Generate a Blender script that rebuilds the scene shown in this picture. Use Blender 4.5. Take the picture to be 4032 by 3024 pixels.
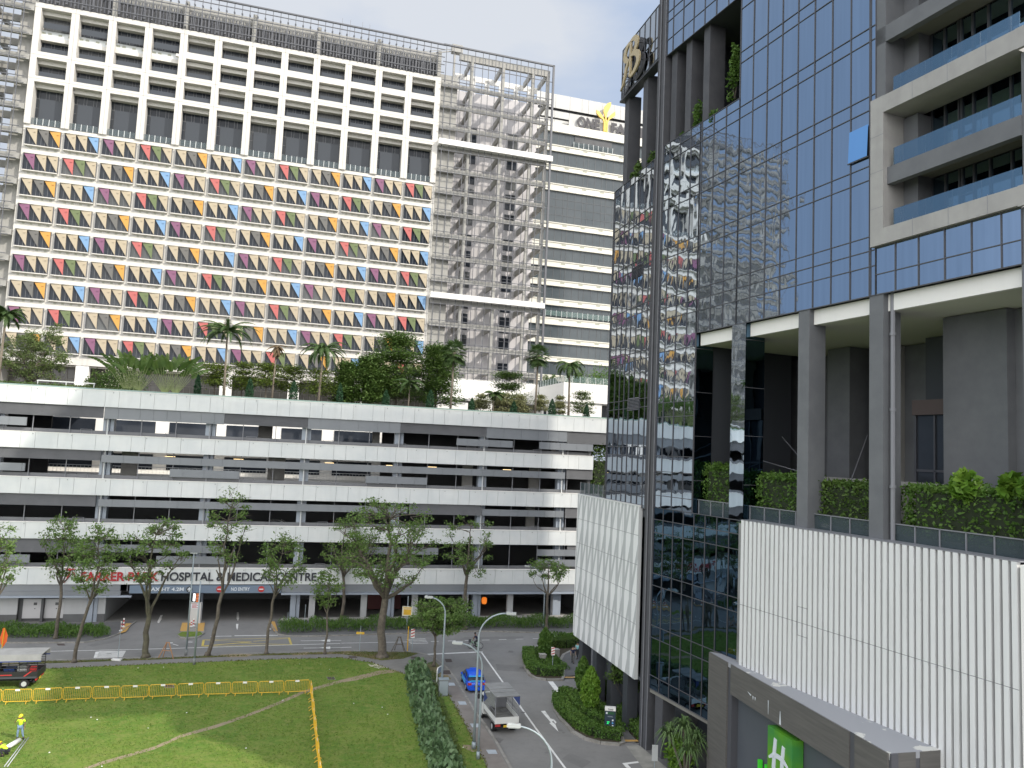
import bpy, bmesh, math, random
import numpy as np
from mathutils import Vector, Matrix
sc = bpy.context.scene
for _o in list(bpy.data.objects): bpy.data.objects.remove(_o)
R = math.radians
# ---------------------------------------------------------------- camera
FPX, PITCH, ROLL, EYE = 3000.0, R(5.08), R(2.55), 22.0
cf = Vector((0, math.cos(PITCH), math.sin(PITCH))); cu = Vector((0, -math.sin(PITCH), math.cos(PITCH))); cr = Vector((1, 0, 0))
cx = cr * math.cos(ROLL) + cu * math.sin(ROLL)
cy = -cr * math.sin(ROLL) + cu * math.cos(ROLL)
camd = bpy.data.cameras.new("camera"); cam = bpy.data.objects.new("camera", camd)
sc.collection.objects.link(cam)
camd.sensor_width = 36.0; camd.lens = 36.0 * FPX / 4032.0; camd.clip_start = 0.3; camd.clip_end = 6000
M = Matrix((cx, cy, -cf)).transposed().to_4x4(); M.translation = Vector((0, 0, EYE)); cam.matrix_world = M
sc.camera = cam
# ---------------------------------------------------------------- light
SAZ, SEL = R(60), R(38)      # the sun stands behind the camera and to the right
TOSUN = Vector((math.sin(SAZ) * math.cos(SEL), -math.cos(SAZ) * math.cos(SEL), math.sin(SEL)))
w = bpy.data.worlds.new("World"); sc.world = w; w.use_nodes = True
nt = w.node_tree; N = nt.nodes; L = nt.links; N.clear()
sky = N.new("ShaderNodeTexSky"); sky.sky_type = 'NISHITA'; sky.sun_disc = False
sky.sun_elevation = SEL; sky.sun_rotation = math.pi - SAZ; sky.air_density = 1.0; sky.dust_density = 1.6; sky.ozone_density = 1.2
tc = N.new("ShaderNodeTexCoord"); mp = N.new("ShaderNodeMapping"); mp.inputs['Scale'].default_value = (1.0, 1.0, 2.2); mp.inputs['Location'].default_value = (0.75, 0.3, 0.2)
n1 = N.new("ShaderNodeTexNoise"); n1.inputs['Scale'].default_value = 2.1; n1.inputs['Detail'].default_value = 7; n1.inputs['Roughness'].default_value = 0.52
cr1 = N.new("ShaderNodeValToRGB"); cr1.color_ramp.elements[0].position = 0.42; cr1.color_ramp.elements[1].position = 0.64
cr1.color_ramp.elements[0].color = (.10, .10, .10, 1); cr1.color_ramp.elements[1].color = (.92, .92, .92, 1)
mb = N.new("ShaderNodeMix"); mb.data_type = 'RGBA'; mb.inputs['Factor'].default_value = 0.72; mb.inputs['B'].default_value = (1.9, 2.55, 3.7, 1)
mx = N.new("ShaderNodeMix"); mx.data_type = 'RGBA'
mx.inputs['B'].default_value = (3.45, 3.6, 3.85, 1)
# sky behind the camera, out of view, boosted to lift the shaded walls
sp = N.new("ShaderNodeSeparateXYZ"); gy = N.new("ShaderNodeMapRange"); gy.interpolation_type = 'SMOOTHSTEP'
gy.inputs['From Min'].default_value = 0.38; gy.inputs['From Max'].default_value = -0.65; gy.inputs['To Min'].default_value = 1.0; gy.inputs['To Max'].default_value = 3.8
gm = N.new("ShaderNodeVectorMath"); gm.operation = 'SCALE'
bg = N.new("ShaderNodeBackground"); bg.inputs["Strength"].default_value = 0.15
wo = N.new("ShaderNodeOutputWorld")
L.new(tc.outputs['Generated'], mp.inputs['Vector']); L.new(mp.outputs[0], n1.inputs['Vector']); 
cx_ = N.new("ShaderNodeMath"); cx_.operation = 'MULTIPLY_ADD'; cx_.inputs[1].default_value = -0.33; sp0 = N.new("ShaderNodeSeparateXYZ")
L.new(tc.outputs['Generated'], sp0.inputs[0]); L.new(sp0.outputs['X'], cx_.inputs[0]); L.new(n1.outputs['Fac'], cx_.inputs[2]); L.new(cx_.outputs[0], cr1.inputs[0])
L.new(sky.outputs[0], mb.inputs['A']); L.new(mb.outputs['Result'], mx.inputs['A']); L.new(cr1.outputs[0], mx.inputs['Factor'])
L.new(tc.outputs['Generated'], sp.inputs[0]); L.new(sp.outputs['Y'], gy.inputs['Value']); 
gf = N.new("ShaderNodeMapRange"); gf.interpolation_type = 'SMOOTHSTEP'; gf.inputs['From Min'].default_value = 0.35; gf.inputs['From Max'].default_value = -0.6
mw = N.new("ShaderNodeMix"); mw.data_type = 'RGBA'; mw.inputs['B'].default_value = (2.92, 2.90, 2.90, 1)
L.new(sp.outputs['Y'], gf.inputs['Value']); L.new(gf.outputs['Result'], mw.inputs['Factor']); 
bx_ = N.new("ShaderNodeMapRange"); bx_.interpolation_type = 'SMOOTHSTEP'; bx_.inputs['From Min'].default_value = -0.4; bx_.inputs['From Max'].default_value = -0.85   # deeper blue well away from the sun
mdb = N.new("ShaderNodeMix"); mdb.data_type = 'RGBA'; mdb.inputs['B'].default_value = (1.15, 1.72, 2.6, 1)
bs2 = N.new("ShaderNodeMath"); bs2.operation = 'MULTIPLY'; bs2.inputs[1].default_value = 0.85
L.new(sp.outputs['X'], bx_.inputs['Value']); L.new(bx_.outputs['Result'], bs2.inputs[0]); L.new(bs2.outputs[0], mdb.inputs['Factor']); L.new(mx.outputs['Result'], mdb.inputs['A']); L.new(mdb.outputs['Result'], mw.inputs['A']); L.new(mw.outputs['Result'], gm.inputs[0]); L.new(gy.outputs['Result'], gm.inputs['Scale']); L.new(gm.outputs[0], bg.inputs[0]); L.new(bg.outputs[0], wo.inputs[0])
sd = bpy.data.lights.new("sun", 'SUN'); sd.energy = 2.7; sd.angle = R(0.8); sd.color = (1.0, 0.93, 0.82)
so = bpy.data.objects.new("sun", sd); sc.collection.objects.link(so); so.location = (60, -40, 120)
so.rotation_euler = TOSUN.to_track_quat('Z', 'Y').to_euler()
sc.view_settings.view_transform = 'Standard'; sc.view_settings.look = 'None'; sc.view_settings.gamma = 1.0
sc.view_settings.use_curve_mapping = False; sc.view_settings.exposure = 0.52
sc.render.film_transparent = False
try:
    sc.cycles.max_bounces = 6; sc.cycles.diffuse_bounces = 3; sc.cycles.glossy_bounces = 3; sc.cycles.transmission_bounces = 4
    sc.cycles.caustics_reflective = False; sc.cycles.caustics_refractive = False; sc.cycles.sample_clamp_indirect = 6
except Exception: pass
# ---------------------------------------------------------------- helpers
def ray(px, py):
    x = px - 2016; y = py - 1512
    x0 = x * math.cos(ROLL) + y * math.sin(ROLL); y0 = -x * math.sin(ROLL) + y * math.cos(ROLL)
    return cf + cr * (x0 / FPX) - cu * (y0 / FPX)
def G(px, py, z=0.0):                       # where a sight line meets the level z
    d = ray(px, py); t = (z - EYE) / d.z
    return Vector((d.x * t, d.y * t, z))
def q7(x, y, z=0.0): return G(x * .6076, 2016 + y * .6076, z)
def q8(x, y, z=0.0): return G(1344 + x * .6076, 2016 + y * .6076, z)
def q9(x, y, z=0.0): return G(2688 + x * .6076, 2016 + y * .6076, z)
def height_at(base, px, py):                # height above base of the sight line px,py at base's distance
    d = ray(px, py); t = base.y / d.y
    return EYE + d.z * t - base.z
def at_depth(px, py, y): 
    d = ray(px, py); t = y / d.y; return Vector((d.x * t, y, EYE + d.z * t))
class Frame:
    def __init__(s, o, rz): s.o = Vector((o[0], o[1], 0)); s.rz = rz; s.x = Vector((math.cos(rz), math.sin(rz), 0)); s.y = Vector((-math.sin(rz), math.cos(rz), 0))
    def w(s, x, y, z=0): return s.o + s.x * x + s.y * y + Vector((0, 0, z))
    def hit(s, px, py, y=0.0):              # (x, z) on the plane at local depth y
        d = ray(px, py); o2 = s.o + s.y * y; t = o2.dot(s.y) / d.dot(s.y); p = d * t
        return (p - o2).dot(s.x), EYE + d.z * t
    def loc(s, v): d = Vector((v[0], v[1], 0)) - s.o; return d.dot(s.x), d.dot(s.y)
class MB:
    def __init__(s, xf=None): s.v = []; s.f = []; s.m = []; s.xf = xf
    def add(s, vs, fs, m=0):
        n = len(s.v)
        if s.xf is not None: vs = [tuple(s.xf @ Vector(v)) for v in vs]
        s.v += [tuple(v) for v in vs]; s.f += [tuple(i + n for i in f) for f in fs]; s.m += [m] * len(fs); return s
    def quad(s, a, b, c, d, m=0): return s.add([a, b, c, d], [(0, 1, 2, 3)], m)
    def poly(s, pts, m=0): return s.add(pts, [tuple(range(len(pts)))], m)
    def box(s, x0, x1, y0, y1, z0, z1, m=0):
        return s.add([(x0, y0, z0), (x1, y0, z0), (x1, y1, z0), (x0, y1, z0), (x0, y0, z1), (x1, y0, z1), (x1, y1, z1), (x0, y1, z1)],
                     [(0, 3, 2, 1), (4, 5, 6, 7), (0, 1, 5, 4), (1, 2, 6, 5), (2, 3, 7, 6), (3, 0, 4, 7)], m)
    def prism(s, p, z0, z1, m=0):
        n = len(p)
        a = sum(p[i][0] * p[(i + 1) % n][1] - p[(i + 1) % n][0] * p[i][1] for i in range(n))
        if a < 0: p = p[::-1]
        vs = [(q[0], q[1], z0) for q in p] + [(q[0], q[1], z1) for q in p]
        return s.add(vs, [tuple(range(n - 1, -1, -1)), tuple(range(n, 2 * n))] + [(i, (i + 1) % n, n + (i + 1) % n, n + i) for i in range(n)], m)
    def slab_xz(s, p, y0, y1, m=0):          # polygon in x,z pushed through y
        n = len(p); vs = [(q[0], y0, q[1]) for q in p] + [(q[0], y1, q[1]) for q in p]
        a = sum(p[i][0] * p[(i + 1) % n][1] - p[(i + 1) % n][0] * p[i][1] for i in range(n))
        fs = [tuple(range(n)), tuple(range(2 * n - 1, n - 1, -1))] + [(i, n + i, n + (i + 1) % n, (i + 1) % n) for i in range(n)]
        if a < 0: fs = [f[::-1] for f in fs]
        return s.add(vs, fs, m)
    def tube(s, pts, rad, n=6, m=0, cap=True):
        pts = [Vector(p) for p in pts]; k = len(pts)
        if not hasattr(rad, '__len__'): rad = [rad] * k
        vs = []; up = None
        for i, p in enumerate(pts):
            t = (pts[min(i + 1, k - 1)] - pts[max(i - 1, 0)]); t = t.normalized() if t.length > 1e-9 else Vector((0, 0, 1))
            if up is None: up = t.orthogonal().normalized()
            up = (up - t * up.dot(t)); up = up.normalized() if up.length > 1e-6 else t.orthogonal().normalized()
            b = t.cross(up)
            for j in range(n):
                a = 2 * math.pi * j / n; vs.append(p + (up * math.cos(a) + b * math.sin(a)) * rad[i])
        fs = [(i * n + j, i * n + (j + 1) % n, (i + 1) * n + (j + 1) % n, (i + 1) * n + j) for i in range(k - 1) for j in range(n)]
        if cap: fs += [tuple(range(n - 1, -1, -1)), tuple((k - 1) * n + j for j in range(n))]
        return s.add(vs, fs, m)
    def bar(s, a, b, r, m=0, n=4): return s.tube([a, b], r, n, m)
    def sphere(s, c, r, m=0, nu=10, nv=6, sz=1.0):
        c = Vector(c); vs = []; fs = []
        for i in range(nv + 1):
            th = math.pi * i / nv
            for j in range(nu):
                ph = 2 * math.pi * j / nu; vs.append(c + Vector((math.sin(th) * math.cos(ph) * r, math.sin(th) * math.sin(ph) * r, math.cos(th) * r * sz)))
        for i in range(nv):
            for j in range(nu): fs.append((i * nu + j, (i + 1) * nu + j, (i + 1) * nu + (j + 1) % nu, i * nu + (j + 1) % nu))
        return s.add(vs, fs, m)
    def build(s, name, mats, parent=None, smooth=False):
        me = bpy.data.meshes.new(name); me.from_pydata(s.v, [], s.f); me.update()
        if not isinstance(mats, (list, tuple)): mats = [mats]
        for m in mats: me.materials.append(m)
        if len(mats) > 1: me.polygons.foreach_set('material_index', s.m)
        if smooth: me.polygons.foreach_set('use_smooth', [True] * len(me.polygons))
        o = bpy.data.objects.new(name, me); sc.collection.objects.link(o)
        if parent is not None: o.parent = parent
        return o
def thing(name, label, cat, loc=(0, 0, 0), rz=0.0, group=None):
    o = bpy.data.objects.new(name, None); sc.collection.objects.link(o); o.empty_display_size = 0.5
    o.location = loc; o.rotation_euler = (0, 0, rz); o['label'] = label; o['category'] = cat
    if group: o['group'] = group
    return o
def tag(o, label, cat, group=None):
    o['label'] = label; o['category'] = cat
    if group: o['group'] = group
    return o
def struct(o, kind='structure', label=None):
    o['kind'] = kind
    if label: o['label'] = label
    return o
def dup(root, loc, rz=None, label=None, group=None, scale=None):
    r = root.copy(); sc.collection.objects.link(r); r.location = loc
    if rz is not None: r.rotation_euler = (0, 0, rz)
    if scale: r.scale = (scale,) * 3
    if label: r['label'] = label
    if group: r['group'] = group
    for ch in root.children:
        c = ch.copy(); sc.collection.objects.link(c); c.parent = r
        for g in ch.children:
            d = g.copy(); sc.collection.objects.link(d); d.parent = c
    return r
# ---------------------------------------------------------------- materials
def mat(name, col, rough=.6, metal=0.0, col2=None, ns=1.0, nd=4, lo=.35, hi=.65, stretch=(1, 1, 1), bump=0.0, bs=8.0, spec=.5, emit=None, alpha=None, trans=0.0, bd=.02, grime=0.0):
    m = bpy.data.materials.new(name); m.use_nodes = True; t = m.node_tree; n = t.nodes; l = t.links
    b = n['Principled BSDF']; b.inputs['Base Color'].default_value = (*col, 1); b.inputs['Roughness'].default_value = rough
    b.inputs['Metallic'].default_value = metal; b.inputs['Specular IOR Level'].default_value = spec
    if trans: b.inputs['Transmission Weight'].default_value = trans
    if alpha is not None: b.inputs['Alpha'].default_value = alpha
    if emit: b.inputs['Emission Color'].default_value = (*emit[:3], 1); b.inputs['Emission Strength'].default_value = emit[3]
    src = None
    if col2 is not None or bump or grime:
        tcn = n.new('ShaderNodeTexCoord'); mpn = n.new('ShaderNodeMapping'); mpn.inputs['Scale'].default_value = stretch
        l.new(tcn.outputs['Object'], mpn.inputs[0])
    if col2 is not None:
        a = n.new('ShaderNodeTexNoise'); a.inputs['Scale'].default_value = ns; a.inputs['Detail'].default_value = nd; a.inputs['Roughness'].default_value = .6
        r_ = n.new('ShaderNodeMapRange'); r_.inputs['From Min'].default_value = lo; r_.inputs['From Max'].default_value = hi
        x = n.new('ShaderNodeMix'); x.data_type = 'RGBA'; x.inputs['A'].default_value = (*col, 1); x.inputs['B'].default_value = (*col2, 1)
        l.new(mpn.outputs[0], a.inputs['Vector']); l.new(a.outputs['Fac'], r_.inputs[0]); l.new(r_.outputs[0], x.inputs['Factor'])
        src = x.outputs['Result']
    if grime:                                # rain streaks and dirt, a stain of its own
        g = n.new('ShaderNodeTexNoise'); g.inputs['Scale'].default_value = 1.0; g.inputs['Detail'].default_value = 6; g.inputs['Roughness'].default_value = .65
        gm = n.new('ShaderNodeMapping'); gm.inputs['Scale'].default_value = (1.7, 1.7, .22); l.new(tcn.outputs['Object'], gm.inputs[0]); l.new(gm.outputs[0], g.inputs['Vector'])
        gr = n.new('ShaderNodeMapRange'); gr.inputs['From Min'].default_value = .5; gr.inputs['From Max'].default_value = .8; gr.inputs['To Max'].default_value = grime
        gx = n.new('ShaderNodeMix'); gx.data_type = 'RGBA'; gx.inputs['A'].default_value = (*col, 1); gx.inputs['B'].default_value = (col[0] * .45, col[1] * .44, col[2] * .42, 1)
        if src is not None: l.new(src, gx.inputs['A'])
        l.new(g.outputs['Fac'], gr.inputs[0]); l.new(gr.outputs[0], gx.inputs['Factor']); src = gx.outputs['Result']
    if src is not None: l.new(src, b.inputs['Base Color'])
    if bump:
        c = n.new('ShaderNodeTexNoise'); c.inputs['Scale'].default_value = bs; c.inputs['Detail'].default_value = 3
        d = n.new('ShaderNodeBump'); d.inputs['Strength'].default_value = bump; d.inputs['Distance'].default_value = bd
        l.new(mpn.outputs[0], c.inputs['Vector']); l.new(c.outputs['Fac'], d.inputs['Height']); l.new(d.outputs[0], b.inputs['Normal'])
    return m
def leafmat(name, c1, c2, rough=.55):
    m = bpy.data.materials.new(name); m.use_nodes = True; t = m.node_tree; n = t.nodes; l = t.links
    b = n['Principled BSDF']; b.inputs['Roughness'].default_value = rough; b.inputs['Specular IOR Level'].default_value = .3
    tcn = n.new('ShaderNodeTexCoord'); a = n.new('ShaderNodeTexNoise'); a.inputs['Scale'].default_value = 1.1; a.inputs['Detail'].default_value = 5; a.inputs['Roughness'].default_value = .75
    r_ = n.new('ShaderNodeMapRange'); r_.inputs['From Min'].default_value = .34; r_.inputs['From Max'].default_value = .66
    x = n.new('ShaderNodeMix'); x.data_type = 'RGBA'; x.inputs['A'].default_value = (*c1, 1); x.inputs['B'].default_value = (*c2, 1)
    l.new(tcn.outputs['Object'], a.inputs['Vector']); l.new(a.outputs['Fac'], r_.inputs[0]); l.new(r_.outputs[0], x.inputs['Factor'])
    l.new(x.outputs['Result'], b.inputs['Base Color'])
    tr = n.new('ShaderNodeBsdfTranslucent'); ms = n.new('ShaderNodeMixShader'); ms.inputs[0].default_value = .25
    l.new(x.outputs['Result'], tr.inputs[0]); l.new(b.outputs[0], ms.inputs[1]); l.new(tr.outputs[0], ms.inputs[2]); l.new(ms.outputs[0], n['Material Output'].inputs[0])
    return m
def mirror_glass(name, col, rough=.02, wave=.6, amp=.004, vary=.12):
    m = bpy.data.materials.new(name); m.use_nodes = True; t = m.node_tree; n = t.nodes; l = t.links
    b = n['Principled BSDF']; b.inputs['Metallic'].default_value = 1.0; b.inputs['Roughness'].default_value = rough
    tcn = n.new('ShaderNodeTexCoord'); mpn = n.new('ShaderNodeMapping'); mpn.inputs['Scale'].default_value = (1.5, 1.5, 1.0); l.new(tcn.outputs['Object'], mpn.inputs[0])
    c = n.new('ShaderNodeTexNoise'); c.inputs['Scale'].default_value = wave; c.inputs['Detail'].default_value = 1.5; c.inputs['Roughness'].default_value = .45
    d = n.new('ShaderNodeBump'); d.inputs['Strength'].default_value = 1; d.inputs['Distance'].default_value = amp
    l.new(mpn.outputs[0], c.inputs['Vector']); l.new(c.outputs['Fac'], d.inputs['Height']); l.new(d.outputs[0], b.inputs['Normal'])
    # streaky curtains and coating behind the glass
    m2 = n.new('ShaderNodeMapping'); m2.inputs['Scale'].default_value = (3.2, 3.2, .12); l.new(tcn.outputs['Object'], m2.inputs[0])
    a = n.new('ShaderNodeTexNoise'); a.inputs['Scale'].default_value = 1.0; a.inputs['Detail'].default_value = 3; l.new(m2.outputs[0], a.inputs['Vector'])
    x = n.new('ShaderNodeMix'); x.data_type = 'RGBA'; x.inputs['A'].default_value = (*[k * (1 - vary) for k in col], 1); x.inputs['B'].default_value = (*[min(1, k * (1 + vary)) for k in col], 1)
    l.new(a.outputs['Fac'], x.inputs['Factor']); l.new(x.outputs['Result'], b.inputs['Base Color'])
    return m
m_white = mat('tower white paint', (.62, .60, .56), .6, grime=.3, bump=.15, bs=6)
m_band = mat('pale grey cladding', (.67, .69, .69), .38, col2=(.60, .63, .64), ns=.35, spec=.4, grime=.16)
m_bandback = mat('cladding joint', (.16, .17, .18), .8)
m_louv = mat('grey louvre metal', (.15, .155, .165), .45, metal=.0, col2=(.125, .13, .14), ns=.6)
m_panel = mat('grey metal panel', (.21, .225, .245), .45, col2=(.185, .20, .22), ns=.3)
m_colb = mat('blue grey column paint', (.30, .34, .40), .5, grime=.2)
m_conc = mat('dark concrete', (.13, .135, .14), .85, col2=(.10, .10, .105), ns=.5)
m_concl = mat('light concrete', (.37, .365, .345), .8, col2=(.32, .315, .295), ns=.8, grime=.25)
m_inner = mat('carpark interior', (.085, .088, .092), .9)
m_steel = mat('dark grey steel', (.11, .115, .13), .5)
m_steelm = mat('mid grey steel', (.20, .205, .225), .5)
m_core = mat('lilac grey wall', (.54, .525, .535), .75, grime=.1)
m_glassd = mat('dark window glass', (.022, .027, .036), .06, col2=(.035, .042, .055), ns=.25, spec=.22)
_t = m_glassd.node_tree; _b = _t.nodes['Principled BSDF']; _src = _b.inputs['Base Color'].links[0].from_socket     # blinds drawn here and there
_oi = _t.nodes.new('ShaderNodeObjectInfo'); _pw = _t.nodes.new('ShaderNodeMath'); _pw.operation = 'POWER'; _pw.inputs[1].default_value = 5.0; _mx = _t.nodes.new('ShaderNodeMix'); _mx.data_type = 'RGBA'; _mx.inputs['B'].default_value = (.12, .125, .125, 1)
_t.links.new(_oi.outputs['Random'], _pw.inputs[0]); _t.links.new(_pw.outputs[0], _mx.inputs['Factor']); _t.links.new(_src, _mx.inputs['A']); _t.links.new(_mx.outputs['Result'], _b.inputs['Base Color'])
m_glassg = mat('grey green window glass', (.085, .10, .11), .10, col2=(.065, .08, .09), ns=.3, spec=.4)
m_blind = mat('grey reflecting balustrade', (.05, .058, .07), .15, spec=.3)
m_mull = mat('window mullion', (.13, .135, .145), .5)
m_rail = mat('pale rail', (.6, .62, .62), .4)
m_railglass = mat('green rail glass', (.17, .24, .23), .08, alpha=.45)
m_railgl2 = mat('clear balcony glass', (.07, .10, .11), .05, alpha=.45, spec=.6)
m_vent = mat('vent grille', (.36, .37, .30), .7)
TRI = {'B': mat('sunshade beige', (.47, .40, .29), .55), 'G': mat('sunshade grey', (.155, .15, .14), .55), 'O': mat('sunshade orange', (.62, .33, .075), .5),
       'U': mat('sunshade blue', (.20, .35, .56), .5), 'P': mat('sunshade purple', (.24, .10, .18), .5), 'R': mat('sunshade red', (.50, .14, .13), .5), 'N': mat('sunshade green', (.15, .19, .085), .5)}
m_wt = mat('bright white paint', (.80, .79, .76), .6, grime=.12)
m_wing = mat('cream wall', (.72, .70, .62), .65, grime=.12)
m_roofpan = mat('rooftop white panel', (.50, .50, .49), .6, grime=.15)
m_letd = mat('dark grey lettering', (.045, .043, .05), .6)
m_letr = mat('red lettering', (.42, .025, .035), .45)
m_leth = mat('charcoal lettering', (.035, .038, .05), .45)
m_gold = mat('gold sign', (.78, .52, .10), .35)
m_bronze = mat('bronze emblem', (.42, .34, .20), .4)
m_hglass = mirror_glass('blue mirror glass', (.41, .48, .57), amp=.012, wave=.5)
m_hglassL = mirror_glass('dark mirror glass', (.38, .44, .52), amp=.020, wave=.42)
m_hglassD = mirror_glass('deep navy glass', (.09, .155, .225), amp=.012, wave=.5)
m_hmull = mat('hotel mullion', (.075, .077, .088), .5)
m_hwood = mat('dark hotel column', (.075, .077, .085), .7, col2=(.06, .062, .07), ns=1)
m_hdark = mat('hotel dark cladding', (.05, .055, .065), .5)
m_hgrey = mat('hotel grey render', (.145, .152, .162), .85, col2=(.12, .127, .137), ns=.7)
m_hbeige = mat('balcony frame stone', (.35, .345, .33), .7, col2=(.31, .305, .295), ns=1.2, grime=.2)
m_hbrown = mat('hotel soffit', (.20, .195, .175), .8)
m_hwin = mirror_glass('blue window glass', (.30, .43, .52), amp=.003)
m_hbal = mat('blue balcony glass', (.20, .31, .40), .03, metal=.9, alpha=.6)
m_slat = mat('white slat', (.66, .67, .67), .5, grime=.28)
m_slatb = mat('slat backing', (.25, .25, .25), .8, col2=(.10, .10, .10), ns=.35, lo=.5, hi=.7)
# ---------------------------------------------------------------- hospital podium (car park)
rnd = random.Random(7)
FP = Frame((-25.57, 96.54), R(90 - 75.5))
pod = thing('hospital_podium', 'long low white-banded car park block with red and grey hospital lettering behind the street trees', 'building', (FP.o.x, FP.o.y, 0), FP.rz)
BANDS = [(25.17, 27.15, 43), (20.0, 21.9, 38.5), (14.76, 16.72, 38.5), (9.66, 11.58, 38.5), (4.47, 6.42, 38.5)]
for zi, (z0, z1, xe) in enumerate(BANDS):
    b = MB(); x = -51.0 + (zi % 2) * .9; k = zi
    while x < xe:
        wd = (1.52, 2.48, 1.5, 2.36)[k % 4]; k += 1
        x2 = min(x + wd, xe); dy = rnd.uniform(-.006, .006)
        b.box(x + .013, x2 - .013, -.16 + dy, .0, z0, z1 - .07); x = x2
    b.box(-51, xe, .002, .22, z0 + .05, z1 - .075, 1)
    b.box(-51, xe + .05, -.2, .26, z1 - .07, z1, 2)                        # coping
    for q in range(-12, 11):                                               # small drain spouts
        xx = q * 4.05 + 1.7
        if xx < xe - 1: b.box(xx, xx + .07, -.23, -.17, z1 - .30, z1 - .22, 1)
    b.build('parapet_band', [m_band, m_bandback, m_wt], pod)
    if zi:
        b = MB(); b.box(-51, xe - .2, .45, .5, z1 - .3, z1 + .42, 0)
        for q in range(-6, 5): b.box(q * 9.3 + 2, q * 9.3 + 2.04, .38, .43, z1, z1 + .55, 1); b.box(q * 9.3 + 3.2, q * 9.3 + 3.24, .38, .43, z1, z1 + .55, 1); b.box(q * 9.3 + 2, q * 9.3 + 3.24, .37, .43, z1 + .51, z1 + .55, 1)
        b.build('guard_rail', [m_louv, m_steelm], pod)
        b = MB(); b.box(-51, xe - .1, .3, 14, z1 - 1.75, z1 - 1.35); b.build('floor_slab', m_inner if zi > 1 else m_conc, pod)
for xc in (-34.6, -23.0, -11.55, -.1, 11.65, 23.05, 34.2):                # paired columns with a groove
    b = MB(); b.box(xc - .55, xc + .12, .55, 1.7, 0, 25.3); b.box(xc + .18, xc + .58, .7, 1.7, 0, 25.3); b.box(xc - .08, xc + .04, .3, .42, 4, 25.3, 1)
    b.build('column', [m_colb, m_rail], pod)
for k in range(-12, 11):
    xx = .05 + 3.87 * k
    if xx > 38.4: continue
    b = MB(); b.box(xx - .04, xx + .04, .24, .34, 3.6, 25.2); b.build('facade_post', m_steelm, pod)
def louvre(x0, x1, z0, z1, y=.02, ribs=True, m=None, name='louvre_panel'):
    b = MB(); b.box(x0, x1, y + .04, y + .12, z0, z1, 0)
    if ribs:
        nn = int((z1 - z0) / .1)
        for i in range(nn):
            zz = z0 + i * .1; b.quad((x0, y - .03, zz), (x1, y - .03, zz), (x1, y + .035, zz + .085), (x0, y + .035, zz + .085), 0)
    else:
        x = x0
        while x < x1 - .05:
            x2 = min(x + rnd.choice((1.5, 2.4)), x1); b.box(x + .012, x2 - .012, y - .03, y + .038, z0, z1, 0); x = x2
    b.build(name, m or (m_louv if ribs else m_panel), pod)
# under each band: ribbed louvres, plain grey fascia, and floating grey panels
for a in [(-51, -23.5, 23.82, 25.168, 1), (-23.4, -9.96, 23.78, 25.168, 0), (-9.95, 0, 23.85, 25.168, 1), (.01, 11.69, 23.75, 25.168, 0), (11.71, 23.19, 23.85, 25.168, 1), (23.2, 34.59, 23.7, 25.168, 0), (34.6, 43, 23.55, 25.168, 1),
          (-51, -23.4, 18.8, 19.98, 1), (34.7, 38.5, 18.65, 19.98, 1), (-51, -23.5, 13.45, 14.72, 1), (13.4, 23.0, 13.4, 14.7, 1), (34.7, 38.5, 13.35, 14.7, 1), (-51, -23.4, 8.1, 9.62, 1), (35.2, 38.5, 8.4, 9.62, 1)]:
    louvre(a[0], a[1], a[2], a[3], ribs=bool(a[4]))
for a in [(-51, -31.5, 22.55, 23.5), (19.2, 26.9, 22.55, 23.45), (30.65, 38.45, 22.55, 23.5), (-23.3, 34.5, 18.62, 19.5), (-51, -31.2, 17.3, 18.2), (-15.7, -7.75, 17.18, 18.12), (7.6, 15.55, 17.2, 18.12),
          (-23.2, 13.2, 13.45, 14.3), (23.1, 34.5, 13.4, 14.25), (-23.0, -8.65, 8.15, 9.05), (-16.4, -8.7, 6.85, 7.75), (-51, -29.8, 6.9, 7.8), (8.0, 17.5, 8.2, 9.1), (31.0, 38.4, 8.2, 9.05), (31.0, 38.4, 6.8, 7.7)]:
    louvre(*a, ribs=False, name='floating_panel')
# roof deck, rear walls, right hand core
b = MB(); b.box(-51, 43, .3, 16, 26.0, 26.35); b.box(-51, -32, 16, 27.2, 26.0, 26.35); b.box(9, 43, 16, 27.2, 26.0, 26.35); b.build('roof_deck', m_conc, pod)
b = MB()
b.box(10.6, 38.3, 13.9, 14.2, 0, 26); b.box(-51, 10.6, 13.9, 14.2, 0, 14.9); b.box(-51, -33, 13.9, 14.2, 14.9, 26)
b.box(37.9, 38.3, .3, 13.9, 0, 25.1); b.box(-51.2, -51, 0, 27, 0, 26)
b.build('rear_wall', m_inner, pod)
for x0, x1, z0, z1, y in [(8.6, 9.6, 21, 25.6, 6), (21.0, 22.4, 15, 19.9, 4), (30.6, 32.0, 15, 19.9, 4), (30.4, 31.6, 9.8, 14.4, 4), (22.5, 23.2, 4.8, 9.4, 2), (-22.2, -20.4, 15, 19.9, 5), (-4.8, -2.6, 15, 19.9, 7), (-6.4, -4.6, 21, 25.8, 8), (33.4, 34.0, 21, 25.8, 3), (14.2, 15.0, 4.8, 9.4, 3)]:
    b = MB(); b.box(x0, x1, y, y + .5, z0, z1); b.build('inner_partition', m_concl, pod)
# garden rail glass on the roof edge
b = MB(); b.box(-51, 43, -.02, .03, 27.15, 27.34); b.build('glass_upstand', mat('green edge glass', (.22, .30, .27), .2), pod)
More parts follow.
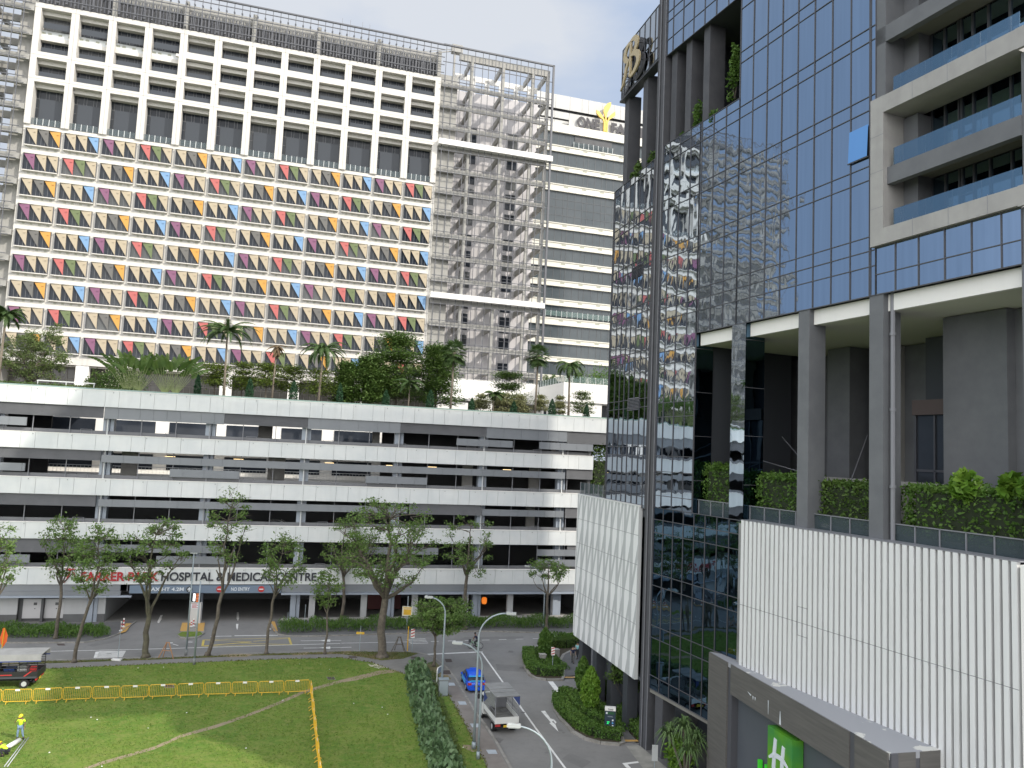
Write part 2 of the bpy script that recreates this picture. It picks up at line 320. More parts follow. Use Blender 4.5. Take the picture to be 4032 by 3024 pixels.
# ground floor
b = MB()
b.box(-1.8, 38.5, -.1, .2, 3.5, 4.46, 0); b.box(-1.8, 38.5, -.3, .4, 3.2, 3.46, 1); b.box(-51, -20.0, -.05, .2, 3.72, 4.46, 0)
b.box(-51, -18.7, -.32, .25, 2.98, 3.18, 1); b.box(-51, -19.9, -.2, .2, 3.2, 3.7, 0); b.build('fascia_beam', [m_panel, m_colb], pod)
b = MB(); b.box(-18.95, -1.85, -.32, .1, 3.46, 4.36, 0); hsign = b.build('height_limit_sign', mat('slate blue sign board', (.15, .20, .27), .5), pod)
m_wallg = mat('light grey wall', (.42, .43, .44), .7, grime=.15)
b = MB()
b.box(-51, -30.8, .8, 1.0, .9, 3.0, 0); b.box(-30.8, -30.4, 1.3, 1.5, 0, 3.0, 1); b.box(-26.0, -21.6, .8, 1.0, .9, 3.0, 0); b.box(-51, -30.8, .78, 1.0, 0, .9, 1); b.box(-26, -21.6, .78, 1.0, 0, .9, 1)
b.box(-21.75, -21.6, 1, 13.8, 0, 3.4, 0); b.box(-28.42, -28.18, .9, 1.4, 0, 3.0, 1); b.box(-31, -26, 1.5, 1.6, 0, 3.2, 1)
b.build('ground_wall', [m_wallg, m_conc], pod)
for x0 in (-30.4, -28.15):
    b = MB(); b.box(x0, x0 + (1.95 if x0 < -30 else 2.1), 1.32, 1.38, .35, 2.55, 0); b.box(x0 + 1.1, x0 + 1.45, 1.3, 1.33, 1.85, 2.15, 1); b.box(x0 + 1.2, x0 + 1.32, 1.3, 1.33, 1.4, 1.5, 1); b.build('service_door', [mat('white door', (.55, .55, .56), .5), m_conc], pod)
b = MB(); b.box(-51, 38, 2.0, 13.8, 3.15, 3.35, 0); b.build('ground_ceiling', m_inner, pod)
for x0 in (1.6, 8.0, 14.5, 21.2, 27.3, 33.6):
    b = MB(); b.box(x0, x0 + .75, .6, 1.3, .15, 3.3); b.build('ground_column', m_wallg, pod)
b = MB(); b.box(-1.6, 38, -.2, .1, 0, .34); b.build('plinth', m_concl, pod)
for x0, c_ in ((-7.2, 0), (2.9, 1)):                                       # dark posters inside
    pass
b = MB(); b.box(11.2, 12.0, 3.2, 3.25, 1.0, 2.9, 0); b.box(9.2, 13.6, 5, 5.1, .3, 2.9, 1); b.build('lobby_wall', [m_conc, mat('brick red poster', (.10, .03, .03), .7)], pod)
# lights that are lit inside
m_lamp = mat('lit tube', (1, .8, .5), .5, emit=(1, .72, .36, 2.2))
for x0, z0, y in [(-9.2, 24.3, 5), (4.5, 24.3, 6), (11.9, 24.3, 4), (24.5, 24.2, 5), (-17.2, 19.45, 5), (-9.0, 19.45, 5), (2.5, 19.4, 6), (10.6, 19.4, 5), (16.3, 19.4, 5), (27.2, 19.4, 6), (28.9, 19.3, 5), (32.5, 19.3, 5)]:
    b = MB(); b.box(x0, x0 + 1.2, y, y + .07, z0, z0 + .05); b.build('ceiling_light', m_lamp, pod)
# letters
def text(body, mt, parent, x, z, h, y, width=None, depth=.06, bold=.02, rot=None, name='lettering', mirror=False, spacing=1.0):
    c = bpy.data.curves.new(name, 'FONT'); c.body = body; c.size = 1.0; c.extrude = depth / 2; c.offset = bold; c.space_character = spacing
    o = bpy.data.objects.new(name, c); sc.collection.objects.link(o)
    dg = bpy.context.evaluated_depsgraph_get(); me = bpy.data.meshes.new_from_object(o.evaluated_get(dg)); bpy.data.objects.remove(o)
    co = np.empty(len(me.vertices) * 3); me.vertices.foreach_get('co', co); co = co.reshape(-1, 3)
    mn = co.min(0); mxx = co.max(0); sx = (width / (mxx[0] - mn[0])) if width else h / (mxx[1] - mn[1]); sz = h / (mxx[1] - mn[1])
    X = (co[:, 0] - mn[0]) * sx
    if mirror: X = -X
    out = np.stack([x + X, y - co[:, 2], z + (co[:, 1] - mn[1]) * sz], 1)
    me.vertices.foreach_set('co', out.reshape(-1)); me.materials.clear(); me.materials.append(mt); me.update()
    o = bpy.data.objects.new(name, me); sc.collection.objects.link(o)
    if parent: o.parent = parent
    return o
text('FARRER PARK', m_letr, pod, -24.25, 4.87, 1.04, -.24, width=8.35, bold=.03)
text('HOSPITAL & MEDICAL CENTRE', m_leth, pod, -15.62, 4.87, 1.04, -.24, width=17.9, bold=.025)
b = MB(); b.tube([(-25.9, -.24, 6.2), (-25.4, -.24, 6.16), (-24.9, -.24, 6.22)], [.10, .12, .05], 5); b.tube([(-25.45, -.24, 6.1), (-25.5, -.24, 5.6), (-25.7, -.24, 5.1), (-25.95, -.24, 4.65)], [.1, .12, .08, .05], 5); b.tube([(-25.2, -.24, 5.9), (-24.95, -.24, 5.7), (-24.9, -.24, 5.4)], [.08, .07, .03], 5)
b.build('hospital_emblem', m_letr, pod)
m_signw = mat('sign white', (.62, .66, .70), .5)
text('MAX HT 4.2M', m_signw, pod, -17.1, 3.72, .42, -.34, width=4.1, depth=.02)
text('NO ENTRY', m_signw, pod, -7.65, 3.72, .42, -.34, width=2.15, depth=.02)
b = MB(); c0 = (-12.38, 3.9)
b.slab_xz([(c0[0] + .36 * math.cos(a * math.pi / 10), c0[1] + .36 * math.sin(a * math.pi / 10)) for a in range(20)], -.35, -.33, 0)
b.slab_xz([(c0[0] - .06, c0[1] - .26), (c0[0] + .06, c0[1] - .26), (c0[0] + .06, c0[1] + .02), (c0[0] + .2, c0[1] - .1), (c0[0] + .2, c0[1] + .06), (c0[0], c0[1] + .27), (c0[0] - .2, c0[1] + .06), (c0[0] - .2, c0[1] - .1), (c0[0] - .06, c0[1] + .02)], -.37, -.352, 1)
b.build('arrow_sign', [m_hdark, m_signw], pod)
for xx in (-8.98, -4.17):
    b = MB(); b.slab_xz([(xx + .37 * math.cos(a * math.pi / 10), 3.92 + .37 * math.sin(a * math.pi / 10)) for a in range(20)], -.35, -.33, 0); b.box(xx - .25, xx + .25, -.37, -.352, 3.86, 3.98, 1)
    b.build('stop_disc', [mat('sign red', (.45, .03, .03), .5), m_signw], pod)
# ---------------------------------------------------------------- hospital tower
FT = Frame((-76.147, 112.381), R(90 - 73.2))
tow = thing('hospital_tower', 'tall white gridded tower with coloured triangular sunshades and a steel screen at its right end', 'building', (FT.o.x, FT.o.y, 0), FT.rz)
TW = 63.8
NC, PC, S0 = 12, 5.279, .45
b = MB()
# piers behind the shaded windows and spandrels between them
for i in range(NC + 1):
    x0 = 0 if i == 0 else S0 + PC * i - .58; x1 = S0 if i == 0 else S0 + PC * i
    if i == NC: x0, x1 = S0 + PC * NC - .58, TW
    b.box(x0, x1, .32, 1.1, 33.0, 68.3)
rows = [67.9 - 3.93 * k for k in range(9)]
for k, zt in enumerate(rows):
    zb = zt - 2.55; lo = (zt - 3.93) if k < 8 else 32.2
    for i in range(NC):
        x0 = S0 + PC * i; x1 = x0 + PC - .58
        b.box(x0, x1, .3, 1.1, lo, zb)
        for q in (.2, .42, .66, .9):
            b.box(x0 + (x1 - x0) * q - .3, x0 + (x1 - x0) * q + .05, .285, .31, zb - .52, zb - .27, 1)
b.box(0, TW, .34, 1.1, 32.2, 33.0); b.box(0, TW, .26, 1.1, 68.3 - .32, 68.6)
# square recesses above
U0, UP, UW = .87, 5.256, 4.15
ups = [(84.3, 87.2), (80.2, 83.2), (76.3, 79.2), (68.65, 75.4)]
for i in range(NC + 1):
    x0 = 0 if i == 0 else U0 + UP * (i - 1) + UW; x1 = U0 + UP * i if i < NC else TW
    b.box(x0, x1, 0, 1.9, 68.6, 88.0)
for i in range(NC):
    x0 = U0 + UP * i; x1 = x0 + UW
    b.box(x0, x1, 0, 1.9, 87.2, 88.0); b.box(x0, x1, 0, 1.9, 79.2, 80.2); b.box(x0, x1, 0, 1.9, 75.4, 76.3)
    if i >= 4: b.box(x0, x1, 0, 1.9, 83.2, 84.3)
    elif i == 3: b.box(x1 - .45, x1, 0, .4, 83.3, 83.75)
for z in (88.0 - .78, 80.15 - .5, 76.2 - .35, 68.62) + tuple(zt - 2.95 for zt in rows): b.box(0, TW, -.004 if z > 68 else .296, .0 if z > 68 else .299, z, z + .035, 2)
for i in range(1, NC): x = U0 + UP * i - .55; b.box(x, x + .035, -.004, .0, 68.6, 88.0, 2)
b.build('facade_wall', [m_white, m_vent, m_mull], tow)
b = MB(); b.box(0.02, TW - .02, 1.9, 24, 32.2, 87.9); b.box(-.02, .9, 1.12, 2.2, 32.3, 68.5); b.box(4, 60, 6, 20, 88.0, 92.6); b.build('tower_body', m_white, tow)
cyc = [['BGO', 'BBU', 'PBB', 'RNB'], ['PBB', 'RNB', 'BGO', 'BBU']]
TM = [TRI[k] for k in 'BGOUPRN'] + [m_white, m_steel]
first_w = {}
def shaded_window(pat):
    wd = PC - .58
    b = MB(); b.box(0, wd, .24, .29, 0, 2.55, 0)
    for q in range(1, 9): b.box(wd * q / 9 - .025, wd * q / 9 + .025, .21, .24, 0, 2.55, 1)
    o = b.build('window', [m_glassd, m_mull], tow)
    b = MB(); b.box(-.05, wd + .05, -.14, .3, 2.55, 2.72); b.box(-.05, wd + .05, -.16, .3, -.16, -.02); b.box(wd, wd + .05, -.05, .3, 0, 2.55, 1); b.box(-.03, .02, -.02, .3, 0, 2.55, 1); b.build('frame', [m_white, m_steel], o)
    b = MB(); t3 = wd / 3
    for q, ch in enumerate(pat):
        k = 'BGOUPRN'.index(ch); x0 = q * t3 + .02; x1 = (q + 1) * t3 - .02
        n = len(b.v)
        A = (x0, .02, 2.52); B_ = (x1, -.10, 2.52); C_ = (x1, .02, .06)
        A2, B2, C2 = [(p[0], p[1] + .05, p[2]) for p in (A, B_, C_)]
        b.add([A, B_, C_, A2, B2, C2], [(0, 2, 1), (3, 4, 5), (0, 1, 4, 3), (1, 2, 5, 4), (2, 0, 3, 5)], k)
        b.box(x1 - .42, x1 - .22, -.16, -.09, 2.0, 2.12, k)
    b.build('sunshade', TM, o)
    return o
for k, zt in enumerate(rows):
    for i in range(NC):
        pat = cyc[k % 2][i % 4]; loc = (S0 + PC * i, 0, zt - 2.55)
        if pat not in first_w:
            o = shaded_window(pat); o.location = loc; first_w[pat] = o
        else:
            src = first_w[pat]; o = src.copy(); sc.collection.objects.link(o); o.location = loc
            for g in src.children:
                d = g.copy(); sc.collection.objects.link(d); d.parent = o
def balcony(h, rail, lowblind):
    b = MB(); b.box(0, UW, 1.78, 1.86, 0, h, 0)
    for q in (.10, .32, .42, .65, .76, .97): b.box(UW * q - .03, UW * q + .03, 1.74, 1.78, 0, h, 1)
    if h > 4:
        for zz in (1.6, 3.2, 4.7): b.box(0, UW, 1.74, 1.78, zz, zz + .06, 1)
    o = b.build('balcony_window', [m_glassd, m_mull], tow)
    b = MB(); b.box(0, UW, .85, 1.77, h - .62, h); b.build('header', m_white, o)
    if rail:
        b = MB(); b.box(0.04, UW - .04, .25, .27, .03, 1.05, 0)
        for q in range(6): b.box(UW * q / 5 - (.04 if q else -.02), UW * q / 5 + (.0 if q == 5 else .04), .2, .25, 0, 1.08, 1)
        b.build('balustrade', [m_railgl2, m_rail], o)
        b = MB(); b.box(.55, UW, 1.55, 1.6, 0, h * .70); b.build('blind', m_blind, o)
    else:
        b = MB(); b.box(.3, UW, .5, .54, 0, lowblind); b.build('balustrade', m_blind, o)
    return o
proto = {}
for r_, (z0, z1) in enumerate(ups):
    for i in range(NC):
        key = (r_ == 3); loc = (U0 + UP * i, 0, z0)
        if key not in proto: o = balcony(z1 - z0, key, .95); proto[key] = o
        else:
            src = proto[key]; o = src.copy(); sc.collection.objects.link(o)
            for g in src.children:
                d = g.copy(); sc.collection.objects.link(d); d.parent = o
        o.location = loc
b = MB()
for i in range(4):
    x0 = U0 + UP * i; b.box(x0 + .002, x0 + UW - .002, 1.1, 1.74, 83.0, 84.2, 0)
    for q in (.0, .2, .55, .88): b.box(x0 + UW * q + .05, x0 + UW * q + .55, 1.08, 1.1, 83.6, 83.9, 1)
b.build('inner_spandrel', [m_band, m_vent], tow)
# lobby level under the tower
b = MB(); b.box(0, 90, 4.8, 5.0, 26.35, 32.2, 0)
for q in range(90): b.box(q, q + .07, 4.72, 4.8, 26.35, 32.2, 1)
for zz in (27.5, 28.3, 30.2): b.box(0, 84, 4.7, 4.8, zz, zz + .1, 1)
b.build('lobby_glazing', [mat('lobby glass', (.10, .095, .085), .15), mat('lobby frame', (.20, .19, .17), .6)], tow)
for px in (525, 1465, 1905, 2320, 2950):
    x_, _z = FT.hit(px * .6076, 1500, .4)
    b = MB(); b.box(x_ - .9, x_ + .9, .4, 1.6, 26.35, 32.2); b.build('lobby_column', m_wt, tow)
b = MB(); b.box(-2, 66, .3, 5, 15.2, 26.0, 0)
for zz, h_ in ((15.2, 3.9), (20.6, 3.6)):
    for q in range(8): b.box(-1.2 + q * 8.4, 5.2 + q * 8.4, .2, .3, zz + 1.6, zz + h_, 1)
b.build('courtyard_wall', [m_wt, m_glassd], tow)
b = MB(); b.box(-2, 66, -6, .2, 15.0, 15.3, 0); b.box(-2, 66, -6.1, -6, 15.3, 16.4, 0); b.box(-2, 66, -3, .2, 20.3, 20.6, 0)
for q in range(0, 136): b.box(-2 + q * .5, -1.97 + q * .5, -6.2, -6.16, 16.4, 17.4, 1)
b.box(-2, 66, -6.2, -6.15, 17.35, 17.45, 1)
for q in range(0, 70): b.box(-2 + q, -1.96 + q, -3.1, -3.06, 20.6, 21.6, 2)
b.box(-2, 66, -3.1, -3.05, 21.55, 21.63, 2)
b.build('courtyard_terrace', [m_wt, m_rail, m_steel], tow)
# ---------------------------------------------------------------- steel screens
def screen(x0, x1, xs, zs, r=.055):
    b = MB()
    for x in xs: b.box(x - r, x + r, -.62, -.5, zs[0], zs[-1])
    for z in zs: b.box(x0, x1, -.60, -.48, z - r, z + r)
    return b
fl = [34.6 + 3.93 * k for k in range(16)]
xs = [64.42, 65.75, 67.06, 68.35, 69.75, 71.2, 72.3, 73.6, 74.9, 76.3, 77.6, 78.4, 79.8, 81.1, 82.4, 83.7, 84.75]
zs = [34.2]
z = 35.3
while z < 89: zs += [z, z + 1.05]; z += 3.93
zs += [90.8, 93.9]
b = screen(63.9, 84.85, xs, zs, .05)
for z in zs[1:-2]:
    for x in xs: b.box(x - .04, x + .04, -.5, -.1, z - .06, z + .0)
b.box(84.6, 84.95, -.75, -.4, 34.2, 94.05); b.box(63.9, 84.95, -.75, -.4, 93.8, 94.05)
b.build('steel_screen', m_steel, tow)
b = MB()
for z in zs[1:-2:2]: b.box(64.0, 84.3, .0, .32, z + .12, z + .88)
b.box(67.0, 84.3, .0, .55, 92.0, 93.2)
for x in (69.4, 75.3, 81.1, 84.0):
    b.box(x - .28, x + .28, .02, .53, 34.0, 92.0)
for z in list(zs[1:-2:2]) + [92.0]:
    for x in (69.4, 75.3, 81.1, 84.0): b.box(x - .2, x + .2, .56, 5.98, z + .05, z + 1.0)
b.box(63.82, 67.0, .7, 6.2, 33.0, 89.0)
b.build('concrete_frame', m_concl, tow)
b = MB(); b.box(63.81, 85.1, -1.2, .0, 75.45, 76.45); b.build('white_beam', m_wt, tow)  # beam painted white, across the screen
b = MB(); b.box(63.81, 84.7, -1.2, .0, 48.0, 48.95); b.build('white_beam', m_wt, tow)
b = MB(); b.box(67.0, 84.1, 6.0, 24, 33.5, 89.2); b.build('core_wall', m_core, tow)
for xw, ww in ((70.2, 2.0), (78.3, 2.15)):
    for j in range(12):
        z0 = 36.1 + 3.93 * j; hh = 3.0 if j % 3 else 2.2
        b = MB(); b.box(xw, xw + ww, 5.9, 5.99, z0, z0 + hh, 0); b.box(xw + ww * .45, xw + ww * .5, 5.86, 5.9, z0, z0 + hh, 1)
        b.box(xw, xw + ww, 5.86, 5.9, z0 + hh - .7, z0 + hh - .6, 1); b.box(xw, xw + .08, 5.86, 5.9, z0, z0 + hh, 1); b.box(xw + ww - .08, xw + ww, 5.86, 5.9, z0, z0 + hh, 1)
        b.build('stair_window', [m_glassd, m_steelm], tow)
# open frames on the core roof
b = MB()
for x0 in (67.6, 70.6, 73.4, 76.2, 79.2, 82.0): b.box(x0, x0 + .9, 6.2, 6.6, 89.2, 92.2)
b.box(67.6, 83.9, 6.2, 6.6, 91.6, 92.6); b.box(67, 84, 14, 14.3, 89.2, 91.8); b.build('roof_frame', m_wt, tow)
# roof screen along the tower
b = MB(); 
for k in range(52): x = .6 + k * 1.22; b.box(x - .05, x + .05, -.55, -.43, 88.6, 93.85)
for z in (88.75, 90.2, 91.6, 93.0, 93.8): b.box(-12, 64.2, -.55, -.43, z - .06, z + .06)
for k in range(120): x = .4 + k * .53; b.box(x - .09, x + .09, .5, .62, 88.4, 91.4)
b.box(-.3, 63.9, -.7, -.4, 93.75, 93.98)
for k in range(52): x = .6 + k * 1.22; b.box(x - .12, x + .12, -.45, .1, 92.3, 92.42); b.box(x - .12, x + .12, -.45, .1, 88.3, 88.5)
b.build('roof_screen', m_steel, tow)
b = MB(); b.box(0, 63.9, 1.3, 1.6, 88.02, 91.0, 1)
for k in range(190): x = .3 + k * .335; b.box(x, x + .17, 1.18, 1.3, 91.0, 92.0, 0)
b.box(0, 63.9, 1.3, 2.0, 91.0, 92.9, 0)
for x in (10.9, 21.4, 31.9, 42.4, 52.6, 63.4): b.box(x - .3, x + .3, .1, 1.1, 88.02, 92.9, 0)
b.build('roof_louvre_wall', [m_concl, mat('roof plant dark', (.08, .082, .09), .8)], tow)
# roof crane and masts
b = MB(); b.bar((57.0, 4, 92.7), (66.8, 4, 95.6), .12); b.bar((57, 4, 93.2), (66.8, 4, 96.0), .06); b.box(66.2, 68.2, 3.4, 4.6, 95.2, 96.6); b.bar((66.8, 4, 90), (66.8, 4, 95.4), .25)
b.build('roof_crane', m_concl, tow)
for x in (46.2, 47.6, 49.7, 51.0):
    b = MB(); b.bar((x, 3, 93), (x, 3, 97.0), .04); b.build('lightning_rod', m_steelm, tow)
# left extension
xs = [-27.3 + 1.37 * k for k in range(20)]
zs = [28.0]; z = 31.4
while z < 93: zs += [z, z + 1.05]; z += 3.93
zs += [93.9]
b = screen(-28, -.35, xs, zs, .05)
for z in zs[1:-1]:
    for x in xs: b.box(x - .04, x + .04, -.5, -.1, z - .06, z + .0)
b.build('steel_screen', m_steel, tow)
b = MB()
for z in zs[1:-1:2]: b.box(-28, -.1, .0, .55, z + .1, z + .95); b.box(-28, -2.2, 3.0, 3.4, z - .6, z + .5)
for x in (-5.6, -11.5, -17.4, -23.2): b.box(x - .3, x + .3, .02, .53, 26.4, 93)
b.box(-2.2, -.03, 1.3, 7, 26.4, 90.5)
for z in zs[1:-1:2]: b.box(-6.0, -5.4, .56, 8, z + .1, z + .9)
b.box(-28, -6.4, 7.6, 8, 26.4, 68)
b.build('concrete_frame', m_concl, tow)
# ---------------------------------------------------------------- office wing with the gold sprout sign
wing = thing('office_wing', 'cream office block with grey ribbon windows and a gold sprout sign on its roof', 'building', (FT.o.x, FT.o.y, 0), FT.rz)
WX0, WX1, WY = 84.75, 132, 8.0
tops = [85.44, 81.53, 77.62, 73.54, 65.94, 62.1, 58.3, 54.55, 50.71, 46.9, 43.3, 39.7, 35.9]
hs = [2.66, 2.82, 2.66, 6.4, 2.65, 2.6, 2.6, 2.6, 2.45, 2.6, 2.6, 2.6, 2.6]
b = MB(); b.box(WX0 + .6, WX1, WY + .9, 32, 24, 87.0); b.box(WX0 + .02, WX1, WY - .05, WY + 1, 85.44, 87.1)
for k, (t_, h_) in enumerate(zip(tops, hs)):
    nxt = tops[k + 1] if k + 1 < len(tops) else 24
    zt = t_ - h_
    b.box(WX0, WX1, WY + .05, WY + .9, nxt, zt - .18); b.box(WX0, WX1, WY - .08, WY + .9, zt - .18, zt)
    for q in range(12): b.box(87 + q * 3.85, 87.9 + q * 3.85, WY + .03, WY + .06, zt - .62, zt - .36, 1)
b.build('facade_wall', [m_wing, m_vent], wing)
for k, (t_, h_) in enumerate(zip(tops, hs)):
    zt = t_ - h_; b = MB(); b.box(WX0 + .1, WX1, WY + .45, WY + .5, zt, t_, 0); x = WX0 + .6; q = 0
    while x < WX1: b.box(x, x + .05, WY + .4, WY + .45, zt, t_, 1); x += (1.55, .95, 1.55)[q % 3]; q += 1
    if h_ > 5:
        for zz in (1.6, 3.2, 4.8): b.box(WX0 + .1, WX1, WY + .4, WY + .45, zt + zz, zt + zz + .05, 1)
    b.build('window_band', [m_glassg, m_mull], wing)
b = MB(); b.box(92.6, 101.0, WY - .02, WY + .03, 82.82, 83.9, 0)
for q in range(9): b.box(92.55 + q * 1.05, 92.63 + q * 1.05, WY - .07, WY - .02, 82.8, 83.95, 1)
b.build('balcony_rail', [m_railgl2, m_rail], wing)
b = MB(); b.box(88, 118, WY - .12, WY - .07, 48.6, 49.6, 0)
for q in range(28): b.box(88 + q * 1.1, 88.07 + q * 1.1, WY - .16, WY - .12, 48.4, 49.7, 1)
b.build('balcony_rail', [m_railglass, m_rail], wing)
b = MB(); b.box(92.9, 100.9, WY + .3, WY + .44, 82.8, 85.4); b.build('balcony_recess', m_conc, wing)
b = MB()
for z0, z1, y in ((90.9, 93.75, 1.3), (89.0, 90.4, 1.5), (87.1, 88.7, 1.7)):
    x = WX0 + .1; q = 0
    while x < WX1: x2 = x + (2.6, 1.4, 3.1)[q % 3]; b.box(x + .02, x2 - .02, WY + y, WY + y + .1, z0, z1); x = x2; q += 1
b.box(WX0 + .2, WX1, WY + 1.9, 30, 87.0, 92.6, 1)
b.build('roof_panels', [m_roofpan, m_conc], wing)
b = MB(); b.box(91.6, 96.4 + .9, WY + .6, WY + .72, 87.1, 89.3); b.box(98.0, 112, WY + .6, WY + .72, 87.1, 89.2); b.build('sign_board', m_roofpan, wing)
text('ONE', m_letd, wing, 93.2, 87.15, 2.35, WY + .2, width=4.9, depth=.1, bold=.045)
text('FARRER', m_letd, wing, 100.6, 87.1, 2.3, WY + .2, width=9.6, depth=.1, bold=.045)
b = MB()
def leafstroke(pts, ws):
    n = len(pts); lft = []; rgt = []
    for i, (x, z) in enumerate(pts):
        a = pts[max(i - 1, 0)]; c = pts[min(i + 1, n - 1)]; dx, dz = c[0] - a[0], c[1] - a[1]; l_ = math.hypot(dx, dz)
        lft.append((x - dz / l_ * ws[i], z + dx / l_ * ws[i])); rgt.append((x + dz / l_ * ws[i], z - dx / l_ * ws[i]))
    b.slab_xz(lft + rgt[::-1], WY - .1, WY + .25)
leafstroke([(99.30, 87.1), (99.30, 89.2), (99.25, 90.3), (99.15, 91.3), (99.45, 92.2), (99.9, 93.0), (100.25, 93.5)], [.13, .13, .16, .42, .55, .42, .03])
leafstroke([(98.98, 87.1), (98.98, 89.0), (98.75, 89.7), (98.2, 90.2), (97.5, 90.9), (97.2, 91.35)], [.13, .13, .15, .34, .36, .03])
leafstroke([(99.62, 87.1), (99.62, 89.1), (99.9, 89.9), (100.4, 90.5), (101.0, 91.1), (101.2, 91.7)], [.13, .13, .15, .34, .36, .03])
b.build('sprout_sign', m_gold, wing)
# ---------------------------------------------------------------- white annex on the roof garden
ann = thing('white_annex', 'plain white box wing with a glass rail on top, beside the glass hotel', 'building', (FT.o.x, FT.o.y, 0), FT.rz)
b = MB(); b.box(84.5, 104, -13, 7.9, 30.6, 33.75); b.box(84.5, 91.5, -12.7, 7.9, 26.35, 30.6); b.box(91.5, 104, -9, 7.9, 26.35, 30.6); b.box(66.2, 84.4, -.6, 4.6, 30.6, 34.3); b.box(66.4, 69, -.4, 4.6, 26.4, 30.6); b.box(73.5, 76, -.4, 4.6, 26.4, 30.6)
b.build('wall', m_wt, ann)
b = MB(); b.box(92.2, 104, -9.1, -9.01, 27, 30.5, 0)
for q in range(8): b.box(92.2 + q * 1.5, 92.3 + q * 1.5, -9.2, -9.1, 27, 30.5, 1)
b.build('window', [m_glassd, m_steel], ann)
for y0, z0, hh, ww in ((-9.5, 27.0, 2.4, 1.6), (-5.0, 27.0, 2.6, 1.3), (-1.5, 29.2, 1.0, .5)):
    b = MB(); b.box(84.42, 84.49, y0, y0 + ww, z0, z0 + hh); b.build('window', m_glassd, ann)
b = MB()
for p, q in (((84.6, -12.9), (104, -12.9)), ((84.6, -12.9), (84.6, 7))):
    n_ = int(math.hypot(q[0] - p[0], q[1] - p[1]) / 1.3)
    for i in range(n_ + 1): t = i / n_; x = p[0] + (q[0] - p[0]) * t; y = p[1] + (q[1] - p[1]) * t; b.box(x - .03, x + .03, y - .03, y + .03, 33.75, 34.85, 1)
b.box(84.6, 104, -12.91, -12.89, 33.8, 34.85, 0); b.box(84.59, 84.61, -12.9, 7, 33.8, 34.85, 0)
b.build('glass_rail', [m_railglass, m_rail], ann)
b = MB(); b.box(64.5, 69.5, -9, -6, 26.35, 29.6, 0); b.box(65.2, 69.0, -9.6, -9.02, 26.6, 27.4, 0)
for q in range(7): b.box(64.2 + q * .9, 64.28 + q * .9, -9.8, -5.6, 30.2, 30.32, 1)
b.box(64.2, 69.7, -9.8, -9.7, 30.1, 30.2, 1); b.bar((64.3, -9.7, 26.4), (64.3, -9.7, 30.1), .06, 1)
gk = thing('garden_kiosk', 'small white kiosk with a dark pergola frame on the roof garden', 'kiosk', (FT.o.x, FT.o.y, 0), FT.rz)
b.build('wall', [m_wt, m_steel], gk)
# ---------------------------------------------------------------- glass hotel
FH = Frame((10.75, 61.5), R(-68))
hot = thing('glass_hotel', 'blue mirror glass hotel with an open columned terrace above white patterned and slatted walls', 'building', (FH.o.x, FH.o.y, 0), FH.rz)
XL = Matrix.Rotation(R(-7.6), 4, 'Z')                    # the far part of the front bends away
hr = random.Random(11)
def curtain(x0, x1, z0, z1, xs, zs, name, glass, xf=None, y=0.0, tilt=.004, mw=.024):
    g = MB(xf); m_ = MB(xf)
    xs = [x0] + [x for x in xs if x0 + .05 < x < x1 - .05] + [x1]; zs = [z0] + [z for z in zs if z0 + .05 < z < z1 - .05] + [z1]
    for i in range(len(xs) - 1):
        for j in range(len(zs) - 1):
            a, c = hr.uniform(-tilt, tilt) * (xs[i + 1] - xs[i]), hr.uniform(-tilt, tilt) * min(2, zs[j + 1] - zs[j]) * .6
            g.quad((xs[i], y - a, zs[j]), (xs[i + 1], y + a, zs[j]), (xs[i + 1], y + a + c, zs[j + 1]), (xs[i], y - a + c, zs[j + 1]))
    for x in xs: m_.box(x - mw, x + mw, y - .05, y + .06, z0, z1)
    for z in zs: m_.box(x0, x1, y - .044, y + .055, z - mw, z + mw)
    o = g.build(name, glass, hot); m_.build('mullion', m_hmull, o)
    return o
FLZ = [32.88] + [z for k in range(14) for z in (33.75 + 3.99 * k, 34.55 + 3.99 * k)]
MX = [11.25 - 1.41 * k for k in range(-8, 8)] + [22.46]
MX = sorted(MX)
curtain(1.9, 6.8, 18.2, 47.2, MX, [18.2 + .95, 21.0, 22.2, 25.2, 26.3, 29.3, 30.3] + FLZ, 'curtain_wall', m_hglass)
curtain(6.8, 11.3, 31.25, 47.2, MX, FLZ, 'curtain_wall', m_hglass)
curtain(1.9, 11.3, 54.8, 86, MX, [56.1] + FLZ, 'curtain_wall', m_hglass)
curtain(11.3, 22.88, 31.25, 86, MX, FLZ, 'curtain_wall', m_hglass)
curtain(22.88, 30.8, 31.25, 33.83, [24.14, 25.53, 27.0, 28.41, 29.86], [32.35], 'curtain_wall', m_hglass)
LX = [-7.66, -6.36, -5.28, -4.23, -3.22, -2.07, -.96, .11, .7]
LZ = [z for k in range(8) for z in (18.2 + 3.95 * k, 18.9 + 3.95 * k)]
curtain(-7.9, .8, 18.0, 46.5, LX, LZ, 'curtain_wall', m_hglassL, XL, tilt=.006)
curtain(1.9, 12.3, 4.6, 18.2, [1.9 + 1.3 * k for k in range(9)], [5.6, 8.4, 9.3, 12.3, 13.2, 16.3, 17.3], 'curtain_wall', m_hglassD, tilt=.006)
curtain(-7.0, .8, 55.15, 59.85, LX, [56.2, 57.1], 'billboard_glass', mirror_glass('grey billboard glass', (.40, .44, .48), amp=.002, wave=.4), XL, y=0.0, tilt=.001)
b = MB(XL); b.box(-7.05, .8, .07, .6, 54.95, 59.9); b.box(-7.15, .9, -.12, .7, 54.8, 54.98); b.build('billboard_frame', m_hdark, hot)
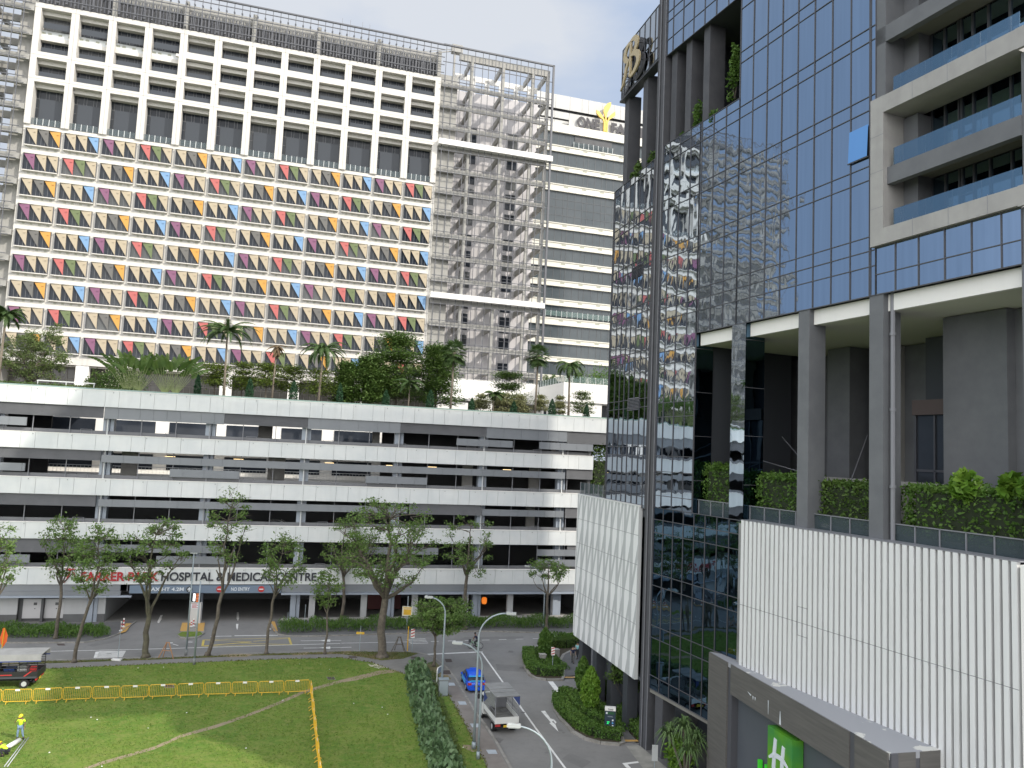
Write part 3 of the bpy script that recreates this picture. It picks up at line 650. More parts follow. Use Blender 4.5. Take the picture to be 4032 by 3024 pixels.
# open louvres on the dark glass
b = MB(XL)
for z0 in (25.9, 37.2):
    for q in range(9): b.quad((-3.3, -.08, z0 + q * .12), (-.95, -.08, z0 + q * .12), (-.95, -.01, z0 + .09 + q * .12), (-3.3, -.01, z0 + .09 + q * .12))
b.build('vent_louvre', m_steel, hot)
# corner fin
b = MB(); b.box(.78, 1.18, -.10, .6, 0, 88, 0); b.box(1.18, 1.42, .0, .6, 0, 88, 1); b.box(1.42, 1.88, -.10, .6, 0, 88, 0); b.box(1.1, 1.17, -.13, -.10, 0, 88, 2); b.box(1.80, 1.86, -.13, -.10, 0, 88, 2)
for q in range(46): b.box(.77, 1.18, -.108, -.10, 1.9 * q, 1.9 * q + .03, 1)
b.build('corner_fin', [m_hwood, m_hmull, m_steelm], hot)
# monogram on the billboard
b = MB(XL)
def stroke(pts, ws, y0, y1, mi):
    n = len(pts); lf = []; rt = []
    for i, (x, z) in enumerate(pts):
        a = pts[max(i - 1, 0)]; c = pts[min(i + 1, n - 1)]; dx, dz = c[0] - a[0], c[1] - a[1]; l_ = math.hypot(dx, dz) or 1
        lf.append((x - dz / l_ * ws[i], z + dx / l_ * ws[i])); rt.append((x + dz / l_ * ws[i], z - dx / l_ * ws[i]))
    for i in range(n - 1):
        q = [lf[i], lf[i + 1], rt[i + 1], rt[i]]
        b.slab_xz(q, y0 + i * 1e-4, y1 + i * 1e-4, mi)
def arc(cx_, cz_, rx, rz_, a0, a1, n=12): return [(cx_ + rx * math.cos(R(a0 + (a1 - a0) * i / n)), cz_ + rz_ * math.sin(R(a0 + (a1 - a0) * i / n))) for i in range(n + 1)]
def mono(y0, y1, mi, dx=0.0, dz=0.0, k=1.0):
    T_ = lambda ps: [(p[0] + dx, p[1] + dz) for p in ps]
    stroke(T_([(-3.55, 58.75), (-3.55, 57.3), (-3.55, 55.9), (-3.65, 55.6)]), [.2 * k, .17 * k, .17 * k, .2 * k], y0, y1, mi)
    bowl = arc(-3.45, 58.1, 1.25, .72, 92, -88)
    stroke(T_(bowl), [(.1 + .22 * math.sin(math.pi * i / 12)) * k for i in range(13)], y0, y1, mi)
    bowl = arc(-3.45, 56.45, 1.65, .95, 90, -92)
    stroke(T_(bowl), [(.1 + .25 * math.sin(math.pi * i / 12)) * k for i in range(13)], y0 - .002, y1 - .002, mi)
    bowl = arc(-3.65, 58.0, 1.2, .78, 90, 262)
    stroke(T_(bowl), [(.1 + .2 * math.sin(math.pi * i / 12)) * k for i in range(13)], y0 - .003, y1 - .003, mi)
    stroke(T_([(-3.9, 57.25), (-4.45, 56.7), (-4.75, 56.0), (-5.1, 55.45), (-5.65, 55.15)]), [.12 * k, .24 * k, .22 * k, .15 * k, .04], y0 - .004, y1 - .004, mi)
mono(-.72, -.58, 0); mono(-.18, -.1, 1, -.15, -.12, 1.25)
for p in ((-3.55, 58.2), (-3.55, 56.2), (-2.2, 58.1), (-1.9, 56.4), (-4.8, 58.0), (-4.7, 56.1)): b.box(p[0] - .05, p[0] + .05, -.58, -.1, p[1] - .05, p[1] + .05, 1)
b.build('monogram', [m_bronze, m_hmull], hot)
# sky terrace: columns, floor, dark back
for x0 in (-6.8, -2.7):
    b = MB(XL); b.box(x0, x0 + .95, .3, 1.5, 46.4, 55.0); b.build('sky_column', m_hwood, hot)
for x0, wd in ((2.2, .75), (4.2, .75), (6.5, .75)):
    b = MB(); b.box(x0, x0 + wd, .35, 1.75, 46.9, 55.0); b.build('sky_column', m_hwood, hot)
b = MB(XL); b.box(-7.88, .7, .08, 14, 45.6, 46.1); b.box(-7.88, .7, 13, 13.3, 20, 46.1); b.box(-7.88, -7.7, .1, 13, 18, 46.1)
b.xf = None
b.box(1.9, 11.2, .1, 14, 45.9, 46.4); b.box(1.9, 40, .1, 14, 54.9, 55.3); b.box(4.9, 11.3, 7.0, 7.3, 46.4, 54.9); b.box(4.95, 5.2, 1.8, 7.0, 46.4, 54.9); b.box(11.1, 11.28, .1, 7, 46.4, 54.9)
b.build('sky_terrace', m_hdark, hot)
b = MB(XL); b.box(-5.8, -2.8, 3.0, 3.05, 51.2, 54.9, 0)
for z in (52.4, 53.6): b.box(-5.8, -2.8, 2.9, 3.0, z, z + .22, 1)
b.box(-4.4, -4.2, 2.9, 3.0, 51.2, 54.9, 1); b.build('glass_screen', [m_railgl2, m_hmull], hot)
# bodies: what stands behind the fronts
def hw(x, y): p = FH.loc((x, y)); return (p[0], p[1])
A_, B_, C_, D_ = hw(14.0, 53.5), hw(69.4, 67.8), hw(78.5, 45.5), (31.0, .4)
b = MB()
b.prism([(A_[0] + 2.8, .3), (22.8, .3), (22.8, 3.2), (31.0, 3.2), C_, B_, (A_[0] + 2.8, 4)], 31.3, 55.2)
b.prism([(A_[0], .3), (22.8, .3), (22.8, 3.2), (31.0, 3.2), C_, B_, A_], 55.35, 84.7)
b.prism([(-7.7, 14), (11.3, 14), (11.3, 30), (-7.7, 30)], 18.3, 45.8)
b.prism([(-7.0, 11.0), (31.0, 11.0), (31.0, 44), (-3.0, 44)], 0, 31.2)
b.box(1.5, 11.3, .6, 9.5, 31.4, 45.8); b.box(1.5, 12.25, .4, 9, 4.7, 17.6); b.box(2.0, 6.7, .4, 9, 17.7, 31.1)
b.box(1.9, 8.4, .4, 6.9, 55.4, 84.6)
b.build('building_core', m_hdark, hot)
# open terrace between the columns
b = MB(); b.box(6.8, 31, .1, 11, 17.55, 17.95, 0); b.build('terrace_floor', m_hgrey, hot)
b = MB(); b.box(6.9, 30.7, .35, .6, 30.33, 31.22, 0); b.build('white_fascia', m_wt, hot)
b = MB(); b.box(6.9, 30.7, .6, 11, 30.35, 30.6, 0); b.build('terrace_ceiling', mat('pale olive ceiling', (.62, .62, .55), .8), hot)
for x0, x1, g in ((5.35, 6.8, 0), (10.94, 12.37, 0), (17.17, 18.06, 1), (22.46, 23.37, 1), (28.6, 29.2, 2)):
    b = MB()
    if g == 0:
        b.box(x0 + .02, x1, .03, 1.55, 18, 31.3, 1)
        for z in (20.5, 23.7, 26.9, 30.1): b.box(x0, x1 + .02, -.005, 1.57, z, z + .04, 0)
        o = b.build('column', [m_hmull, m_hglassD], hot)
        b = MB(); b.quad((x0, -.02, 18), (x1, -.02, 18), (x1, -.02, 31.3), (x0, -.02, 31.3)); b.build('glass_cladding', m_hglass, o)
    elif g == 1:
        b.box(x0, x1, .0, 1.25, 18, 31.3); b.build('column', [m_hgrey], hot)
b = MB(); b.bar((23.62, .4, 18), (23.62, .4, 31.3), .12, 0, 8)
for z in (21, 25, 29): b.bar((23.62, .4, z), (23.62, .4, z + .15), .16, 0, 8)
b.build('drain_pipe', m_steelm, hot)
b = MB(); b.box(30.75, 31.15, .0, 3.0, 0, 33.8); b.build('corner_column', m_hgrey, hot)
b = MB()
b.box(23.7, 27.25, 4.0, 9, 18, 30.3, 0); b.box(27.25, 31, 4.6, 9, 18, 30.3, 0); b.box(-4, 18.6, 10.6, 10.9, 18, 30.3, 0); b.box(11.2, 13.2, 8.2, 10.6, 18, 30.3, 0); b.box(14.6, 15.6, 8.6, 10.6, 18, 30.3, 2); b.box(18.6, 23.7, 8.9, 9.2, 25.9, 30.3, 1); b.box(8, 23.6, 6.6, 7.0, 18, 21.0, 3); b.box(8, 23.6, 6.4, 7.2, 21.0, 21.25, 2)
b.box(22.0, 23.68, 7.6, 8.8, 26.2, 30.3, 4)
b.build('terrace_wall', [m_hgrey, m_hdark, m_concl, m_hbrown, mat('warm grey wall', (.42, .37, .32), .8)], hot)
b = MB(); b.box(19.2, 23.6, 7.3, 7.35, 18, 25.3, 0)
for x in (19.2, 20.5, 21.8, 23.4): b.box(x, x + .12, 7.2, 7.3, 18, 25.3, 1)
b.box(19.2, 23.6, 7.2, 7.3, 21.9, 22.05, 1); b.box(19.2, 23.65, 7.0, 7.4, 25.3, 26.2, 2)
b.build('lobby_door', [m_glassd, m_hmull, mat('brown lintel', (.10, .075, .07), .6)], hot)
b = MB(); b.bar((8, 7, 24.0), (17, 2.5, 20.6), .035); b.bar((14, 9, 24.2), (18.2, 3, 20.8), .035); b.bar((8, 3, 22.6), (18, 3, 20.9), .03); b.sphere((12.2, 10.4, 24.2), .16, 0)
b.build('stay_cable', m_steelm, hot)
b = MB(); b.box(6.8, 30.7, .52, .55, 17.9, 19.15, 0)
for q in range(18): b.box(6.9 + q * 1.38, 6.96 + q * 1.38, .46, .52, 17.9, 19.2, 1)
b.box(6.8, 30.7, .46, .58, 19.15, 19.2, 1); b.build('terrace_rail', [m_railgl2, m_steelm], hot)
b = MB(); b.box(6.9, 30.6, .8, 2.6, 17.96, 18.6); b.build('planter', m_hdark, hot)
# slatted white wall
b = MB(); x = 12.97; k = 0
while x < 30.9:
    wd = .252; dz = 0
    b.box(x, x + wd, -.62, -.40, 9.0 if x < 26.6 else 2.0, 18.3, 0)
    for zz in (17.3, 13.0, 8.7, 4.4): b.box(x + wd, x + .39, -.36, -.30, zz, zz + .06, 2)
    x += .39; k += 1
b.box(12.34, 26.7, -.3, -.25, 9.0, 18.05, 1); b.box(26.7, 30.85, -.3, -.25, 2.0, 18.05, 1); b.box(12.9, 30.9, -.62, .42, 18.3, 18.34, 2)
for x, z in ((17.8, 12.3),): b.box(x + .2, x + 1.0, -.625, -.62, z, z + .03, 2); b.box(x + .2, x + 1.0, -.625, -.62, z + 1.6, z + 1.63, 2); b.box(x + .2, x + .23, -.625, -.62, z, z + 1.6, 2)
b.box(12.4, 30.8, -.623, -.62, 13.02, 13.05, 2)
b.build('slat_screen', [m_slat, m_slatb, m_steelm], hot)
b = MB(); b.box(12.4, 31, .4, 11, 0, 17.5); b.box(30.9, 31.1, -.6, 3, 0, 18.2); b.build('podium_wall', m_wt, hot)
# patterned wall
mpat = bpy.data.materials.new('patterned panel'); mpat.use_nodes = True; t = mpat.node_tree; n = t.nodes; l = t.links
bs_ = n['Principled BSDF']; bs_.inputs['Roughness'].default_value = .6
tcx = n.new('ShaderNodeTexCoord'); sx = n.new('ShaderNodeSeparateXYZ'); l.new(tcx.outputs['Object'], sx.inputs[0])
def mth(op, a, b_=None, c=None):
    q = n.new('ShaderNodeMath'); q.operation = op
    for i, v in enumerate((a, b_, c)):
        if v is None: continue
        if isinstance(v, (int, float)): q.inputs[i].default_value = v
        else: l.new(v, q.inputs[i])
    return q.outputs[0]
tri = mth('PINGPONG', mth('MULTIPLY', sx.outputs['Z'], 1 / 2.35), 1.0)
row_ = mth('FLOOR', mth('MULTIPLY', sx.outputs['Z'], 1 / 4.6)); saw = mth('FRACT', mth('MULTIPLY', sx.outputs['Z'], 1 / 4.6))
def stripes(per, slope, off, duty):
    u_ = mth('ADD', mth('MULTIPLY', sx.outputs['X'], 1 / per), mth('MULTIPLY', saw, slope)); f_ = mth('FRACT', mth('ADD', mth('ADD', u_, mth('MULTIPLY', row_, 0.0)), off + 20)); return mth('LESS_THAN', f_, duty)
both = mth('MAXIMUM', stripes(1.45, 0, 0, .34), stripes(1.45, -1.0, .30, .27))
mixp = n.new('ShaderNodeMix'); mixp.data_type = 'RGBA'; mixp.inputs['A'].default_value = (.74, .75, .75, 1); mixp.inputs['B'].default_value = (.45, .465, .47, 1)
l.new(both, mixp.inputs['Factor']); l.new(mixp.outputs['Result'], bs_.inputs['Base Color'])
b = MB(XL); b.box(-14.35, .1, -.2, .1, 4.7, 18.1, 0); b.box(-14.42, -14.36, -.24, 2, 4.9, 18.25, 1); b.box(-14.35, .12, -.24, .3, 18.1, 18.2, 1)
for z in (6.6, 8.9, 11.2, 13.5, 15.8): b.box(-14.34, .1, -.206, -.2, z, z + .03, 2)
for q, x in enumerate((-12.6, -10.4, -8.1, -5.7, -3.2, -.9)): b.box(x, x + .025, -.206, -.2, 4.7, 18.1, 2)
b.build('patterned_wall', [mpat, m_slat, m_steelm], hot)
b = MB(XL); b.box(-14.3, .6, .12, 11, 17.3, 17.9); b.box(-14.3, .6, 2.5, 3, 0, 17.3); b.box(-14.3, .6, .12, 3, 4.72, 4.95); b.build('recess_wall', m_hdark, hot)
b = MB(XL); b.box(-14.3, -8.2, .0, .03, 18.2, 19.3, 0)
for q in range(6): b.box(-14.3 + q * 1.2, -14.24 + q * 1.2, -.06, 0, 18.2, 19.35, 1)
b.build('terrace_rail', [m_railgl2, m_steelm], hot)
for x0 in (-13.6, -9.9, -6.3, -2.9):
    b = MB(XL); b.box(x0, x0 + .95, .15, 1.05, 0, 4.7); b.build('street_column', m_hdark, hot)
b = MB(); b.box(2.6, 3.6, .1, 1.2, 0, 4.6); b.build('street_column', m_hwood, hot)
b = MB(); b.box(1.9, 12.3, .05, 9, 4.3, 4.55); b.build('street_soffit', m_hbrown, hot)
b = MB(); b.box(1.9, 14, 4.5, 4.8, 0, 4.3); b.build('street_wall', m_hdark, hot)
# open vent pane, its brighter sky reflection put into the tint
b = MB(); b.quad((21.07, -.16, 39.12), (22.4, -.16, 39.12), (22.4, -.07, 40.95), (21.07, -.07, 40.95), 0); b.box(21.0, 22.45, -.15, -.06, 39.06, 39.11, 1)
b.build('open_window', [mirror_glass('sky reflection blue glass', (.38, .66, 1.0), amp=.001, vary=.03), m_hmull], hot)
# balcony part in its stone frame
b = MB()
b.box(22.75, 23.6, -.28, 1.8, 33.85, 42.05); b.box(23.6, 30.8, -.28, 1.8, 33.85, 34.72); b.box(23.6, 30.8, -.28, 1.8, 41.1, 42.03); b.box(30.8, 31.5, -.28, -.1, 33.8, 34.74); b.box(30.8, 31.5, -.28, -.1, 41.08, 42.05)
for x in (25.4, 27.4, 29.4):
    for z in (33.84, 41.09): b.box(x, x + .02, -.286, -.28, z, z + .94, 1)
for z in (35.9, 37.9, 39.9): b.box(22.75, 23.6, -.286, -.28, z, z + .02, 1)
b.build('balcony_frame', [m_hbeige, m_steelm], hot)
b = MB(); b.box(23.6, 30.8, .0, .4, 37.15, 38.08, 0); b.box(22.9, 30.8, .0, .4, 45.2, 46.12, 0); b.box(22.9, 30.8, .0, .4, 49.2, 50.1, 0)
for z_ in (38.0, 42.0, 46.05, 50.0): b.box(23.6, 30.8, .4, 3, z_ - .12, z_, 0); b.box(23.6, 30.8, .9, 2.2, z_ - .42, z_ - .13, 1)
b.box(22.9, 23.5, .0, 3, 42.1, 60, 0); b.box(23.5, 24.4, 1.4, 3, 42.1, 60, 0); b.box(23.61, 24.5, 1.2, 3, 34.8, 41, 0); b.box(30.8, 31.0, .1, 3, 34.8, 41.0, 0); b.box(24.4, 30.8, 2.9, 3.1, 34, 60, 0)
b.build('balcony_slab', [m_hgrey, m_hbrown], hot)
for z0, z1 in ((34.8, 37.55), (38.05, 41.5), (42.05, 45.6), (46.1, 49.5)):
    b = MB(); b.box(24.4, 30.75, 2.3, 2.35, z0, z1, 0)
    for x in (24.45, 25.25, 26.05, 26.2, 26.85, 27.7, 28.8, 29.75): b.box(x, x + .09, 2.2, 2.3, z0, z1, 1)
    b.box(26.05, 26.85, 2.2, 2.3, z0 + 1.3, z0 + 1.36, 1); b.build('balcony_window', [m_hwin, m_hmull], hot)
for z0, xe in ((34.74, 30.75), (38.1, 30.75), (42.05, 30.75)):
    b = MB(); b.box(23.9, xe, .12, .14, z0, z0 + .98, 0)
    for q in range(5): b.box(24.3 + q * 1.5, 24.33 + q * 1.5, .15, .17, z0, z0 + .98, 1)
    b.build('balcony_rail', [m_hbal, m_rail], hot)
b = MB(); b.box(30.9, 31.05, 3.0, 30, 31.3, 84); b.build('side_wall', m_hgrey, hot)
# ---------------------------------------------------------------- entrance canopy with the green sign
FC = Frame((13.99, 52.23), math.atan2(-16.83, 3.64))
can = thing('entrance_canopy', 'grey timber-look entrance canopy with peeling flat roof and green square H sign', 'canopy', (FC.o.x, FC.o.y, 0), FC.rz)
mwood = mat('grey timber cladding', (.125, .12, .112), .65, col2=(.085, .082, .078), ns=1.2, nd=5, stretch=(.35, .35, 6), lo=.3, hi=.7)
mroof = mat('peeling roof paint', (.30, .31, .335), .7, col2=(.56, .56, .53), ns=.55, nd=9, lo=.585, hi=.60)
cpt = [(0, 0), (17.22, 0)] + [FC.loc((20.49, 36.17)), FC.loc((15.75, 51.0))]
pr = FH.loc(FC.w(0, 0)[:2])
b = MB(); b.prism([(0.02, .02), (17.2, .02), (cpt[2][0], cpt[2][1]), (cpt[3][0], cpt[3][1])], 9.0, 9.3)
b.build('roof', mroof, can)
b = MB()
b.box(0, 2.5, -.06, .7, 0, 9.28, 0); b.box(2.5, 2.95, .05, .6, 0, 9.29, 1); b.box(2.95, 14.5, -.06, .3, 7.47, 9.28, 0); b.box(14.9, 17.16, -.06, .3, 7.0, 9.28, 0); b.box(14.5, 14.9, .0, .5, 0, 9.29, 1)
b.box(17.16, 17.3, .04, .4, 4, 9.29, 1); b.box(-.05, .0, .0, 1.8, 0, 9.28, 0)
p, q = (17.25, .0), cpt[2]
dx, dy = q[0] - p[0], q[1] - p[1]; ln = math.hypot(dx, dy)
n0 = len(b.v); bb = MB(Matrix.Translation((p[0], p[1], 0)) @ Matrix.Rotation(math.atan2(dy, dx), 4, 'Z'))
bb.box(.1, ln * .48, .0, .25, 7.0, 9.285, 0); bb.box(ln * .48, ln * .56, .03, .2, 7.0, 9.285, 1); bb.box(ln * .56, ln, .0, .25, 7.0, 9.285, 0)
b.add(bb.v, bb.f); b.m = b.m[:-len(bb.f)] + bb.m
b.build('fascia', [mwood, m_hmull], can)
b = MB(); b.box(2.95, 14.5, .5, .7, 0, 7.6); b.box(14.9, 19.5, .6, .8, 0, 7.2); b.build('recess_panel', mat('slate recess', (.085, .095, .11), .5, col2=(.075, .085, .10), ns=.3), can)
m_green = mat('sign green', (.10, .30, .015), .4, col2=(.04, .22, .05), ns=.28, lo=.4, hi=.6)
b = MB(); b.box(7.6, 10.02, -.22, .45, 3.9, 7.2, 0); o = b.build('sign_panel', m_green, can)
b = MB()
def st2(pts, ws, y0, y1):
    n = len(pts)
    for i in range(n - 1):
        (xa, za), (xb, zb) = pts[i], pts[i + 1]; dx, dz = xb - xa, zb - za; l_ = math.hypot(dx, dz); nx, nz = -dz / l_, dx / l_
        b.slab_xz([(xa + nx * ws[i], za + nz * ws[i]), (xb + nx * ws[i + 1], zb + nz * ws[i + 1]), (xb - nx * ws[i + 1], zb - nz * ws[i + 1]), (xa - nx * ws[i], za - nz * ws[i])], y0, y1)
st2([(8.42, 6.75), (8.34, 6.1), (8.28, 5.3), (8.2, 4.5)], [.13, .15, .16, .12], -.26, -.225)
st2([(9.22, 6.6), (9.12, 5.9), (9.06, 5.1), (8.96, 4.3)], [.13, .15, .16, .12], -.26, -.225)
st2([(7.82, 5.55), (8.3, 5.85), (8.8, 5.92), (9.3, 5.85), (9.8, 5.62)], [.06, .13, .14, .13, .06], -.28, -.262)
b.build('white_letter', m_signw, o)
text('H', mat('green letter', (.04, .42, .02), .4, emit=(.03, .4, .02, .25)), can, 5.85, 3.2, 1.45, .3, width=.95, depth=.2, bold=.02, name='green_letter')
b = MB(); b.poly([(7.3, -.064, 8.5), (7.33, -.064, 7.7), (7.36, -.064, 7.7), (7.38, -.064, 8.45)]); b.poly([(8.55, -.064, 8.3), (8.48, -.064, 7.55), (8.66, -.064, 7.55), (8.59, -.064, 8.25)]); b.poly([(5.0, -.064, 8.28), (5.4, -.064, 8.12), (5.5, -.064, 8.2)]); b.poly([(5.6, -.064, 8.2), (5.68, -.064, 7.95), (5.74, -.064, 8.18)]); b.poly([(5.85, -.064, 8.2), (5.92, -.064, 7.98), (5.98, -.064, 8.2)]); b.build('paint_streak', m_signw, can)
# ---------------------------------------------------------------- ground
m_asph = mat('asphalt', (.175, .173, .169), .9, col2=(.225, .221, .214), ns=.22, nd=9, lo=.3, hi=.7, bump=.3, bs=18, grime=.25)
m_grass = bpy.data.materials.new('lawn grass'); m_grass.use_nodes = True
t = m_grass.node_tree; n = t.nodes; l = t.links; bs_ = n['Principled BSDF']; bs_.inputs['Roughness'].default_value = .85; bs_.inputs['Specular IOR Level'].default_value = .2
tcn = n.new('ShaderNodeTexCoord')
def nz(scale, det, rough, lo, hi, st=(1, 1, 1)):
    mp_ = n.new('ShaderNodeMapping'); mp_.inputs['Scale'].default_value = st; l.new(tcn.outputs['Object'], mp_.inputs[0])
    a = n.new('ShaderNodeTexNoise'); a.inputs['Scale'].default_value = scale; a.inputs['Detail'].default_value = det; a.inputs['Roughness'].default_value = rough; l.new(mp_.outputs[0], a.inputs['Vector'])
    r_ = n.new('ShaderNodeMapRange'); r_.inputs['From Min'].default_value = lo; r_.inputs['From Max'].default_value = hi; l.new(a.outputs['Fac'], r_.inputs[0]); return r_.outputs[0], a.outputs['Fac']
def mixc(f, a, b_):
    x = n.new('ShaderNodeMix'); x.data_type = 'RGBA'
    for k, v in (('A', a), ('B', b_)):
        if isinstance(v, tuple): x.inputs[k].default_value = (*v, 1)
        else: l.new(v, x.inputs[k])
    l.new(f, x.inputs['Factor']); return x.outputs['Result']
g1, _ = nz(.16, 5, .6, .38, .62); c_ = mixc(g1, (.10, .185, .028), (.155, .225, .038))
g2, _ = nz(1.3, 6, .7, .42, .68); c_ = mixc(g2, c_, (.20, .225, .06))
g3, f3 = nz(5.0, 5, .75, .5, .72); c_ = mixc(g3, c_, (.055, .11, .018))
g4, _ = nz(.33, 7, .7, .66, .74); c_ = mixc(g4, c_, (.16, .135, .07))
l.new(c_, bs_.inputs['Base Color']); bm_ = n.new('ShaderNodeBump'); bm_.inputs['Strength'].default_value = .8; bm_.inputs['Distance'].default_value = .12; l.new(f3, bm_.inputs['Height']); l.new(bm_.outputs[0], bs_.inputs['Normal'])
m_verge = mat('worn verge grass', (.075, .105, .03), .9, col2=(.20, .155, .09), ns=.35, nd=8, lo=.42, hi=.62, bump=.5, bs=6)
m_path = mat('footpath concrete', (.21, .205, .195), .9, col2=(.17, .165, .155), ns=.5, nd=7, grime=.3)
m_pathb = mat('brown footpath', (.175, .155, .14), .9, col2=(.23, .21, .195), ns=.4, nd=7, grime=.3)
m_kerb = mat('kerb concrete', (.30, .29, .27), .85, col2=(.20, .19, .17), ns=1.5, nd=6)
m_paint = mat('road paint', (.72, .72, .70), .7, col2=(.5, .5, .49), ns=1.5, nd=8, lo=.5, hi=.7)
m_yel = mat('yellow road paint', (.60, .47, .10), .7, col2=(.35, .29, .12), ns=1.2, nd=8, lo=.4, hi=.7)
m_tact = mat('orange tactile paving', (.50, .30, .09), .8)
m_pave = mat('dark paving', (.10, .10, .10), .8, col2=(.13, .13, .13), ns=.4)
m_dirt = mat('bare dirt', (.30, .235, .16), .95, col2=(.22, .19, .11), ns=.8, nd=7, bump=.4, bs=5)
m_soil = mat('planting soil', (.05, .04, .025), .95)
def sheet(name, pts, z, m, base=None, kind='structure'):
    b = MB(); P_ = [(p[0], p[1], z) for p in pts]
    if base is not None: b.prism([(p[0], p[1]) for p in pts], base, z)
    else:
        a = sum(P_[i][0] * P_[(i + 1) % len(P_)][1] - P_[(i + 1) % len(P_)][0] * P_[i][1] for i in range(len(P_)))
        b.poly(P_ if a > 0 else P_[::-1])
    o = b.build(name, m)
    bm = bmesh.new(); bm.from_mesh(o.data); bmesh.ops.triangulate(bm, faces=bm.faces[:]); bm.to_mesh(o.data); bm.free()
    o['kind'] = kind; return o
b = MB(); b.quad((-2500, -2500, -.03), (2500, -2500, -.03), (2500, 3500, -.03), (-2500, 3500, -.03)); struct(b.build('ground', mat('far ground', (.12, .12, .11), .95)))
sheet('road', [(-150, -20), (90, -20), (90, 135), (-150, 135)], 0.0, m_asph)
c7 = lambda *a: [q7(x, y) for x, y in a]
c8 = lambda *a: [q8(x, y) for x, y in a]
KERB = c7((-700, 985), (360, 965), (1000, 948), (1700, 920), (2205, 905)) + c8((150, 903), (350, 905), (480, 913), (560, 932), (620, 962), (680, 1012), (740, 1085), (800, 1190), (860, 1290), (940, 1400), (1010, 1510), (1060, 1600), (1110, 1690), (1220, 1900), (1500, 2500))
LAWN = c7((-700, 1055), (360, 1022), (1000, 995), (1700, 966), (2205, 952)) + c8((100, 970), (200, 985), (345, 1040), (420, 1062), (480, 1048), (545, 1100), (640, 1150), (690, 1190), (760, 1310), (850, 1480), (940, 1659), (1060, 1900), (1300, 2500))
sheet('footpath', KERB + [(p[0], p[1]) for p in reversed(LAWN)], .115, m_path, base=-.02)
sheet('lawn', [Vector((-150, 78, 0))] + LAWN + [Vector((0, 18, 0)), Vector((-150, 10, 0))], .13, m_grass, base=-.02)
V1 = c7((-700, 1010), (360, 988), (1000, 965), (1700, 938), (2205, 928)) + c8((120, 945), (260, 970), (400, 958), (500, 925), (440, 917), (150, 912)) + c7((2205, 913), (1700, 928), (1000, 956), (360, 973), (-700, 993))
sheet('verge', V1, .122, m_verge)
sheet('verge', c8((525, 1030), (560, 985), (605, 972), (650, 1018), (712, 1090), (640, 1118), (600, 1080)), .122, m_verge)
sheet('side_footpath', c8((690, 1150), (735, 1105), (790, 1200), (850, 1300), (930, 1412), (1000, 1520), (1050, 1612), (1100, 1700), (1205, 1900), (1065, 1900), (945, 1659), (855, 1480), (765, 1310)), .121, m_pathb)
def kerb(name, pts, w=.16, h=.13, m=m_kerb, closed=False, seg=None, inner=0.0):
    b = MB(); n_ = len(pts); P_ = [Vector((p[0], p[1], 0)) for p in pts]
    L_ = []; R_ = []
    for i in range(n_):
        a = P_[(i - 1) % n_] if (closed or i) else P_[0]; c = P_[(i + 1) % n_] if (closed or i < n_ - 1) else P_[-1]
        d = (c - a).normalized(); nn = Vector((-d.y, d.x, 0)); L_.append(P_[i] + nn * (w / 2)); R_.append(P_[i] - nn * (w / 2))
    for i in range(n_ if closed else n_ - 1):
        j = (i + 1) % n_; k = max(1, int((P_[j] - P_[i]).length / .9))
        for q in range(k):
            a0, a1 = (q + .02) / k, (q + .98) / k
            v = [L_[i].lerp(L_[j], a0), R_[i].lerp(R_[j], a0), R_[i].lerp(R_[j], a1), L_[i].lerp(L_[j], a1)]
            b.add([(p.x, p.y, -.01) for p in v] + [(p.x, p.y, h) for p in v], [(0, 1, 2, 3)[::-1], (4, 5, 6, 7), (0, 1, 5, 4), (1, 2, 6, 5), (2, 3, 7, 6), (3, 0, 4, 7)])
    o = b.build(name, m); o['kind'] = 'structure'; return o
kerb('kerb', KERB, .2, .135)
FAR1 = c7((-700, 860), (0, 850), (300, 850), (550, 848), (680, 825), (760, 797), (850, 735), (880, 712))
FAR2 = c7((1745, 712), (1775, 760), (1800, 795), (1860, 806), (2000, 808), (2205, 803)) + c8((400, 790), (900, 775), (1300, 785), (1530, 787), (1900, 792), (2400, 800))
kerb('kerb', FAR1); kerb('kerb', FAR2)
bx = lambda x, y: FP.w(x, y)
sheet('forecourt', FAR1 + [bx(-22, 0), bx(-60, 0)], .11, m_pave, base=-.02)
sheet('forecourt', FAR2 + [bx(60, 0), bx(-1.8, 0)], .11, m_pave, base=-.02)
# entrance island and ramps
isl = c7((1150, 800), (1175, 780), (1185, 712), (1325, 712), (1325, 790), (1290, 815), (1220, 828), (1165, 822))
sheet('entrance_island', isl, .13, m_kerb, base=-.02); sheet('entrance_grass', c7((1150, 800), (1180, 783), (1300, 783), (1312, 800), (1280, 812), (1215, 818), (1170, 815)), .137, m_grass)
for pts in (c7((1180, 725), (1235, 725), (1225, 780), (1165, 780)), c7((1275, 725), (1328, 725), (1318, 780), (1265, 780))): sheet('tactile_paving', pts, .139, m_tact)
sheet('tactile_paving', c7((815, 728), (855, 728), (815, 782), (770, 795)), .118, m_tact)
sheet('tactile_paving', c7((1748, 715), (1780, 715), (1800, 778), (1775, 780)), .118, m_tact)
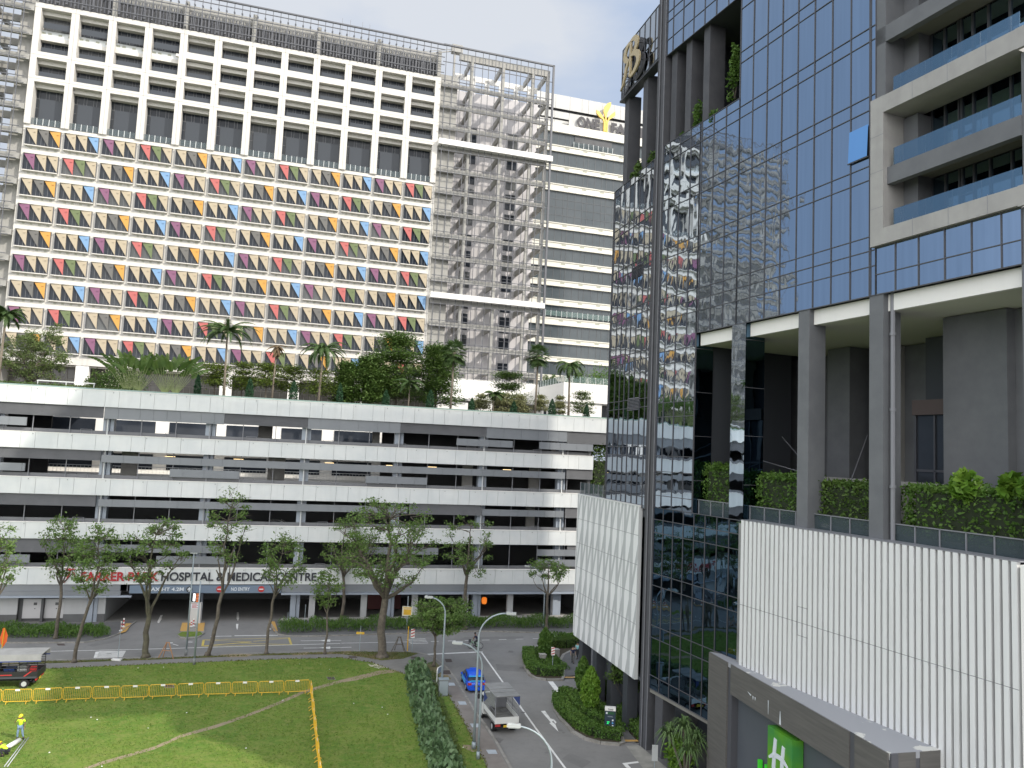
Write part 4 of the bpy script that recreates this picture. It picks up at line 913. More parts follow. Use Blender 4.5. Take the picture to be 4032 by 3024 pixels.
# markings
def line(a, b_, wd, m=m_paint, z=.004, name='road_marking'):
    a = Vector((a[0], a[1], 0)); b_ = Vector((b_[0], b_[1], 0)); d = (b_ - a).normalized(); nn = Vector((-d.y, d.x, 0)) * wd / 2
    return sheet(name, [a + nn, a - nn, b_ - nn, b_ + nn], z, m)
line(q7(-700, 925), q7(900, 890), .14); line(q7(900, 890), q7(2205, 852), .14); line(q8(0, 850), q8(430, 842), .12)
for i in range(8): line(q8(470 + i * 110, 842 - i * 3), q8(520 + i * 110, 841 - i * 3), .12)
line(q7(1365, 806), q7(1500, 804), .16); line(q7(1520, 802), q7(1800, 799), .22)
for a, b_ in (((1320, 828), (1875, 815)), ((1312, 870), (1888, 860)), ((1320, 828), (1312, 870)), ((1872, 815), (1888, 860)), ((1325, 830), (1630, 842)), ((1630, 842), (1320, 868)), ((1640, 838), (1865, 818)), ((1560, 850), (1880, 858))): line(q7(*a), q7(*b_), .24 if a[0] - b_[0] > -50 else .13, m_yel)
for i in range(6): line(q7(640 - i * 3, 905 + i * 7.6), q7(815 - i * 4, 902 + i * 7.2), .27)
line(q7(630, 905), q7(618, 945), .3); line(q7(705, 918), q7(700, 925), .5)
for y0, x0, x1 in ((835, 1948, 2212), (882, 1968, 2212)): line(q7(x0, y0), q7(x1, y0 - 3), .12); sheet('road_marking', c7((2070, y0 - 2), (2140, y0 - 10), (2140, y0 + 7)), .008, m_paint)
line(q8(0, 878), q8(65, 876), .16)
sheet('road_marking', c7((1040, 668), (1055, 668), (1045, 690), (1050, 690), (1030, 720), (1018, 715)), .004, m_paint)
sheet('road_marking', c7((1530, 725), (1545, 725), (1542, 748), (1537, 765), (1531, 748)), .004, m_paint); sheet('road_marking', c7((1535, 650), (1548, 650), (1550, 690), (1542, 706), (1533, 690)), .004, m_paint)
line(q7(1090, 848), q7(1120, 848), .3); line(q7(1120, 856), q7(1155, 865), .12); line(q7(1220, 843), q7(1248, 843), .2)
line(q8(515, 924), q8(915, 906), .34); line(q8(905, 905), q8(1270, 1415), .17); line(q8(1270, 1415), q8(1450, 1659), .17); line(q8(1450, 1659), q8(1800, 2150), .17)
line(q8(1355, 1098), q8(1415, 1175), .5)
sheet('road_marking', c8((1293, 1290), (1320, 1288), (1355, 1338), (1378, 1345), (1362, 1328), (1395, 1362), (1388, 1372), (1372, 1352), (1368, 1358), (1362, 1357), (1386, 1375), (1407, 1424), (1348, 1368), (1358, 1364)), .004, m_paint)
for i in range(4): line(q8(425 + i * 8, 826 + i * 9), q8(545 + i * 6, 822 + i * 9), .16)
for i in range(4): line(q8(1355 + i * 6, 797 + i * 6), q8(1420 + i * 8, 800 + i * 6), .25)
line(q8(918, 1383), q8(945, 1415), .15)
sheet('road_marking', c8((1820, 1628), (1950, 1612), (2212, 1608), (2212, 1617), (1960, 1622), (1855, 1636), (1880, 1662), (1850, 1662)), .008, m_paint)
m_patch = mat('newer asphalt patch', (.145, .143, .140), .9, col2=(.18, .177, .173), ns=.6, nd=7); m_stain = mat('oil stain', (.085, .082, .078), .7, col2=(.15, .148, .145), ns=1.6, nd=7, lo=.4, hi=.6)
for pts in (c8((1000, 985), (1250, 1000), (1235, 1040), (1010, 1025)), c8((760, 830), (800, 812), (1180, 806), (1180, 822)), c8((1480, 1560), (1620, 1620), (1560, 1659), (1430, 1600)), c7((560, 862), (800, 820), (830, 826), (600, 872)), c7((1900, 890), (2205, 880), (2205, 890), (1900, 900))): sheet('road_patch', pts, .003, m_patch)
for x, y, r_ in ((1185, 1012, 26), (1310, 985, 15), (1420, 1412, 16), (1440, 1430, 10), (1100, 905, 20), (1015, 1480, 34), (900, 1190, 22), (1330, 1560, 14), (1180, 1300, 12), (880, 960, 12)): sheet('oil_stain', [q8(x + r_ * (1 + .3 * math.sin(a * 3 + x)) * math.cos(a), y + r_ * .42 * (1 + .3 * math.cos(a * 2 + y)) * math.sin(a)) for a in [k * .5236 for k in range(12)]], .006, m_stain)
# drop-off paving by the hotel
sheet('hotel_forecourt', c8((1845, 1515), (1930, 1512), (2110, 1659), (2200, 1750), (2060, 1800)), .012, mat('worn concrete strip', (.33, .32, .29), .9, col2=(.22, .22, .20), ns=.9, nd=7))
sheet('hotel_paving', c8((1930, 1510), (1975, 1500), (2400, 1440), (2700, 1700), (2500, 1950), (2200, 1750)), .010, m_pave)
sheet('hotel_paving', c8((1440, 1097), (1530, 1130), (1500, 1155), (1450, 1100)), .010, m_path)
sheet('hotel_paving', c8((1445, 1075), (1445, 1010), (1380, 985), (1450, 900), (1560, 830), (1900, 800), (1990, 900), (1700, 950), (1750, 1250), (1905, 1500), (1830, 1495), (1700, 1180), (1530, 1060)), .115, m_pave, base=-.02)
line(q8(1440, 1079), q8(1520, 1079), .32, m_tact, .125, 'tactile_paving'); line(q8(1828, 1492), q8(1930, 1492), .36, m_tact, .125, 'tactile_paving')
ISA = c8((1180, 960), (1192, 1012), (1222, 1062), (1262, 1082), (1330, 1092), (1432, 1092), (1440, 1072), (1440, 1040), (1400, 1000), (1440, 930), (1560, 870), (1560, 815), (1380, 840), (1260, 880), (1200, 915))
ISB = c8((1378, 1240), (1382, 1285), (1420, 1345), (1500, 1430), (1580, 1475), (1680, 1503), (1800, 1512), (1828, 1500), (1800, 1430), (1760, 1330), (1720, 1190), (1560, 1150), (1440, 1175), (1395, 1200))
for I_ in (ISA, ISB): sheet('planting_bed', I_, .12, m_soil, base=-.02); kerb('kerb', I_, .3, .16, closed=True)
sheet('planting_bed', c8((1790, 1305), (1850, 1310), (1930, 1400), (1975, 1490), (1930, 1500), (1850, 1410)), .13, m_soil, base=-.02)
def inside(P_, poly):
    x, y = P_[:, 0], P_[:, 1]; c = np.zeros(len(P_), bool); n_ = len(poly)
    for i in range(n_):
        x1, y1, x2, y2 = poly[i][0], poly[i][1], poly[(i + 1) % n_][0], poly[(i + 1) % n_][1]
        k = ((y1 > y) != (y2 > y)) & (x < (x2 - x1) * (y - y1) / (y2 - y1 + 1e-12) + x1); c ^= k
    return c
LM0 = [leafmat('grass blade', (.10, .19, .028), (.20, .265, .055), .7), leafmat('dry grass blade', (.16, .15, .06), (.12, .15, .04), .8)]
rng0 = np.random.default_rng(3)
# worn path across the lawn, bare patches
dp = [(520, 1690), (640, 1645), (800, 1600), (1000, 1540), (1170, 1465), (1400, 1400), (1600, 1330), (1800, 1250), (1960, 1180), (2100, 1135), (2212, 1105)]
up_ = [q7(x, y - 8 - (i % 3)) for i, (x, y) in enumerate(dp)] + c8((100, 1072), (250, 1035), (340, 1030)); dn_ = [q7(x, y + 9 + (i % 2) * 2) for i, (x, y) in enumerate(dp)] + c8((100, 1100), (250, 1062), (375, 1044))
sheet('dirt_path', up_ + dn_[::-1], .136, m_dirt)
for pts in (c7((1420, 935), (1500, 925), (1640, 930), (1600, 947), (1480, 950)), c7((1880, 925), (2000, 915), (1990, 935), (1900, 938)), c8((0, 912), (60, 908), (60, 928), (0, 930))): sheet('bare_patch', pts, .129, m_dirt)
sheet('bare_patch', c8((160, 988), (215, 990), (300, 1018), (240, 1024), (190, 1010)), .137, mat('pale sand', (.5, .46, .38), .9, col2=(.12, .16, .05), ns=1.3, nd=8, lo=.5, hi=.56))
sheet('bare_patch', c8((780, 1520), (850, 1522), (915, 1560), (850, 1568), (800, 1545)), .137, m_dirt)
# ---------------------------------------------------------------- foliage
LM = {'street': leafmat('street tree leaf', (.085, .165, .035), (.17, .25, .07)), 'dark': leafmat('dark green leaf', (.05, .11, .022), (.115, .18, .04)),
      'hedge': leafmat('hedge leaf', (.05, .12, .02), (.12, .21, .04)), 'bright': leafmat('bright leaf', (.085, .20, .02), (.17, .28, .035)), 'palm': leafmat('palm leaf', (.04, .085, .025), (.09, .14, .045)),
      'tier': leafmat('tier tree leaf', (.08, .14, .02), (.17, .22, .04)), 'pale': leafmat('variegated leaf', (.22, .24, .10), (.33, .33, .18)), 'cyp': leafmat('conifer leaf', (.018, .06, .025), (.035, .09, .04)),
      'blue': leafmat('broad shrub leaf', (.08, .15, .065), (.19, .28, .14), .4), 'olive': leafmat('olive leaf', (.085, .13, .04), (.16, .21, .07)), 'dead': leafmat('dead frond', (.16, .11, .06), (.24, .18, .11)), 'cyc': leafmat('dragon tree leaf', (.06, .12, .04), (.16, .24, .09))}
m_bark = mat('bark', (.14, .12, .095), .9, col2=(.08, .07, .055), ns=3, bump=.6, bs=6)
m_barkm = mat('mossy bark', (.12, .115, .075), .9, col2=(.07, .06, .045), ns=2, bump=.6, bs=6)
m_palmt = mat('palm trunk', (.20, .17, .13), .85, col2=(.13, .11, .085), ns=3)
def leaves(C_, rng, size=.28, asp=.5, flat=0.0, name='crown', m=None, parent=None, droop=0.0, up=False):
    """one small pointed blade per point of C_"""
    C_ = np.asarray(C_, float); n_ = len(C_)
    d = rng.normal(size=(n_, 3)); d[:, 2] *= (1 - flat); d[:, 2] -= droop
    if up: d[:, 2] = np.abs(d[:, 2]) + .9
    d /= np.linalg.norm(d, axis=1)[:, None] + 1e-9
    e = rng.normal(size=(n_, 3)); e[:, 2] *= (1 - flat * .9); e -= d * (e * d).sum(1)[:, None]; e /= np.linalg.norm(e, axis=1)[:, None] + 1e-9
    s_ = size * rng.uniform(.6, 1.35, n_)[:, None]
    a = C_ - d * s_ * .5; c = C_ + d * s_ * .5; w1 = C_ + e * s_ * asp * .5 - d * s_ * .05; w2 = C_ - e * s_ * asp * .5 - d * s_ * .05
    V = np.stack([a, w2, c, w1], 1).reshape(-1, 3)
    me = bpy.data.meshes.new(name); me.vertices.add(4 * n_); me.vertices.foreach_set('co', V.reshape(-1)); me.loops.add(4 * n_); me.loops.foreach_set('vertex_index', np.arange(4 * n_, dtype=np.int32))
    me.polygons.add(n_); me.polygons.foreach_set('loop_start', np.arange(0, 4 * n_, 4, dtype=np.int32)); me.polygons.foreach_set('loop_total', np.full(n_, 4, dtype=np.int32)); me.update(calc_edges=True); me.validate()
    if m: me.materials.append(m)
    o = bpy.data.objects.new(name, me); sc.collection.objects.link(o)
    if parent: o.parent = parent
    return o
def tufts(name, label, poly, n_, m, size, edge=None):
    xs_ = [p[0] for p in poly]; ys_ = [p[1] for p in poly]; P_ = np.stack([rng0.uniform(max(min(xs_), -48), min(max(xs_), 12), n_), rng0.uniform(max(min(ys_), 45), min(max(ys_), 95), n_)], 1); P_ = P_[inside(P_, poly)]
    k = np.sin(P_[:, 0] * .9 + np.sin(P_[:, 1] * .7) * 2) * np.sin(P_[:, 1] * .55 + P_[:, 0] * .3) > -.35 - rng0.random(len(P_)) * .6; P_ = P_[k]
    C_ = np.concatenate([P_, np.full((len(P_), 1), .15)], 1); o = leaves(C_, rng0, size, .45, 0, name, m, None, up=True); o['kind'] = 'stuff'; o['label'] = label; return o
def limb(b, a, c, r0, r1, rr, sag=.12, k=4, m=0):
    a = Vector(a); c = Vector(c); L_ = (c - a).length; pts = []
    j = Vector((rr.uniform(-1, 1), rr.uniform(-1, 1), rr.uniform(-.4, .8))) * L_ * sag
    for i in range(k + 1):
        t = i / k; pts.append(a.lerp(c, t) + j * math.sin(math.pi * t) + Vector((rr.uniform(-1, 1), rr.uniform(-1, 1), rr.uniform(-1, 1))) * L_ * .02 * (0 < i < k))
    b.tube(pts, [r0 + (r1 - r0) * i / k for i in range(k + 1)], 6, m, cap=False); return pts
def street_tree(name, label, base, H, rx, zc, rz_, fork, seed, r0=.2, nl=5, clumps=46, per=56, size=.27, clr=.54, leafm='street', lean=(0, 0), off=(0, 0), group='street trees along the road', cat='tree', twig=True, bark=None, flat=0.2, hollow=.45):
    rr = random.Random(seed); rng = np.random.default_rng(seed)
    o = thing(name, label, cat, (base[0], base[1], base[2] if len(base) > 2 else 0), 0, group)
    b = MB(); top = Vector((lean[0], lean[1], fork)); limb(b, (0, 0, -.1), top, r0, r0 * .72, rr, .04, 5); b.tube([(0, 0, -.05), (0, 0, .35)], [r0 * 1.6, r0 * 1.0], 8, 0)
    cc = Vector((lean[0] + off[0], lean[1] + off[1], zc)); cl = []; tries = 0
    while len(cl) < clumps and tries < 4000:
        tries += 1
        v = Vector((rr.gauss(0, 1), rr.gauss(0, 1), rr.gauss(0, 1))).normalized() * (hollow + (1 - hollow) * rr.random() ** .6)
        p = cc + Vector((v.x * rx, v.y * rx, v.z * rz_))
        if p.z < fork * .8: continue
        if any((p - q).length < clr * 1.05 for q in cl): continue
        cl.append(p)
    hubs = []
    for i in range(nl):
        a = 2 * math.pi * (i + rr.random() * .6) / nl; h = rr.uniform(.15, .62)
        p = Vector((cc.x + math.cos(a) * rx * .55, cc.y + math.sin(a) * rx * .55, fork + (zc + rz_ * .55 - fork) * h)); pts = limb(b, top + Vector((0, 0, -fork * .12 * rr.random())), p, r0 * .5, r0 * .24, rr, .1, 5); hubs += pts[2:]
    pts = limb(b, top, cc + Vector((0, 0, rz_ * .5)), r0 * .6, r0 * .18, rr, .06, 6); hubs += pts[2:]
    for p in cl:
        q = min(hubs, key=lambda h_: (h_ - p).length + max(0, h_.z - p.z) * .8); limb(b, q, p, r0 * .17, .02, rr, .12, 3)
        if twig:
            for _ in range(3): limb(b, q.lerp(p, .6), p + Vector((rr.gauss(0, clr * .7), rr.gauss(0, clr * .7), rr.gauss(0, clr * .4))), r0 * .08, .012, rr, .1, 2)
    b.build('trunk', bark or m_bark, o, True)
    P_ = np.array([tuple(p) for p in cl]); idx = rng.integers(0, len(P_), clumps * per)
    rad = clr * (rng.uniform(.55, 1.25, len(P_)))[idx][:, None]
    g = rng.normal(size=(len(idx), 3)) * np.array([.62, .62, .42]); leaves(P_[idx] + g * rad, rng, size, .5, flat, 'crown', LM[leafm], o)
    return o
tufts('grass', 'short lawn grass', [(p[0], p[1]) for p in [Vector((-150, 78, 0))] + LAWN + [Vector((0, 18, 0)), Vector((-150, 10, 0))]], 60000, LM0[0], .15)
tufts('verge_grass', 'rough worn grass along the kerb verge', [(p[0], p[1]) for p in V1], 60000, LM0[1], .14)
er = []
for i in range(len(LAWN) - 1):
    a_, c_ = LAWN[i], LAWN[i + 1]; k_ = int((c_ - a_).length * 14)
    for q in range(k_): t_ = rng0.random(); er.append(((a_ + (c_ - a_) * t_).x + rng0.normal() * .11, (a_ + (c_ - a_) * t_).y + rng0.normal() * .11, .16))
o = leaves(np.array(er), rng0, .2, .5, 0, 'grass_edge', LM0[1], None, up=True); o['kind'] = 'stuff'; o['label'] = 'ragged grass edge along the footpath'
def HT(base, px, py): return height_at(base, px, py)
def pxw(base, px): return px / FPX * base.y                                    # image width in photo pixels -> metres there
c7p = lambda x, y: (x * .6076, 2016 + y * .6076)
TS = [  # base px, top px, crown half width px, crown bottom px (y), fork px y, seed, extras
 ('young_rain_tree', 'slim street tree with a leaning trunk, second from the left in the front row', (292, 2608), (310, 2035), 92, 2370, 2360, 1, dict(lean=(1.0, 0), off=(.3, 0), clumps=52, nl=4)),
 ('street_tree', 'slim tree rooted in the far hedge, partly behind the leaning front tree', (219, 2514), (200, 2012), 88, 2290, 2290, 2, dict(off=(-.2, 0), clumps=46, r0=.2)),
 ('street_tree', 'stout mossy trunk forking low into three upright limbs, by the car park entrance', (574, 2587), (590, 2022), 135, 2330, 2420, 3, dict(r0=.33, nl=4, clumps=50, bark=1)),
 ('street_tree', 'tallest thin tree with a sparse airy crown, beside the entrance island', (817, 2581), (863, 1902), 85, 2260, 2330, 4, dict(lean=(1.0, 0), off=(.3, 0), clumps=40, per=44, r0=.24, clr=.55)),
 ('street_tree', 'short straight street tree in front of the yellow road box', (1048, 2575), (1088, 2085), 98, 2320, 2330, 5, dict(lean=(.5, 0), off=(.6, 0), clumps=40, r0=.18)),
 ('street_tree', 'smallest street tree with a thin stem, left of the big spreading tree', (1279, 2575), (1290, 2215), 62, 2390, 2400, 6, dict(clumps=24, clr=.5, r0=.13, nl=3)),
 ('spreading_tree', 'largest spreading street tree with a thick trunk at the road corner', (1505, 2587), (1535, 1935), 232, 2330, 2330, 7, dict(r0=.5, nl=8, clumps=92, per=78, clr=.72)),
 ('street_tree', 'tree behind and left of the big spreading tree, rooted on the far side', (1340, 2445), (1300, 2005), 110, 2270, 2260, 8, dict(clumps=44, r0=.24)),
 ('street_tree', 'open crowned tree behind the small round tree, far side of the road', (1830, 2478), (1850, 1990), 122, 2290, 2250, 9, dict(clumps=34, per=70, r0=.26, off=(.2, 0))),
 ('street_tree', 'low crooked tree against the white band, left of the patterned wall', (2152, 2475), (2165, 2200), 105, 2290, 2330, 10, dict(clumps=26, per=70, r0=.2, nl=4)),
 ('street_tree', 'tree cut by the left edge of the photo, only its right branches showing', (-45, 2610), (-20, 2050), 85, 2330, 2360, 11, dict(clumps=38)),
]
for nm, lb, bp, tp, hwid, cb, fk, sd_, kw in TS:
    bs = G(*bp, .12); H = HT(bs, *tp); zb = HT(bs, tp[0], cb); rz_ = max(.8, (H - zb) / 2 * .92); rx = pxw(bs, hwid); kw = dict(kw)
    if kw.pop('bark', 0): kw['bark'] = m_barkm
    k0 = kw.pop('r0', .19)
    street_tree(nm, lb, bs, H, rx * .88, (H + zb) / 2, rz_, HT(bs, bp[0], fk), sd_ * 13, r0=k0, **kw)
bs = G(1707, 2624, .12); H = HT(bs, 1700, 2338)
street_tree('round_tree', 'small dense round-headed tree on the corner verge beside a lamp post', bs, H, pxw(bs, 112), H - 2.1, 1.75, H * .42, 77, r0=.15, nl=5, clumps=70, per=130, size=.24, clr=.55, hollow=.2, off=(.6, 0))
# ---- roof garden
ZD = 26.35
def roofpt(px, back):                     # on the roof deck, along the sight line column px
    x_, _ = FP.hit(px, 1600, back); p = FP.w(x_, back, ZD); return p
def frond(b, base, az, L_, el, droop, nleaf=16, lw=.5, m=0, wid=.07):
    base = Vector(base); pts = []; p = base.copy(); e = el; st = L_ / 8
    for i in range(9):
        pts.append(p.copy()); p = p + Vector((math.cos(az) * math.cos(e), math.sin(az) * math.cos(e), math.sin(e))) * st; e -= droop / 8
    b.tube(pts, [.035 * (1 - i / 9) + .008 for i in range(9)], 4, m, cap=False)
    sd2 = Vector((-math.sin(az), math.cos(az), 0))
    for i in range(nleaf):
        t = .12 + .88 * i / nleaf; k = t * 8; j = min(7, int(k)); q = pts[j].lerp(pts[j + 1], k - j); d = (pts[j + 1] - pts[j]).normalized(); ll = lw * math.sin(math.pi * min(1, .18 + t * .85)) + .08
        for s_ in (-1, 1):
            tip = q + (sd2 * s_ * .8 + d * .55 + Vector((0, 0, -.35))).normalized() * ll; a = q + d * wid; b.add([q - d * .01, a, tip], [(0, 1, 2)], m)
def palm(label, base, H, rad, seed, nf=26, leafm='palm', droop=1.9, el0=1.15, tr=.16, name='royal_palm', group='palms on the roof garden', lw=.55, dead=False, cshaft=True):
    rr = random.Random(seed); o = thing(name, label, 'palm tree', tuple(base), 0, group)
    b = MB(); ln_ = rr.uniform(-.25, .25); b.tube([(0, 0, -.2), (ln_ * .3, 0, H * .4), (ln_, 0, H)], [tr * 1.25, tr, tr * .7], 8); b.build('trunk', m_palmt, o, True)
    if cshaft and not dead: b = MB(); b.tube([(ln_, 0, H - .1), (ln_, 0, H + .75)], [tr * .8, tr * .4], 8); b.build('crownshaft', mat('green shaft', (.16, .22, .07), .5), o, True)
    b = MB()
    for i in range(nf):
        az = 2 * math.pi * (i * .382 + rr.random() * .08); u_ = i / nf; el = el0 - u_ * (1.0 if not dead else 2.4) - (.9 if dead else 0)
        frond(b, (ln_, 0, H + .5 * (not dead)), az, rad * 1.35 * rr.uniform(.85, 1.15) * (.6 if dead else 1), el, droop * rr.uniform(.8, 1.1) * (.4 if dead else 1), 26, lw * (1.15 if not dead else .6), 0, .16)
    b.build('crown', LM[leafm], o); return o
def fanpalm(label, base, H, rad, seed, group='fan palms on the roof garden'):
    rr = random.Random(seed); o = thing('fan_palm', label, 'palm tree', tuple(base), 0, group)
    b = MB(); b.tube([(0, 0, -.2), (.1, 0, H * .5), (.15, 0, H)], [.17, .13, .12], 8); b.tube([(.15, 0, H - .6), (.15, 0, H + .1)], [.13, .26], 8); b.build('trunk', m_palmt, o, True)
    b = MB()
    for i in range(34):
        az = 2 * math.pi * (i * .382 + rr.random() * .05); el = 1.3 - 2.3 * i / 34; L_ = rad * rr.uniform(.40, .58); c = Vector((.15, 0, H + .1)); d = Vector((math.cos(az) * math.cos(el), math.sin(az) * math.cos(el), math.sin(el))); q = c + d * L_
        b.tube([c, q], [.03, .02], 4, cap=False); sd2 = Vector((-math.sin(az), math.cos(az), 0)); up2 = d.cross(sd2).normalized(); fr = rad * .55
        for k in range(15):
            a = -1.35 + 2.7 * k / 14; dir_ = (d * math.cos(a) + sd2 * math.sin(a)).normalized(); tip = q + dir_ * fr * (1 - .12 * abs(a)) + Vector((0, 0, -.18 - .2 * rr.random())) * fr; wv = dir_.cross(up2).normalized() * .034 * rad; md = q.lerp(tip, .55); b.add([q, md + wv, tip, md - wv], [(0, 1, 2, 3)])
    b.build('crown', LM['palm'], o); return o
def topz(base, px, py): return height_at(base, px, py)
c4p = lambda x, y: (x * .6076, 1008 + y * .6076); c5p = lambda x, y: (1344 + x * .6076, 1008 + y * .6076)
def rp(label, bx_, cx_, cy_, back, rad, seed, f=palm, **k):
    bs = roofpt(bx_, back); H = topz(bs, cx_, cy_) - .4; return f(label, bs, H, pxw(bs, rad) * 1.05, seed, **k)
rp('tallest feathery palm on the roof garden, left of the dead palm', *[c4p(1445, 0)[0]], *c4p(1470, 505), 3.5, 90, 21)
rp('dead palm with hanging brown fronds on the roof garden', *[c4p(1757, 0)[0]], *c4p(1790, 560), 3.5, 60, 22, leafm='dead', dead=True, nf=22, tr=.12, name='dead_palm')
rp('feathery palm right of the dead palm on the roof garden', *[c4p(2060, 0)[0]], *c4p(2078, 625), 3.5, 80, 23, droop=2.4)
rp('short areca palm in front of the big dark roof trees', *[c5p(432, 0)[0]], *c5p(430, 840), 2.5, 48, 24, nf=14, name='areca_palm', tr=.09)
rp('drooping foxtail palm in front of the white annex', *[c5p(1474, 0)[0]], *c5p(1505, 720), 3.5, 58, 25, nf=20, droop=2.7, el0=1.0, name='foxtail_palm')
rp('palm cut by the left edge of the photo above the roof parapet', -18, *c4p(-12, 395), 4, 70, 26)
rp('fan palm on the roof garden in front of the steel screen, left one', *[c5p(706, 0)[0]], *c5p(728, 610), 3.0, 62, 27, f=fanpalm)
rp('fan palm on the roof garden beside the white annex, right one', *[c5p(1255, 0)[0]], *c5p(1283, 630), 3.0, 58, 28, f=fanpalm)
rp('small palm in front of the pale tiered trees', *[c5p(985, 0)[0]], *c5p(985, 905), 2.2, 36, 29, nf=12, tr=.07, name='areca_palm')
# traveller's palms
for i, (px_, lb) in enumerate(((c4p(850, 0)[0], "wide green fan of banana-like leaves on the roof edge, left one"), (c4p(1095, 0)[0], "wide green fan of banana-like leaves on the roof edge, right one"))):
    bs = roofpt(px_, 2.2); o = thing('travellers_palm', lb, 'palm tree', tuple(bs), FP.rz, 'fan shaped palms on the roof edge'); rr = random.Random(40 + i); H = topz(bs, *c4p(930, 600))
    for s_ in (-.62, .62):
        b = MB(); b.tube([(s_, 0, -.1), (s_, 0, 1.0)], [.32, .4], 8, 0); b.build('trunk', mat('orange green sheath', (.30, .24, .05), .5, col2=(.15, .20, .05), ns=2), o, True)
        b = MB()
        for k in range(15):
            a = -.66 + 1.32 * k / 14; d = Vector((math.sin(a), rr.uniform(-.12, .12), math.cos(a))); L_ = (H - 1.0) * rr.uniform(.48, .62); c = Vector((s_ + math.sin(a) * .22, 0, .9)); q = c + d * L_
            b.tube([c, q], [.05, .025], 4, 1, cap=False); w_ = Vector((d.z, rr.uniform(-.8, .8), -d.x)).normalized() * rr.uniform(.24, .32); ll = L_ * rr.uniform(.7, 1.05)
            prev = None
            for g in range(9):
                t_ = g / 8; p = q + d * ll * t_ + Vector((math.sin(a) * .3, 0, -.35)) * ll * t_ * t_; ww = w_ * (math.sin(math.pi * min(1, .12 + t_ * .88)) ** .6); cur = (p + ww, p - ww)
                if prev and g % 1 == 0: b.add([prev[0], cur[0].lerp(prev[0], .12), p, prev[2]], [(0, 1, 2, 3)]); b.add([prev[2], p, cur[1].lerp(prev[1], .12), prev[1]], [(0, 1, 2, 3)])
                prev = (cur[0], cur[1], p)
        b.build('leaf_fan', [LM['dark'], mat('pale stalk', (.20, .25, .09), .5)], o)
# tiered trees
def tier_tree(label, base, H, rad, seed, leafm='tier', tiers=6, per=900, z0=.35, name='tiered_tree', r0=.12, size=.24, group='tiered trees on the roof garden', dense=1.0, taper=.5, vs=0.0):
    rr = random.Random(seed); rng = np.random.default_rng(seed); o = thing(name, label, 'tree', tuple(base), 0, group)
    b = MB(); limb(b, (0, 0, -.2), (rr.uniform(-.2, .2), 0, H * .96), r0, .03, rr, .03, 5); P_ = []
    for k in range(tiers):
        t = k / max(1, tiers - 1); z = H * (z0 + (1 - z0) * t * .97) + (rr.uniform(-.3, .3) if vs else 0); r_ = rad * (1 - taper * t ** (2.2 if vs else 1)) * (.62 + .38 * rr.random()); nb = 7 + (2 if vs else 0)
        for j in range(nb):
            a = 2 * math.pi * (j + rr.random()) / nb; q = Vector((math.cos(a) * r_ * rr.uniform(.6, 1), math.sin(a) * r_ * rr.uniform(.6, 1), z + r_ * rr.uniform(.04, .22))); limb(b, (0, 0, z - .15 * H * .3), q, r0 * .3, .015, rr, .06, 3)
            n_ = int(per * dense / nb)
            tt = rng.uniform(.25, 1.05, n_) ** .7; sp = rad * .17; g = rng.normal(size=(n_, 3)) * np.array([sp, sp, .09 * (1 + rad * .12) + vs * .5])
            P_.append(np.array([[0, 0, z]]) * (1 - tt)[:, None] + np.array([tuple(q)]) * tt[:, None] + g)
    b.build('trunk', m_bark, o, True); leaves(np.concatenate(P_), rng, size, .55, .75, 'crown', LM[leafm], o); return o
for i, (x, yt, yb, wd) in enumerate(((1385, 715, 885, 95), (1560, 722, 890, 80), (1720, 722, 895, 105), (1880, 735, 905, 90), (2060, 760, 920, 110))):
    bs = roofpt(c4p(x, 0)[0], 5 + (i % 2)); tier_tree(['spreading tiered tree left of the tallest palm', 'tiered tree just right of the tallest palm', 'bright tiered tree left of the dead palm trunk', 'tiered tree between the dead palm and the feathery palm', 'tiered tree behind the feathery palm'][i], bs, topz(bs, *c4p(x, yt)), pxw(bs, wd * .62) * 1.25, 50 + i, tiers=5, per=900, z0=.5, vs=.2, taper=.25)
for i, (x, yt, wd, back, lb) in enumerate(((345, 525, 175, 9, 'largest dark tiered tree on the roof garden'), (610, 600, 150, 10, 'dark tiered tree right of the largest one'), (170, 680, 130, 7, 'dark tiered tree left of the largest one'), (20, 720, 90, 6, 'low dark tiered tree at the left of the dark clump'))):
    bs = roofpt(c5p(x, 0)[0], back); tier_tree(lb, bs, topz(bs, *c5p(x, yt)), pxw(bs, wd * .62) * 1.15, 60 + i, leafm='dark', tiers=8, per=2600 if i < 3 else 1500, z0=.25, name='roof_tree', r0=.2, taper=.42, size=.30, group='dark trees on the roof garden', vs=.42)
for i, (x, yt, wd, lf, lb) in enumerate(((1075, 762, 120, 'dark', 'open tiered tree against the white lobby wall'), (905, 908, 60, 'pale', 'pale yellow tiered tree right of the kiosk'), (1040, 905, 85, 'pale', 'pale yellow tiered tree below the open tiered tree'), (1150, 912, 65, 'pale', 'pale yellow tiered tree left of the right fan palm'), (1290, 910, 50, 'pale', 'pale thin tiered tree right of the fan palm'), (1415, 918, 42, 'pale', 'palest thin tiered tree by the annex wall'), (1560, 895, 75, 'olive', 'flat topped tree in front of the annex corner'))):
    bs = roofpt(c5p(x, 0)[0], 4.5 if i else 7); tier_tree(lb, bs, topz(bs, *c5p(x, yt)), pxw(bs, wd * .62) * 1.35, 70 + i, leafm=lf, tiers=6 if i == 0 else 5, per=1300 if i == 0 else 620, z0=.4, r0=.1 if i == 0 else .06, size=.24, vs=.10)
